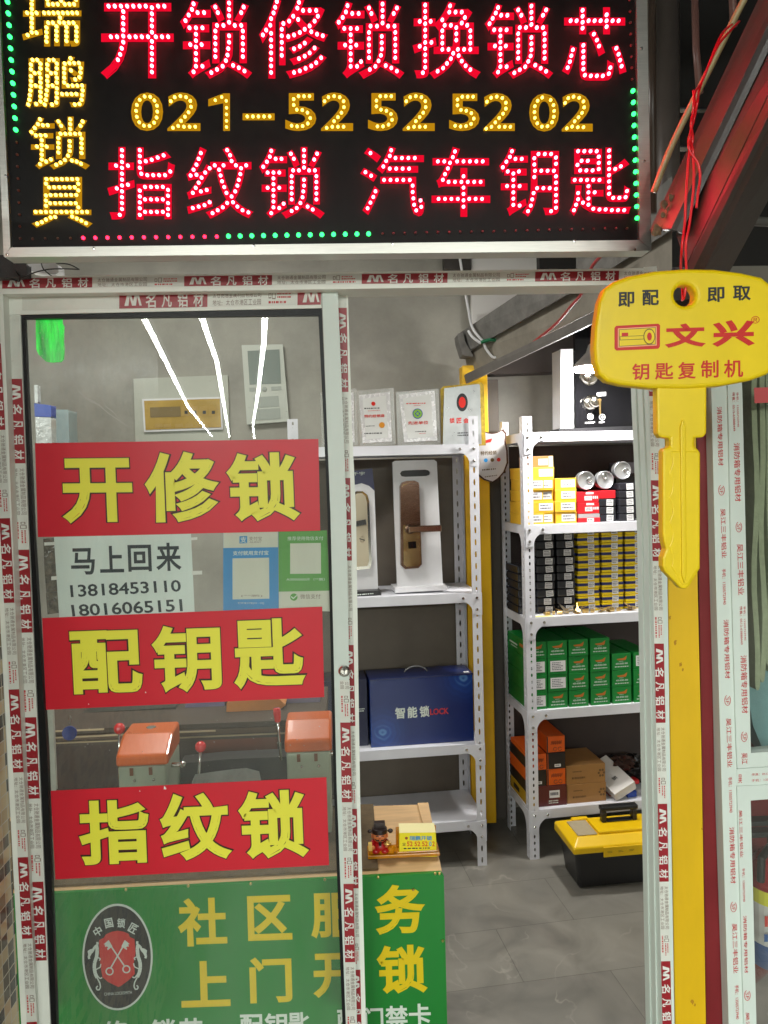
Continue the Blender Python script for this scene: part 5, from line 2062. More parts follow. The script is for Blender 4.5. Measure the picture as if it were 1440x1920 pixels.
can(1098.5, 901, 17.8, 'silver ring pull can lying on the two red boxes', 0.1)
can(1134.5, 900, 17.6, 'silver ring pull can lying on the flat red box', 1.9)
can(1167, 882, 17.6, 'silver ring pull can lying highest, on the black stack', -0.1)
PROTOS['grey'] = proto_box('lock_box', 0.1, 0.08, 0.05, [mat('grey_carton', lin(120, 116, 122), 0.5)], lambda t, w, d, h: None)
uu, _ = wz(1160, 1200, 870, 0.15)
place('grey', UR, uu+0.01, 0.19, zA+5*KH+0.04, 'plain grey box behind the highest silver can', 'grey boxes')
PROTOS['darkplain'] = proto_box('lock_box', 0.12, 0.11, 0.19, [mat('brown_black_carton', (0.02, 0.017, 0.016), 0.5)], lambda t, w, d, h: None)
uu, _ = wz(1160, 1200, 870, 0.15)
place('darkplain', UR, uu+0.02, 0.205, zA, 'tall dark box at the back under the plain grey box', 'plain dark boxes')

# middle shelf: black and yellow-blue boxes
zB = zr[2]+0.001
VB = 0.085
BH = 0.0352
stacks = [('stack behind the shelf post', 974, 1002, 6, VB+0.01), ('stack beside the shelf post', 1005, 1042, 10, VB), ('stack touching the yellow ones', 1043, 1080, 10, VB)]
M_KBOX2 = mat('dark_grey_carton', (0.03, 0.031, 0.038), 0.2, 0, 0.4, 18, bump=0.3, bscale=35)
for nm, rot, sh in (('c1', 0.07, 0.0), ('c2', -0.06, 0.05), ('c3', 0.02, -0.06)):
    PROTOS[nm] = proto_box('lock_box', 0.083, 0.16, BH-0.0012, [M_KBOX2], lambda t, w, d, h, r=rot, s=sh: sticker_part(t, -w*(0.05-s), h*0.1, w*(0.35+s), h*0.88, 13, 3, rot=r), bevel=0.006)
for cname, x0, x1, n_, v in stacks:
    u, _ = wz(x0, x1, 1080, v)
    for k in range(n_):
        place(('c1', 'c2', 'c3')[(k*2+len(cname)) % 3], UR, u+random.uniform(-.002, .002), v+random.uniform(-.003, .003), zB+k*BH, 'black wrapped box in the %s, %s up' % (cname, ORD[k+1]) if k else 'black wrapped box at the bottom of the %s' % cname,
              'black wrapped boxes on the middle shelf', jit=0.04)
M_YB2 = mat('yellow_box', lin(240, 208, 20), 0.3, 0, 0.08, 20)
M_BLB = mat('blue_band', lin(34, 44, 104), 0.3, 0, 0.2, 40)
CH = 0.0332


def yblue(t, w, d, h):
    b = MB()
    b.box((-w/2-0.0006, -0.0007, h*0.36), (w/2+0.0006, d, h*0.74))
    b.build('blue_band', M_BLB, t)
    sticker_part(t, -w*0.08+0.004, h*0.14, w*0.26, h*0.95, 17, 3, y=-0.0014)


PROTOS['yblue'] = proto_box('lock_box', 0.0985, 0.16, CH-0.001, [M_YB2], yblue, bevel=0.0025)
for cname, x0, x1 in (('stack next to the black ones', 1081, 1127), ('middle stack', 1128, 1169), ('stack cut by the door jamb', 1170, 1214)):
    u, _ = wz(x0, x1, 1080, VB)
    for k in range(11):
        place('yblue', UR, u+random.uniform(-.002, .002), VB+random.uniform(-.002, .003), zB+k*CH, 'yellow box with blue band in the %s, %s up' % (cname, ORD[k+1]), 'yellow and blue boxes on the middle shelf', jit=0.012)
# brass cylinders, keys and a card on the front of the shelf
for i, (px, an, ln, lab) in enumerate(((1032, 0.1, 0.05, 'brass lock cylinder lying at the left end of the loose keys'), (1042, -0.25, 0.055, 'brass lock cylinder lying across before the dark stacks'), (1088, 0.12, 0.05, 'brass lock cylinder lying before the first yellow and blue stack'), (1104, 0.05, 0.045, 'short brass lock cylinder near the middle of the loose keys'), (1152, 0.22, 0.06, 'biggest brass lock cylinder lying flat before the second yellow stack'))):
    uu, _ = UR.hit(px, 1146, 0.045)
    c = UR.W(uu, 0.045, 0)
    c.z = zB
    d = Vector((math.cos(an+thR), math.sin(an+thR), 0))
    n_ = Vector((-d.y, d.x, 0))
    b = MB()
    rr_ = 0.008
    b.tube([c-d*ln/2+Vector((0, 0, rr_)), c+d*ln/2+Vector((0, 0, rr_))], rr_, 14)
    R3 = Matrix((d, n_, Vector((0, 0, 1)))).transposed()
    b.box((-ln/2, rr_*0.5, 0.002), (ln/2, rr_*2.4, 0.012), 0, R3, c)
    b.box((-0.005, -rr_*1.02, 0.001), (0.005, rr_*1.3, 0.0185), 1, R3, c)
    o = b.build('lock_cylinder', [M_BRASS, M_STEEL], None, bevel=0.0006, origin=c)
    tag(o, lab, 'lock cylinder', 'loose lock cylinders on the middle shelf')
for i, (px, lab) in enumerate(((1058, 'bunch of loose keys left of the biggest cylinder, before the dark stack'), (1078, 'bunch of loose keys before the seam of dark and yellow stacks'), (1128, 'bunch of loose keys just left of the biggest brass cylinder'), (1182, 'bunch of loose keys beside the door jamb'))):
    uu, _ = UR.hit(px, 1146, 0.05)
    c = UR.W(uu, 0.05, 0)
    c.z = zB
    t = thing('key_bunch', lab, 'keys', c, 0, 'key bunches on the middle shelf')
    rnd = random.Random(i)
    for k in range(6):
        an = rnd.uniform(0, 6.28)
        d = Vector((math.cos(an), math.sin(an)*0.6, rnd.uniform(0.0, 0.5))).normalized()
        s_ = Vector((-d.y, d.x, 0)).normalized()
        o0 = c+Vector((rnd.uniform(-.012, .012), rnd.uniform(-.012, .012), 0.002+0.003*k))
        up = d.cross(s_)
        ring = [o0+(d*math.cos(a)+s_*math.sin(a))*0.011 for a in np.linspace(0, 2*math.pi, 13)[:-1]]
        b = MB()
        b.prism(ring, up*0.002)
        b.prism([o0+d*0.010+s_*0.0035, o0+d*0.045+s_*0.0035, o0+d*0.049, o0+d*0.045-s_*0.002, o0+d*0.04-s_*0.0035, o0+d*0.032-s_*0.002, o0+d*0.026-s_*0.0035, o0+d*0.010-s_*0.0035], up*0.002)
        b.build('key', [M_BRASS, M_NICKEL][k % 2], t)
b = MB()
uu, _ = UR.hit(1018, 1157, 0.02)
c = UR.W(uu, 0.022, 0)
c.z = zB
b.box((-0.045, -0.012, 0), (0.045, 0.012, 0.0008), 0, Matrix.Rotation(thR-0.02, 3, 'Z'), c)
o = b.build('paper_card', mat('pale_yellow_card', lin(228, 214, 120), 0.5), None, origin=c)
tag(o, 'pale yellow card lying on the shelf edge by the post', 'card')

# green boxes
M_GRN = mat('green_carton', lin(16, 128, 50), 0.4, 0, 0.06, 20)
zG = zr[3]+0.001
VG = 0.02
GH, GW = 0.0735, 0.0885
M_ORLOGO = mat('orange_logo', lin(190, 110, 40), 0.4)


def gprint(t, w, d, h):
    b = MB()
    b.add([Vector((-w*0.27, -0.0006, h*0.68)), Vector((w*0.1, -0.0006, h*0.72)), Vector((w*0.28, -0.0006, h*0.86)), Vector((w*0.24, -0.0006, h*0.66)), Vector((w*0.2, -0.0006, h*0.58)), Vector((-w*0.2, -0.0006, h*0.6))], [(5, 4, 3, 2, 1, 0)], 0)
    b.text('400-8383-300', lq(-w*0.32, h*0.34, w*0.32, h*0.44), 1, 0.02, 0, Vector((0, -1, 0)), 4)
    cutprint(b, lq(-w*0.36, h*0.14, w*0.36, h*0.26), 1, 1, 2)
    cutprint(b, lq(-w*0.14, h*0.5, w*0.16, h*0.56), 1, 1, 3)
    b.build('print', [M_ORLOGO, M_WHITEPRINT], t)
    b = MB()
    for (y0, y1, z0, z1, m_) in ((0.04, 0.1, h*0.5, h*0.7, 0), (0.13, 0.24, h*0.42, h*0.52, 1), (0.13, 0.22, h*0.25, h*0.31, 1)):
        b.quad(Vector((-w/2-0.0006, y1, z1)), Vector((-w/2-0.0006, y0, z1)), Vector((-w/2-0.0006, y0, z0)), Vector((-w/2-0.0006, y1, z0)), m_)
    b.build('side_print', [M_ORLOGO, M_WHITEPRINT], t)


PROTOS['green'] = proto_box('lock_box', GW-0.0012, 0.27, GH-0.0014, [M_GRN], gprint, bevel=0.001)
PROTOS['greenlab'] = proto_box('lock_box', GW-0.0012, 0.27, GH-0.0014, [M_GRN], lambda t, w, d, h: sticker_part(t, -w*0.38, h*0.18, w*0.4, h*0.82, 21, 5), bevel=0.001)
gx = [(988, 1026), (1026, 1065), (1065, 1105), (1105, 1146), (1146, 1186), (1186, 1226)]
gn = [4, 4, 4, 4, 3, 3]
gcol = ['column behind the shelf post', 'second column from the post', 'third column from the post', 'tall fourth column', 'fifth column, one box lower', 'column half hidden by the door jamb']
for ci, (x0, x1) in enumerate(gx):
    u, wd = wz(x0, x1, 1260, VG)
    for k in range(gn[ci]):
        lab = (ci == 0 and k in (0, 1, 2)) or (ci == 1 and k in (1, 2)) or (ci == 5 and k == 2)
        place('greenlab' if lab else 'green', UR, u+random.uniform(-.0008, .0008), VG+random.uniform(-.002, .002), zG+k*GH, 'green box %s, %s, %s up' % ('with white label' if lab else 'with orange mark', gcol[ci], ORD[k+1]), 'green boxes on the lower shelf', jit=0.006)
# bottom shelf
zD = zr[4]+0.001
VD = 0.03
M_OBOX = mat('orange_carton', lin(226, 96, 20), 0.45, 0, 0.08, 20)
M_DKB = mat('black_brown_carton', (0.018, 0.013, 0.012), 0.4)


def obx(t, w, d, h):
    b = MB()
    b.quad(*lq(-w*0.5+0.0012, 0.001, -w*0.42, h-0.001), m=0)
    for k in range(5):
        a = -w*0.26+k*w*0.12
        b.tube([(a, -0.001, h*0.48), (a+w*0.03, -0.001, h*0.7), (a+w*0.07, -0.001, h*0.52), (a+w*0.10, -0.001, h*0.72)], 0.0011, 5, 0)
    for a in (-w*0.04, w*0.22):
        b.tube([(a+0.008*math.cos(q_), -0.001, h*0.2+0.008*math.sin(q_)) for q_ in np.linspace(0.4, 6, 10)], 0.0009, 5, 0)
    b.build('print', M_INK, t)


OW, OH = 0.083, 0.0715
PROTOS['orange'] = proto_box('lock_box', OW, 0.24, OH-0.001, [M_OBOX], obx)


def dkx(t, w, d, h):
    sticker_part(t, -w*0.1, h*0.12, w*0.24, h*0.3, 4, 1)
    b = MB()
    b.quad(*lq(-w*0.47, 0.001, -w*0.44, h-0.001))
    b.build('stripe', M_OBOX, t)


PROTOS['blackor'] = proto_box('lock_box', OW, 0.24, OH-0.001, [M_DKB], dkx)


def mrx(t, w, d, h):
    sticker_part(t, -w*0.08, h*0.4, w*0.26, h*0.76, 6, 1)
    b = MB()
    cutprint(b, lq(-w*0.1, h*0.1, w*0.3, h*0.3), 2, 0, 8)
    b.build('print', M_WHITEPRINT, t)


uR_, _ = wz(1025, 1061, 1440, VD)
uL_, _ = wz(988, 1024, 1440, VD)
z0_ = UR.hit(1040, 1472, VD)[1]
MH = z0_-zD
PROTOS['maroonbox'] = proto_box('lock_box', 0.137, 0.25, MH-0.001, [mat('maroon_carton', lin(92, 34, 38), 0.4, 0, 0.06, 20)], mrx)
um, _ = wz(1006, 1063, 1490, VD)
place('maroonbox', UR, um, VD, zD, 'maroon box with white label under the orange and black boxes', 'boxes on the bottom shelf')
for (uu, k, kind, lab) in ((uR_, 0, 'orange', 'orange box with black scribble directly on the maroon box'), (uR_, 1, 'blackor', 'black box between two orange boxes by the kraft ones'), (uR_, 2, 'orange', 'orange box with black scribble topping the bottom shelf stack'),
                           (uL_+0.004, 0, 'blackor', 'black box right behind the shelf post on the maroon box'), (uL_+0.004, 1, 'orange', 'orange box half behind the shelf post')):
    place(kind, UR, uu, VD+random.uniform(-.002, .003), z0_+k*OH, lab, 'boxes on the bottom shelf')


def ylow(t, w, d, h):
    b = MB()
    b.quad(Vector((-w/2-0.0006, 0.2, h*0.7)), Vector((-w/2-0.0006, 0.12, h*0.7)), Vector((-w/2-0.0006, 0.12, h*0.3)), Vector((-w/2-0.0006, 0.2, h*0.3)))
    b.build('print', M_INK, t)


PROTOS['yellowlow'] = proto_box('lock_box', 0.03, 0.25, 0.055, [mat('dull_yellow_carton', lin(190, 150, 30), 0.5)], ylow)
PROTOS['blacklow'] = proto_box('lock_box', 0.03, 0.25, 0.05, [M_DKB], lambda t, w, d, h: None)
PROTOS['orangelow'] = proto_box('lock_box', 0.03, 0.25, 0.055, [M_OBOX], lambda t, w, d, h: None)
us = 0.021
place('yellowlow', UR, us, VD+0.004, zD, 'narrow yellow box seen through the side of the bottom shelf', 'narrow boxes at the side of the bottom shelf')
place('blacklow', UR, us, VD+0.004, zD+0.056, 'narrow black box on the narrow yellow one', 'narrow boxes at the side of the bottom shelf')
place('orangelow', UR, us, VD+0.004, zD+0.107, 'narrow orange box at the side, between black ones', 'narrow boxes at the side of the bottom shelf')
place('blacklow', UR, us, VD+0.004, zD+0.163, 'narrow black box on the narrow orange one', 'narrow boxes at the side of the bottom shelf')
M_KRAFT = mat('kraft_card', lin(160, 118, 68), 0.65, 0, 0.1, 25)


def krx(t, w, d, h):
    b = MB()
    cutprint(b, lq(-w*0.36, h*0.22, -w*0.02, h*0.42), 1, 0, 2)
    cutprint(b, lq(-w*0.34, h*0.6, -w*0.1, h*0.72), 1, 0, 6)
    for k in range(6):
        a = k*1.05
        b.lathe([(0.0055, 0), (0.0055, 0.0003), (0, 0.0003)], (w*0.4+0.012*math.cos(a), -0.0003, h*0.5+0.014*math.sin(a)), (0, -1, 0), 8, 0)
    b.build('print', mat('kraft_print', lin(104, 76, 46), 0.6), t)


uk, wk = wz(1063, 1136, 1480, VD+0.005)
kz0, kz1, kz2 = UR.hit(1100, 1502, VD)[1], UR.hit(1100, 1464, VD)[1], UR.hit(1100, 1431, VD)[1]
KH2 = (kz2-kz0)/2
PROTOS['kraft'] = proto_box('kraft_box', wk, 0.2, KH2-0.001, [M_KRAFT], krx)
place('kraft', UR, uk+0.001, VD+0.005, zD, 'brown kraft box at the bottom of the pair', 'kraft boxes on the bottom shelf')
place('kraft', UR, uk-0.001, VD+0.007, zD+KH2, 'brown kraft box lying on top of the other kraft box', 'kraft boxes on the bottom shelf')
# leaning white box and clutter
uw, _ = wz(1136, 1190, 1470, 0.06)
c = UR.W(uw, 0.05, 0)
c.z = zD+0.045
Rw = Matrix.Rotation(thR+0.12, 3, 'Z') @ Matrix.Rotation(RAD(-24), 3, 'Y') @ Matrix.Rotation(RAD(18), 3, 'X')
t = thing('white_box', 'white box leaning askew on clutter beside the kraft boxes', 'box', c)
b = MB()
b.box((-0.055, -0.03, -0.02), (0.055, 0.17, 0.025), 0, Rw, c)
b.build('carton', mat('white_carton', lin(214, 210, 206), 0.5, 0, 0.06, 20), t, bevel=0.0015)
b = MB()
b.text('锁', [c+Rw @ Vector(p) for p in ((-0.012, 0.05, 0.0256), (0.012, 0.05, 0.0256), (0.012, 0.03, 0.0256), (-0.012, 0.03, 0.0256))], 0, 0.02, 0.0, Rw @ Vector((0, 0, 1)), 4)
b.build('print', M_INK, t)
rnd = random.Random(12)


def crumple(name, label, cat, c, sx, sy, sz, m, seed, rough=0.3):
    rn = random.Random(seed)
    b = MB()
    seg, rings = 18, 12
    vs = []
    for i in range(rings+1):
        th = math.pi*i/rings
        for k in range(seg):
            an = 2*math.pi*k/seg
            q = 1+rough*(rn.random()-0.5)*2
            vs.append(Vector((c.x+sx*q*math.sin(th)*math.cos(an), c.y+sy*q*math.sin(th)*math.sin(an), max(c.z+0.001, c.z+sz+sz*q*math.cos(th)))))
    b.add(vs, [(i*seg+k, (i+1)*seg+k, (i+1)*seg+(k+1) % seg, i*seg+(k+1) % seg) for i in range(rings) for k in range(seg)])
    o = b.build(name, m, None, origin=c)
    return tag(o, label, cat)


M_KPLAS = mat('black_shrink_plastic', (0.016, 0.014, 0.014), 0.15, 0, 0.5, 40)
for i, (px, py, v, sx, sz, lab) in enumerate(((1150, 1470, 0.22, 0.085, 0.055, 'crumpled black plastic bag behind the leaning white box'), (1185, 1470, 0.2, 0.075, 0.06, 'crumpled black plastic bag against the door jamb edge'))):
    uu, _ = UR.hit(px, py, v)
    c = UR.W(uu, v, 0)
    c.z = zD
    crumple('plastic_bag', lab, 'bag', c, sx, 0.07, sz, M_KPLAS, i+3)
uu, _ = UR.hit(1168, 1480, 0.16)
c = UR.W(uu, 0.17, 0)
c.z = zD+0.075
crumple('plastic_bag', 'dark brown bag lying on top of the black plastic bags', 'bag', c, 0.06, 0.05, 0.03, mat('brown_plastic', (0.05, 0.025, 0.02), 0.2), 9)
for (px, py, v, w_, h_, m_, nm, lab, cat) in ((1186, 1488, 0.04, 0.045, 0.028, mat('blue_plastic', lin(20, 60, 150), 0.3), 'blue_case', 'small blue plastic case under the white box corner', 'case'), (1160, 1492, 0.07, 0.085, 0.02, mat('dark_red_plastic', lin(130, 24, 40), 0.3), 'red_case', 'dark red flat case beneath the leaning white box', 'case'),
                                              (1190, 1470, 0.10, 0.05, 0.02, mat('bright_red_plastic', lin(180, 30, 34), 0.3), 'red_case', 'bright red case sticking out behind the blue one', 'case')):
    uu, zz = UR.hit(px, py, v)
    c = UR.W(uu, v, 0)
    c.z = zD if nm != 'red_case' or 'dark' in lab else zD+0.03
    b = MB()
    b.box((-w_/2, 0, 0), (w_/2, 0.08, h_), 0, Matrix.Rotation(thR+0.1, 3, 'Z'), c)
    o = b.build(nm, m_, None, bevel=0.004, origin=c)
    tag(o, lab, cat)

# top of the right unit: black lock display
VT = 0.10
ld = thing('lock_display', 'black glossy lock display board with chrome knob on the stock shelf', 'lock display', UR.W(0.3, VT, zr[0]))


def uslab(mb, U, pts, v, d, m=0):
    w_ = []
    for (x, y) in pts:
        uu, zz = U.hit(x, y, v)
        p = U.W(uu, v, 0)
        p.z = zz
        w_.append(p)
    return mb.prism(w_, U.ey*d, m)


def upt(U, x, y, v):
    uu, zz = U.hit(x, y, v)
    p = U.W(uu, v, 0)
    p.z = zz
    return p


b = MB()
uslab(b, UR, [(1078, 610), (1250, 604), (1250, 798), (1080, 805)], VT, 0.02)
b.build('board', M_BLACKGLOSS, ld, bevel=0.001)
b = MB()
uslab(b, UR, [(1051, 655), (1074.5, 654), (1076, 802), (1052, 803)], VT-0.01, 0.10)
b.build('side_panel', M_WHITEPAINT, ld, bevel=0.001)
b = MB()
uslab(b, UR, [(1048, 804), (1250, 796), (1250, 807), (1048, 811)], VT-0.02, 0.12)
b.build('base', M_BLACK, ld, bevel=0.001)
b = MB()
c = upt(UR, 1107, 755, VT)
b.lathe([(0.033, 0), (0.033, 0.003), (0.028, 0.008), (0.02, 0.012), (0.015, 0.014), (0.015, 0.03), (0.024, 0.036), (0.027, 0.05), (0.024, 0.062), (0.013, 0.068), (0.0, 0.0685)], c, -UR.ey, 28)
c2_ = upt(UR, 1105, 704, VT)
b.lathe([(0.046, 0), (0.046, 0.004), (0.042, 0.012), (0.03, 0.024), (0.014, 0.03), (0, 0.031)], c2_, -UR.ey, 28)
b.build('knob', mat('knob_steel', (0.6, 0.57, 0.5), 0.18, 1.0), ld, smooth=True)
b = MB()
kp = c-UR.ey*0.07+UR.ex*0.012
b.prism([kp+UR.ex*a+Vector((0, 0, z)) for a, z in ((-0.004, 0.0), (0.004, 0.0), (0.004, -0.055), (0.0, -0.06), (-0.003, -0.05), (-0.004, -0.03))], -UR.ey*0.002)
b.lathe([(0.007, 0), (0.007, 0.002), (0, 0.002)], kp+Vector((0, 0, 0.004)), -UR.ey, 14)
b.build('hanging_key', M_BRASS, ld)
b = MB()
uslab(b, UR, [(1119, 736), (1136, 735), (1136, 742), (1119, 743)], VT-0.001, 0.0006)
for x in (1107, 1129):
    cc_ = upt(UR, x, 781 if x < 1110 else 782, VT-0.0005)
    b.lathe([(0.0145, 0), (0.0145, 0.0006), (0.0, 0.0006)], cc_, -UR.ey, 22, 0)
    b.lathe([(0.0115, 0), (0.0115, 0.0010), (0.0, 0.0010)], cc_, -UR.ey, 22, 1)
    b.lathe([(0.007, 0), (0.007, 0.0014), (0.0, 0.0014)], cc_, -UR.ey, 4 if x > 1110 else 14, 0)
q = [upt(UR, x, y, VT-0.001) for x, y in ((1097, 791), (1119, 790), (1119, 794), (1097, 795))]
cutprint(b, q, 2, 0, 4)
q = [upt(UR, x, y, VT-0.001) for x, y in ((1123, 790), (1137, 789), (1137, 793), (1123, 794))]
cutprint(b, q, 2, 0, 8)
b.build('label_sticker', [M_STICK, M_INK], ld)

# pendant lamp that lights the stock shelf; it hangs behind the key sign
LP = P(1113, 689, 3.08)
pl = thing('pendant_lamp', 'bare round pendant lamp hanging before the black display, half behind the key sign', 'lamp', LP)
b = MB()
b.lathe([(0.085, 0.0), (0.087, 0.004), (0.06, 0.03), (0.03, 0.06), (0.02, 0.09), (0.008, 0.1)], LP, (0, 0, 1), 28)
b.build('shade', mat('lamp_shade_white', (0.75, 0.75, 0.75), 0.3), pl, smooth=True)
b = MB()
b.lathe([(0.081, -0.003), (0.079, -0.012), (0.05, -0.014), (0.0, -0.0145)], LP, (0, 0, 1), 28)
b.build('diffuser', emat('lamp_glow', (1.0, 0.97, 0.93), L_LAMP), pl, smooth=True)
b = MB()
b.tube([LP+Vector((0, 0, 0.1)), Vector((LP.x, LP.y, 2.98))], 0.004, 8)
b.build('cable', M_BLACK, pl)

# ------------------------------------------------------------------ left unit contents
VL = 0.05
# certificates standing on the top board
M_ACR = glassmat('acrylic_clear', (0.97, 0.98, 0.97), 0.16, (0.8, 0.82, 0.8), rough=0.2)
M_SILV = mat('silver_foil', (0.8, 0.8, 0.8), 0.25, 0.25, 0.2, 40, bump=0.8, bscale=120)
M_CPAP = mat('certificate_paper', lin(206, 208, 204), 0.5)


def certificate(outer, inner, label, seed, draw):
    t = thing('certificate', label, 'certificate', upt(UL, outer[3][0], outer[3][1], VL), 0, 'framed certificates on the top shelf')
    b = MB()
    uslab(b, UL, outer, VL, 0.004)
    b.build('stand', M_ACR, t)
    b = MB()
    uslab(b, UL, inner, VL-0.002, 0.0015)
    b.build('border', M_SILV, t)
    b = MB()
    (x0, y0), (x1, y1), (x2, y2), (x3, y3) = inner
    k = 7
    uslab(b, UL, [(x0+k, y0+k), (x1-k, y1+k), (x2-k, y2-k), (x3+k, y3-k)], VL-0.003, 0.0008)
    b.build('sheet', M_CPAP, t)
    b = MB()

    def tx(st, a, c_, d, e, m, bold=0.0):
        b.text(st, [upt(UL, x, y, VL-0.0035) for x, y in ((a, c_), (d, c_-(d-a)*0.03), (d, e-(d-a)*0.03), (a, e))], m, bold, 0, -UL.ey, 4)

    def pr(a, c_, d, e, m, s_, rows=1):
        cutprint(b, [upt(UL, x, y, VL-0.0035) for x, y in ((a, c_), (d, c_-1), (d, e-1), (a, e))], rows, m, s_)
    draw(b, tx, pr)
    b.build('lettering', [M_REDPRINT, M_INK, mat('cert_blue', lin(50, 80, 150), 0.5), mat('cert_green', lin(130, 180, 50), 0.5), mat('cert_gold', lin(210, 140, 40), 0.4)], t)


def dr1(b, tx, pr):
    tx('特约经销商', 683, 777.5, 721, 783.5, 0, 0.02)
    pr(683, 764, 720, 768, 1, 1)
    pr(690, 769.5, 713, 771.5, 0, 2)
    pr(686, 798, 708, 800.5, 1, 3)
    pr(683, 811, 723, 815, 1, 4)
    b.lathe([(0.0085, 0), (0.0085, 0.0004), (0.0, 0.0004)], upt(UL, 700, 757, VL-0.0035), -UL.ey, 16, 0)
    b.lathe([(0.012, 0), (0.012, 0.0004), (0.0, 0.0004)], upt(UL, 716, 797, VL-0.0035), -UL.ey, 16, 4)


def dr2(b, tx, pr):
    tx('先进单位', 765, 790, 803, 796.5, 0, 0.02)
    pr(762, 755, 803, 759, 0, 5)
    pr(776, 760, 789, 762, 0, 6)
    pr(779, 808, 805, 811, 1, 7)
    pr(786, 812, 802, 814, 0, 8)
    cpt = upt(UL, 783, 775.5, VL-0.0035)
    for r_, m_, l_ in ((0.0215, 2, 0.0003), (0.018, 3, 0.0006), (0.0125, 2, 0.0009), (0.006, 3, 0.0012)):
        b.lathe([(r_, 0), (r_, l_), (0.0, l_)], cpt, -UL.ey, 24 if r_ != 0.0125 else 4, m_)


certificate([(600, 737), (668, 728), (671, 834), (603, 838)], [(606, 742), (663, 735), (665, 829), (608, 833)], 'framed certificate mostly hidden behind the door stile', 1, lambda b, tx, pr: pr(620, 780, 650, 784, 0, 2))
certificate([(668, 733), (738, 727), (742, 833), (676, 836)], [(673, 741), (731, 734.5), (735, 827.5), (680, 831)], 'framed certificate with red text 特约经销商', 2, dr1)
certificate([(742, 735), (822, 728.5), (826, 833), (746, 836)], [(748, 740), (815, 732), (820, 826), (758, 829)], 'framed certificate with blue and green round emblem', 3, dr2)
pq = thing('award_plaque', 'silver plaque with red and black oval emblem leaning against a gold frame', 'plaque', upt(UL, 830, 834, VL+0.02))
b = MB()
uslab(b, UL, [(826, 730), (832, 724), (902, 717), (907, 722), (911, 835), (829, 836)], VL+0.03, 0.012)
b.build('frame', mat('worn_gold', lin(190, 160, 60), 0.35, 0.4, 0.4, 40, bump=0.5, bscale=60), pq, bevel=0.002)
b = MB()
uslab(b, UL, [(833, 728), (897, 720), (900, 722), (903, 833), (830, 834)], VL+0.02, 0.006)
b.build('plate', mat('brushed_silver_plate', (0.6, 0.62, 0.62), 0.3, 0.85, 0.1, 30), pq, bevel=0.002)
b = MB()


def uflat(U, v, pts, m, lift):
    b.add([upt(U, x, y, v)-U.ey*lift for x, y in pts], [tuple(range(len(pts)))], m)


uflat(UL, VL+0.02, ell(10.5, 17, 28, 866.5, 754.5), 1, 0.0006)
uflat(UL, VL+0.02, ell(6.5, 10.5, 14, 866.5, 754.5), 0, 0.0010)
for ch, x in (('锁', 843), ('匠', 856), ('会', 869)):
    b.text(ch, [upt(UL, a, c_, VL+0.0195) for a, c_ in ((x, 784), (x+9.5, 783), (x+9.5, 793), (x, 794))], 0, 0.03, 0, -UL.ey, 4)
cutprint(b, [upt(UL, a, c_, VL+0.0195) for a, c_ in ((858, 810), (884, 809), (884, 818), (858, 819))], 2, 1, 3)
b.build('lettering', [M_REDPRINT, M_INK], pq)
# shield award hanging behind the front leg
VS_ = 0.16
sh = thing('award_shield', 'wood backed silver shield award between the two shelf units', 'award', upt(UL, 925, 905, VS_))
shp = [(893, 812), (903, 806), (912, 810), (922, 812), (934, 810), (943, 805), (950, 812), (948, 826), (952, 845), (953, 868), (946, 886), (935, 898), (924, 905), (908, 900), (895, 890), (889, 870)]
b = MB()
uslab(b, UL, shp, VS_, 0.015)
b.build('backing', mat('dark_walnut', lin(74, 40, 26), 0.35, 0, 0.3, 12), sh, bevel=0.002)
b = MB()
cx, cy = 921, 856
uslab(b, UL, [(cx+(x-cx)*0.9, cy+(y-cy)*0.95) for x, y in shp], VS_-0.003, 0.003)
b.build('plate', mat('white_metal_plate', lin(206, 204, 204), 0.3, 0.3), sh)
b = MB()


def utx(st, U, v, x0, y0, x1, y1, m, bold=0.02, sl=-0.05):
    h = (x1-x0)*sl
    b.text(st, [upt(U, x, y, v) for x, y in ((x0, y0), (x1, y0+h), (x1, y1+h), (x0, y1))], m, bold, 0.0004, -U.ey, 4)


utx('特约经销', UL, VS_-0.003, 901, 846, 931, 854, 0)
uflat(UL, VS_-0.003, [(908, 826), (923, 822), (920, 829), (910, 831)], 1, 0.0006)
cutprint(b, [upt(UL, a, c_, VS_-0.004) for a, c_ in ((904, 879), (938, 876), (938, 881), (904, 884))], 1, 0, 3)
cutprint(b, [upt(UL, a, c_, VS_-0.004) for a, c_ in ((909, 893), (935, 889), (935, 892), (909, 896))], 1, 0, 5)
for x, m_ in ((911, 2), (923, 0), (935, 1)):
    b.lathe([(0.0085, 0), (0.0085, 0.0004), (0.0, 0.0004)], upt(UL, x, 863-(x-911)*0.05, VS_-0.0035), -UL.ey, 14, m_)
b.build('lettering', [mat('bronze_ink', lin(96, 76, 40), 0.4), M_REDPRINT, M_BLUE], sh)

# lock displays on the second board
d1_ = thing('lock_display', 'white lock display board with bronze lever lock and hand slot', 'lock display', upt(UL, 785, 1115, 0.08))
VD1 = 0.10
b = MB()
outer = [(736, 867), (741, 864), (814, 862), (819, 866), (830, 1092), (832, 1108), (748, 1113), (745, 1100)]
slot_t = [(750, 890), (753, 883.5), (760, 882), (800, 880.5), (806, 883), (807, 888)]
slot_b = [(806, 891), (800, 892.5), (760, 894), (753, 893)]
# split outline left/right around the hand slot
xa_, xb_ = 750, 807


def up3(pts, v):
    return [upt(UL, x, y, v) for x, y in pts]


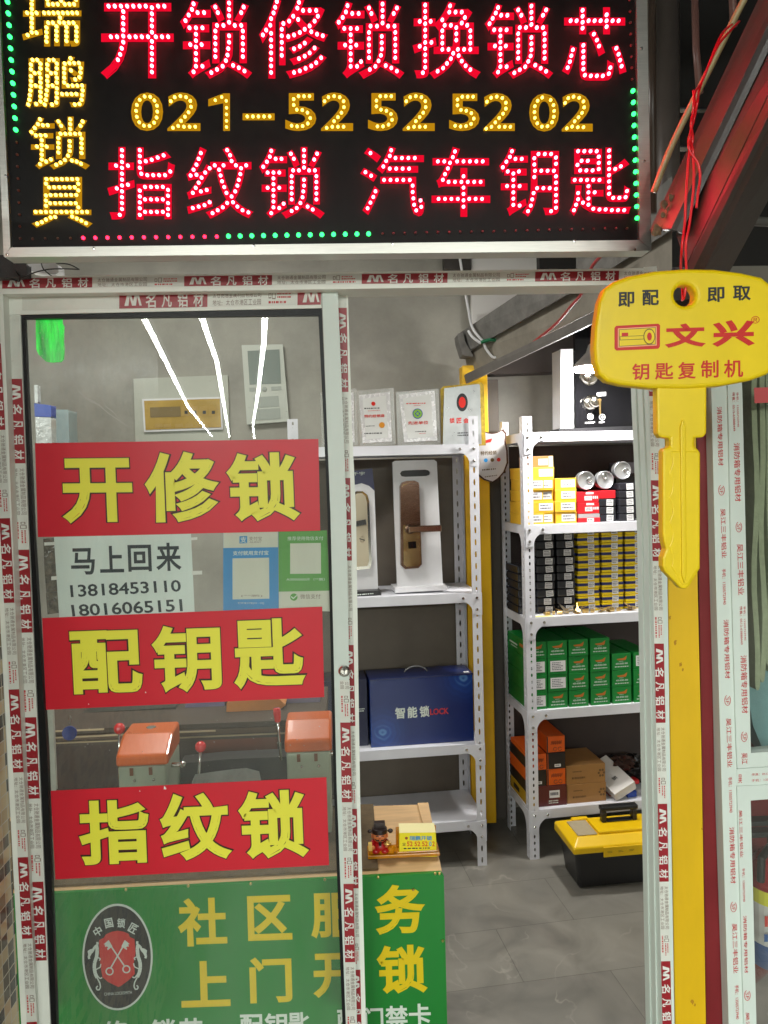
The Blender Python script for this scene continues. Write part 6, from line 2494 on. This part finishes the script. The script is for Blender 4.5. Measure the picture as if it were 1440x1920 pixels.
for poly in ([(736, 867), (741, 864), (778, 863), (778, 881.3)]+[(760, 882), (753, 883.5), (750, 888), (753, 893), (760, 894), (778, 893.4)]+[(788, 1110.5), (748, 1113), (745, 1100)],
             [(778, 863), (814, 862), (819, 866), (830, 1092), (832, 1108), (788, 1110.5), (778, 893.4), (800, 892.5), (806, 890), (807, 886), (804, 882), (798, 880.6), (778, 881.3)]):
    b.prism(up3(poly, VD1), UL.ey*0.02)
b.build('board', M_WHITEPAINT, d1_)
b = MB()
uslab(b, UL, [(746, 878), (811, 877), (811, 897), (746, 899)], VD1+0.016, 0.002)  # black sheet added behind the hand slot, standing in for its shade
b.build('slot_shade', M_BLACK, d1_)
b = MB()
uslab(b, UL, [(741, 1103), (838, 1098), (838, 1106), (741, 1112)], 0.05, 0.14)
b.build('foot', M_WHITEPAINT, d1_, bevel=0.003)
b = MB()
uslab(b, UL, [(752, 1060), (750.5, 912), (754, 905), (764, 901.5), (777, 901), (785, 905), (786, 912), (791, 1058), (785, 1065), (760, 1067)], VD1-0.03, 0.0295)
b.build('lock_body', M_BRONZE, d1_, bevel=0.004, seg=3)
b = MB()
uslab(b, UL, [(756, 985), (787, 984), (789.5, 1056), (784, 1061), (762, 1062.5), (757, 1058)], VD1-0.0325, 0.0024)
b.build('lower_plate', mat('gold_nickel', (0.46, 0.36, 0.2), 0.16, 1.0, 0.3, 12), d1_, bevel=0.0008)
b = MB()
uslab(b, UL, [(753, 914), (756, 908), (768, 904.5), (782, 907), (784.5, 913), (782, 909.5), (768, 907), (757, 910.5)], VD1-0.0315, 0.002)
b.build('trim', M_CHROME, d1_)
b = MB()
c = upt(UL, 768, 992, VD1-0.03)
b.lathe([(0.021, -0.001), (0.021, 0.014), (0.014, 0.016), (0.012, 0.04)], c, -UL.ey, 22)
b.build('rose', M_BRONZE, d1_, smooth=False)
b = MB()
p0 = c-UL.ey*0.04
b.box((-0.012, -0.009, -0.014), (0.128, 0.009, 0.014), 0, Matrix.Rotation(thL, 3, 'Z'), p0+Vector((0, 0, 0.002)))
b.build('lever_handle', mat('handle_bronze', (0.42, 0.3, 0.23), 0.2, 1.0), d1_, bevel=0.004)
b = MB()
uslab(b, UL, [(765, 1016), (780, 1015), (781, 1028), (766, 1029)], VD1-0.0345, 0.002)
b.build('sensor', M_BLACKGLOSS, d1_)
d2_ = thing('lock_display', 'blue topped lock display with arched silver lock behind the door stile', 'lock display', upt(UL, 680, 1115, 0.08))
b = MB()
uslab(b, UL, [(632, 887), (698, 878), (703, 925), (706, 1108), (650, 1112)], VD1, 0.02)
b.build('board', mat('navy_board', lin(24, 28, 84), 0.35), d2_, bevel=0.001)
b = MB()
uslab(b, UL, [(640, 930), (662, 910), (678, 906), (692, 911), (702, 920), (709, 1106), (650, 1110)], VD1-0.006, 0.0055)
b.build('plate', M_WHITEPAINT, d2_, bevel=0.001)
b = MB()
uslab(b, UL, [(655, 1060), (652, 945), (656, 928), (668, 921), (680, 921), (689, 928), (692, 940), (697, 1055), (694, 1066), (664, 1069)], VD1-0.026, 0.0195)
b.build('lock_body', M_CHROME, d2_, bevel=0.004)
b = MB()
uslab(b, UL, [(660, 1056), (657, 945), (661, 931), (670, 925), (679, 925), (685, 930), (688, 941), (692, 1052), (689, 1061), (668, 1063)], VD1-0.029, 0.0025)
b.build('face_plate', M_NICKEL, d2_, bevel=0.001)
b = MB()
c = upt(UL, 672, 980, VD1-0.029)
b.tube([c-UL.ey*0.002, c-UL.ey*0.03, c-UL.ey*0.034+UL.ex*0.01], 0.008, 12)
b.box((-0.02, -0.007, -0.012), (0.03, 0.007, 0.012), 0, Matrix.Rotation(thL, 3, 'Z') @ Matrix.Rotation(-0.15, 3, 'Y'), c-UL.ey*0.036)
b.build('lever_handle', M_CHROME, d2_, bevel=0.004)
b = MB()
b.lathe([(0.013, 0), (0.013, 0.004), (0.01, 0.005), (0.0, 0.005)], upt(UL, 679, 1011, VD1-0.0295), -UL.ey, 20, 0, 0.75)
uslab(b, UL, [(674, 1009), (684, 1012), (684, 1014), (674, 1011)], VD1-0.0355, 0.0008, 1)
b.build('cylinder', [M_NICKEL, M_BLACK], d2_)
b = MB()
utx('千宇', UL, VD1, 661, 885, 684, 891.5, 0, 0.01, -0.02)
b.build('lettering', M_WHITEPRINT, d2_)
b = MB()
uslab(b, UL, [(640, 1111), (714, 1107), (715, 1116), (640, 1121)], 0.04, 0.14)
base_ = b.build('base', M_BLACK, d2_, bevel=0.001)
b = MB()
cutprint(b, [upt(UL, a, c_, 0.039) for a, c_ in ((670, 1113.5), (710, 1110.5), (710, 1114), (670, 1117))], 1, 0, 3)
b.build('print', M_WHITEPRINT, base_)

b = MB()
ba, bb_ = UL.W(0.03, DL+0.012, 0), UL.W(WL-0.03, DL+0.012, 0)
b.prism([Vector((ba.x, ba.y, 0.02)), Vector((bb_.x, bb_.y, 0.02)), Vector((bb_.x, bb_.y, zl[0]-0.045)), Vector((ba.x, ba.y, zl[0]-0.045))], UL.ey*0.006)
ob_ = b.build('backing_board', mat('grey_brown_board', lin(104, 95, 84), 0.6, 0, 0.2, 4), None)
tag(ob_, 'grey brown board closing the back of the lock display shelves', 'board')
# blue smart-lock boxes on the third board
def blue_box_material():
    m = bpy.data.materials.new('deep_blue_print')
    m.use_nodes = True
    nt = m.node_tree
    N = nt.nodes.new
    b = nt.nodes['Principled BSDF']
    tc = N('ShaderNodeTexCoord')
    prev_ = None
    for (cx_, cz_, sc_) in ((0.05, 0.06, 60), (0.40, 0.27, 55)):
        mp = N('ShaderNodeMapping')
        mp.inputs['Location'].default_value = (-cx_, 0, -cz_)
        nt.links.new(tc.outputs['Object'], mp.inputs[0])
        wv = N('ShaderNodeTexWave')
        wv.wave_type = 'RINGS'
        wv.rings_direction = 'SPHERICAL'
        wv.inputs['Scale'].default_value = sc_*0.25
        wv.inputs['Distortion'].default_value = 6.0
        wv.inputs['Detail'].default_value = 2
        nt.links.new(mp.outputs[0], wv.inputs['Vector'])
        ln = N('ShaderNodeVectorMath')
        ln.operation = 'LENGTH'
        nt.links.new(mp.outputs[0], ln.inputs[0])
        mr = N('ShaderNodeMapRange')
        mr.inputs[1].default_value = 0.0
        mr.inputs[2].default_value = 0.13
        mr.inputs[3].default_value = 1.0
        mr.inputs[4].default_value = 0.0
        nt.links.new(ln.outputs['Value'], mr.inputs[0])
        pw = N('ShaderNodeMath')
        pw.operation = 'POWER'
        pw.inputs[1].default_value = 1.6
        nt.links.new(mr.outputs[0], pw.inputs[0])
        ad = N('ShaderNodeMath')
        ad.operation = 'MULTIPLY_ADD'
        ad.inputs[1].default_value = 0.3
        ad.inputs[2].default_value = 0.5
        nt.links.new(wv.outputs['Fac'], ad.inputs[0])
        ml = N('ShaderNodeMath')
        ml.operation = 'MULTIPLY'
        nt.links.new(ad.outputs[0], ml.inputs[0])
        nt.links.new(pw.outputs[0], ml.inputs[1])
        if prev_ is not None:
            s_ = N('ShaderNodeMath')
            s_.operation = 'ADD'
            nt.links.new(prev_.outputs[0], s_.inputs[0])
            nt.links.new(ml.outputs[0], s_.inputs[1])
            prev_ = s_
        else:
            prev_ = ml
    cr = N('ShaderNodeValToRGB')
    cr.color_ramp.elements[0].color = (*lin(6, 36, 100), 1)
    cr.color_ramp.elements[1].color = (*lin(120, 180, 225), 1)
    e = cr.color_ramp.elements.new(0.45)
    e.color = (*lin(22, 64, 140), 1)
    nt.links.new(prev_.outputs[0], cr.inputs[0])
    nt.links.new(cr.outputs[0], b.inputs['Base Color'])
    b.inputs['Roughness'].default_value = 0.25
    return m


VBX = 0.04
q0 = upt(UL, 696, 1406, VBX)
q1 = upt(UL, 889, 1390, VBX)
zbx = zl[2]+0.001
wbx = (q1-q0).dot(UL.ex)
zt_ = upt(UL, 790, 1268, VBX).z
bx = thing('smart_lock_box', 'glossy blue lock carton with white 智能锁 and red LOCK lettering', 'box', Vector((q0.x, q0.y, zbx)), thL)
R_l = Matrix.Identity(3)
HB = zt_-zbx


class LB(MB):
    pass


def local_build(mb, name, mats, parent, **k):
    return mb.build(name, mats, parent, origin=Vector((0, 0, 0)), **k)


b = MB()
b.box((0, 0, 0), (wbx, 0.15, HB))
local_build(b, 'carton', blue_box_material(), bx, bevel=0.0015)
b = MB()
b.box((-0.001, -0.0012, HB-0.006), (wbx+0.001, 0.152, HB+0.0008))
local_build(b, 'lid', mat('navy_lid', lin(20, 34, 84), 0.3), bx, bevel=0.001)
b = MB()
for k, ch in enumerate('智能锁'):
    x = wbx*0.238+k*0.052
    b.text(ch, lq(x, HB*0.40, x+0.042, HB*0.565, -0.001), 0, 0.03, 0, Vector((0, -1, 0)), 8)
b.text('LOCK', lq(wbx*0.575, HB*0.425, wbx*0.755, HB*0.515, -0.001), 1, 0.03, 0, Vector((0, -1, 0)), 8)
local_build(b, 'lettering', [M_WHITEPRINT, mat('lock_red', lin(200, 40, 40), 0.4)], bx)
b = MB()
b.tube([Vector((wbx*0.36+0.1*t_, 0.075, HB+0.002+0.024*math.sin(math.pi*t_)**0.6)) for t_ in np.linspace(0, 1, 12)], 0.0035, 8)
local_build(b, 'handle', mat('clear_handle', lin(120, 120, 120), 0.2), bx, smooth=True)
b = MB()
b.box((wbx-0.035, 0.01, HB+0.0012), (wbx-0.012, 0.03, HB+0.003))
local_build(b, 'label_sticker', M_STICK, bx)
p = UL.W((q0-UL.O).dot(UL.ex)-0.11, VBX+0.03, 0)
b2x = thing('smart_lock_box', 'dark navy lock carton half hidden behind the meeting strip', 'box', Vector((p.x, p.y, zbx)), thL)
b = MB()
b.box((-0.1, 0, 0), (0.102, 0.15, HB*0.98))
local_build(b, 'carton', mat('navy_carton', lin(18, 24, 58), 0.35), b2x, bevel=0.0015)
b = MB()
cutprint(b, lq(0.06, HB*0.5, 0.095, HB*0.56, -0.001), 2, 0, 4)
local_build(b, 'print', M_WHITEPRINT, b2x)

# yellow column behind the left unit
b = MB()
pc = P(928, 1572, 3.44)
b.box((pc.x-0.10, 3.47, 0.04), (pc.x+0.015, 3.56, 2.15))
ob = b.build('steel_column', mat('yellow_column_paint', lin(240, 188, 14), 0.35, 0, 0.12, 5), None, bevel=0.004)
tag(ob, 'yellow painted steel column behind the lock display shelf', 'column')
b = MB()
b.box((pc.x+0.03, 3.60, 0.0), (pc.x+0.09, 3.70, 2.1))  # dark strip added in place of the shade on the wall here
ob = b.build('corner_shade_strip', mat('dark_grey_shade', lin(96, 90, 84), 0.6, 0, 0.15, 6), None, bevel=0.003)
tag(ob, 'dark grey strip standing for shade in the corner between column and stock shelf', 'casing')

# ------------------------------------------------------------------ stair above: stringers, white soffit, dark beam
b = MB()


def bar(pts_a, pts_b, thick):
    """strip between two polylines given as (px,py,Y), thickened along y"""
    A, B = [P(*p) for p in pts_a], [P(*p) for p in pts_b]
    for i in range(len(A)-1):
        b.prism([A[i], A[i+1], B[i+1], B[i]], (0, thick, 0))


st = thing('staircase', 'grey painted steel and concrete staircase crossing over the shop doorway', 'staircase', P(880, 715, 3.55))
# upper concrete edge of the flight
bar([(858, 627, 3.5), (1120, 452, 2.55), (1260, 330, 2.05)], [(868, 664, 3.5), (1120, 520, 2.55), (1260, 430, 2.05)], 0.05)
b.build('concrete_edge', M_CONC, st, bevel=0.003)
b = MB()
bar([(872, 664, 3.52), (1120, 520, 2.6), (1260, 430, 2.1)], [(880, 700, 3.52), (1120, 580, 2.6), (1260, 505, 2.1)], 0.02)
b.build('stringer_web', mat('peeling_grey_paint', lin(142, 136, 124), 0.6, 0, 0.3, 9, bump=0.4, bscale=30), st)
b = MB()
bar([(872, 702, 3.44), (1120, 582, 2.52), (1260, 507, 2.02)], [(876, 718, 3.44), (1120, 602, 2.52), (1260, 530, 2.02)], 0.09)
b.build('stringer_flange', M_BEAM, st, bevel=0.002)
b = MB()
b.slab([(858, 626), (868, 622), (872, 640), (888, 668), (868, 666), (860, 640)], 3.42, 0.1)
b.build('beam_stub', M_CONC, st, bevel=0.004)
# outer stringer at the right, catching the red glow
M_OUT = mat('grey_red_primer', lin(66, 58, 55), 0.42, 0, 0.3, 8, bump=0.2, bscale=50)
b = MB()
lo_ = [(1226, 436, 1.27), (1268, 432, 1.14), (1276, 440, 1.22), (1296, 500, 1.12), (1306, 512, 1.11), (1352, 520, 1.17)]
hi_ = [(1470, -80, 1.17), (1512, -80, 1.02), (1520, -70, 1.11), (1530, 20, 0.86), (1540, 40, 0.85), (1560, 130, 0.92)]
prof_ = [[P(*p) for p in l] for l in (lo_, hi_)]
for j in range(1):
    for i in range(5):
        b.quad(prof_[j][i], prof_[j+1][i], prof_[j+1][i+1], prof_[j][i+1])
b.build('outer_stringer', M_OUT, st, solid=0.008)
b = MB()
b.tube(pathP([(1226, 360, 1.24), (1262, 268, 1.22), (1330, 130, 1.19), (1400, -10, 1.16), (1440, -80, 1.14)]), 0.0052, 10)
b.build('railing', mat('cream_pipe', lin(160, 150, 106), 0.35), st, smooth=True)
b = MB()
rnd = random.Random(5)
for i in range(16):
    t_ = rnd.random()
    x, y = 1228+30*t_+rnd.uniform(-4, 14), 440-80*t_+rnd.uniform(-8, 8)
    b.ball(P(x, y, 1.2), rnd.uniform(0.002, 0.007), 0, 7, 5, (1, 0.5, 1))
b.build('broken_mortar', mat('mortar_lumps', lin(116, 100, 76), 0.9, 0, 0.3, 40), st)
# dark void behind with pipes
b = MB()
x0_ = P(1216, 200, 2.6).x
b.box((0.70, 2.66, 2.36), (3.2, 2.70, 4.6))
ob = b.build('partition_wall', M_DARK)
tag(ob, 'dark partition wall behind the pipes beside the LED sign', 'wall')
b = MB()
b.tube([P(1252, -120, 2.2), P(1252, 330, 2.2), P(1253, 430, 2.2)], 0.033, 20)
ob = b.build('drain_pipe', mat('grey_pipe', lin(86, 78, 74), 0.35, 0, 0.15, 6), None, smooth=True)
tag(ob, 'thick grey vertical drain pipe beside the LED sign', 'pipe')
b = MB()
b.tube([P(1222, -120, 2.0), P(1224, 400, 2.0)], 0.010, 12)
ob = b.build('thin_pipe', mat('dark_pipe', lin(70, 56, 48), 0.3), None, smooth=True)
tag(ob, 'thin dark vertical pipe right against the sign frame', 'pipe')
b = MB()
b.tube([P(1300, -120, 1.9), P(1305, 90, 1.9), P(1312, 175, 1.9)], 0.0085, 12)
ob = b.build('thin_pipe', mat('pinkish_pipe', lin(120, 84, 78), 0.3), None, smooth=True)
tag(ob, 'thin pale vertical pipe above the red cord', 'pipe')
b = MB()
b.tube([P(1368, -120, 1.8), P(1376, 50, 1.8)], 0.0085, 12)
ob = b.build('thin_pipe', MATS['pinkish_pipe'], None, smooth=True)
tag(ob, 'short thin vertical pipe at the top near the photo corner', 'pipe')
for i, (y, lab) in enumerate(((204, 'upper horizontal steel rail behind the drain pipe'), (276, 'lower horizontal steel rail behind the drain pipe'))):
    b = MB()
    b.tube([P(1180, y, 2.35), P(1330, y+4, 2.35)], 0.010, 12)
    ob = b.build('steel_rail', M_STEEL, None, smooth=True)
    tag(ob, lab, 'rail')
# grey wall right of the staircase
b = MB()
b.box((1.02, 2.05, 1.6), (2.6, 2.09, 2.2-0.002))
ob = b.build('landing_wall', mat('grey_plaster', lin(126, 122, 112), 0.7, 0, 0.15, 3))
tag(ob, 'grey plaster wall beneath the stair landing at the right', 'wall')
b = MB()
b.tube([P(1330, 410, 2.0), P(1470, 418, 2.0)], 0.012, 10)
ob = b.build('wall_conduit', mat('grey_conduit', lin(96, 94, 90), 0.4), None, smooth=True)
tag(ob, 'grey horizontal conduit under the staircase at the right', 'conduit')
# white soffit and dark gap above the header
b = MB()
b.slab([(884, 400), (1200, 380), (1200, 560), (1000, 600), (884, 640)], 3.66, 0.03)
ob = b.build('white_partition', mat('white_gloss_board', lin(232, 230, 226), 0.4), None)
tag(ob, 'white partition board above the staircase edge', 'partition')
b = MB()
b.slab([(832, 430), (882, 428), (883.5, 506), (833, 504)], 3.64, 0.06)
ob = b.build('ceiling_beam', mat('dark_beam', lin(62, 56, 52), 0.6, 0, 0.2, 6), None)
tag(ob, 'dark ceiling beam across the back wall behind the sign', 'beam')
b = MB()
b.slab([(912, 600), (1300, 560), (1300, 690), (912, 702)], 3.60, 0.1)
ob = b.build('soffit_beam', mat('dark_soffit', lin(70, 62, 58), 0.7, 0, 0.2, 4), None)
tag(ob, 'dark soffit beam on the back wall under the staircase', 'beam')
# electric cable along the stringer
t = thing('electric_cable', 'white and red electric cable knotted at the end of the staircase beam', 'cable', P(885, 620, 3.3))
b = MB()
b.tube(pathP([(860, 470, 3.4), (868, 520, 3.4), (878, 580, 3.38), (886, 615, 3.3), (905, 640, 3.28), (912, 655, 3.28), (925, 670, 3.28), (938, 665, 3.28), (938, 645, 3.28), (925, 638, 3.28), (908, 640, 3.28)]), 0.006, 8)
b.tube(pathP([(878, 620, 3.3), (886, 632, 3.29), (902, 644, 3.28)]), 0.006, 8)
b.build('white_wire', M_WHITEPAINT, t, smooth=True)
b = MB()
b.tube(pathP([(902, 642, 3.27), (920, 637, 3.26), (934, 640, 3.26), (938, 648, 3.26)]), 0.0075, 8)
b.build('green_tape', mat('green_tape', lin(20, 110, 70), 0.4), t, smooth=True)
b = MB()
b.tube(pathP([(938, 650, 3.26), (960, 655, 3.2), (985, 651, 3.1), (1015, 630, 2.9), (1045, 605, 2.75), (1070, 575, 2.6), (1092, 548, 2.5), (1110, 500, 2.4), (1138, 470, 2.3)]), 0.005, 8)
b.build('red_wire', mat('red_wire', lin(176, 50, 50), 0.4), t, smooth=True)

# ------------------------------------------------------------------ toolbox on the floor
tbx0 = PZ(1076, 1668, 0.0)
tl_ = PZ(1058, 1592, 0.0)
thT = RAD(4)
TW, TD = 0.50, 0.20
f_l = PZ(1086, 1668, 0.0)
tb_ = thing('toolbox', 'black toolbox with yellow lid and black handle on the floor', 'toolbox', f_l, thT)
zlid = P(1082, 1590, f_l.y).z
b = MB()
taper = 0.02
vs = [Vector(p) for p in ((0.0, 0, 0), (TW-2*taper, 0, 0), (TW-2*taper, TD-2*taper, 0), (0.0, TD-2*taper, 0), (-taper, -taper, zlid), (TW-taper, -taper, zlid), (TW-taper, TD-taper, zlid), (-taper, TD-taper, zlid))]
b.add(vs, [(0, 3, 2, 1), (4, 5, 6, 7), (0, 1, 5, 4), (1, 2, 6, 5), (2, 3, 7, 6), (3, 0, 4, 7)])
local_build(b, 'body', M_BLACK, tb_, bevel=0.018, seg=4)
M_TBY = mat('toolbox_yellow', lin(240, 196, 10), 0.35, 0, 0.06, 8)
b = MB()
x0, x1, y0, y1 = -taper-0.012, TW-taper+0.012, -taper-0.012, TD-taper+0.012
h1, h2 = zlid+0.024, zlid+0.040
vs = [Vector(p) for p in ((x0, y0, zlid-0.012), (x1, y0, zlid-0.012), (x1, y1, zlid-0.012), (x0, y1, zlid-0.012), (x0, y0, h1-0.01), (x1, y0, h1-0.01), (x1, y1, h1), (x0, y1, h1), (x0+0.03, y0+0.04, h2), (x1-0.03, y0+0.04, h2), (x1-0.03, y1-0.03, h2), (x0+0.03, y1-0.03, h2))]
b.add(vs, [(0, 3, 2, 1), (0, 1, 5, 4), (1, 2, 6, 5), (2, 3, 7, 6), (3, 0, 4, 7), (4, 5, 9, 8), (5, 6, 10, 9), (6, 7, 11, 10), (7, 4, 8, 11), (8, 9, 10, 11)])
b.box((0.09, y0+0.045, h2-0.001), (x1-0.03, y1-0.05, h2+0.012))
b.box((0.03, y1-0.048, h2-0.001), (0.10, y1-0.025, h2+0.009))
lid_ = local_build(b, 'lid', M_TBY, tb_, bevel=0.008, seg=3)
b = MB()
b.box((x0+0.035, y0+0.045, h2+0.0005), (x0+0.117, y1-0.052, h2+0.005))
local_build(b, 'window', mat('smoky_clear', lin(176, 164, 136), 0.2, 0, 0.1, 20), lid_, bevel=0.003)
b = MB()
b.box((x0+0.12, y0-0.007, zlid-0.028), (x1-0.1, y0-0.001, zlid+0.012))
latch_ = local_build(b, 'front_strip', M_TBY, lid_, bevel=0.002)
b = MB()
for k in range(3):
    cutprint(b, lq(x0+0.135+k*0.045, zlid-0.012, x0+0.155+k*0.045, zlid-0.002, y0-0.0078), 2, 0, k)
local_build(b, 'print', mat('olive_print', lin(150, 120, 20), 0.5), latch_)
b = MB()
hx0, hx1 = 0.135, 0.285
yh = TD*0.42
zh = h2+0.012
b.box((hx0, yh, zh-0.002), (hx0+0.02, yh+0.03, zh+0.045))
b.box((hx1-0.02, yh, zh-0.002), (hx1, yh+0.03, zh+0.045))
b.box((hx0-0.004, yh-0.002, zh+0.046), (hx1+0.004, yh+0.032, zh+0.064))
b.box((hx0+0.021, yh+0.001, zh-0.001), (hx1-0.021, yh+0.029, zh+0.008))
local_build(b, 'handle', M_BLACK, tb_, bevel=0.005)

# ------------------------------------------------------------------ odds and ends under the sign at the left
sp = thing('loudspeaker', 'small black perforated loudspeaker under the left end of the sign', 'speaker', P(10, 520, 1.38))
b = MB()
b.slab([(-60, 478), (8, 478), (24, 492), (50, 494), (50, 518), (-60, 524)], 1.37, 0.02)
b.build('case', mat('black_grille', (0.02, 0.018, 0.018), 0.5), sp, bevel=0.003)
b = MB()
for i in range(9):
    for j in range(6):
        x, y = -20+i*8+(j % 2)*4, 484+j*6
        if (x < 44 and y > 492) or x < 6:
            b.lathe([(0.0016, 0), (0.0016, 0.0004), (0, 0.0004)], P(x, y, 1.3698), (0, -1, 0), 7)
b.build('grille_hole', M_INK, sp)
b = MB()
b.slab([(52, 495), (104, 493), (109, 497), (110, 511), (104, 515), (53, 507)], 1.42, 0.03)
ob = b.build('power_adapter', M_WHITEPAINT, None, bevel=0.004)
tag(ob, 'white power adapter lying on the header beside the speaker', 'adapter')
b = MB()
b.tube(pathP([(28, 505, 1.375), (40, 520, 1.36), (62, 512, 1.385), (85, 506, 1.39), (110, 504, 1.39), (149, 505, 1.39)]), 0.0011, 6)
b.tube(pathP([(77, 492, 1.4), (82, 505, 1.39), (100, 520, 1.41)]), 0.0011, 6)
b.tube(pathP([(105, 493, 1.4), (130, 496, 1.39), (149, 505, 1.39)]), 0.0011, 6)
b.tube(pathP([(10, 522, 1.38), (24, 524, 1.36), (36, 527, 1.37), (38, 518, 1.37)]), 0.0014, 6)
ob = b.build('loose_wire', M_BLACK, None)
tag(ob, 'thin loose black wires curling over the left end of the header', 'wire')

for k, r in PROTOS.items():
    if 'used' in r:
        del r['used']
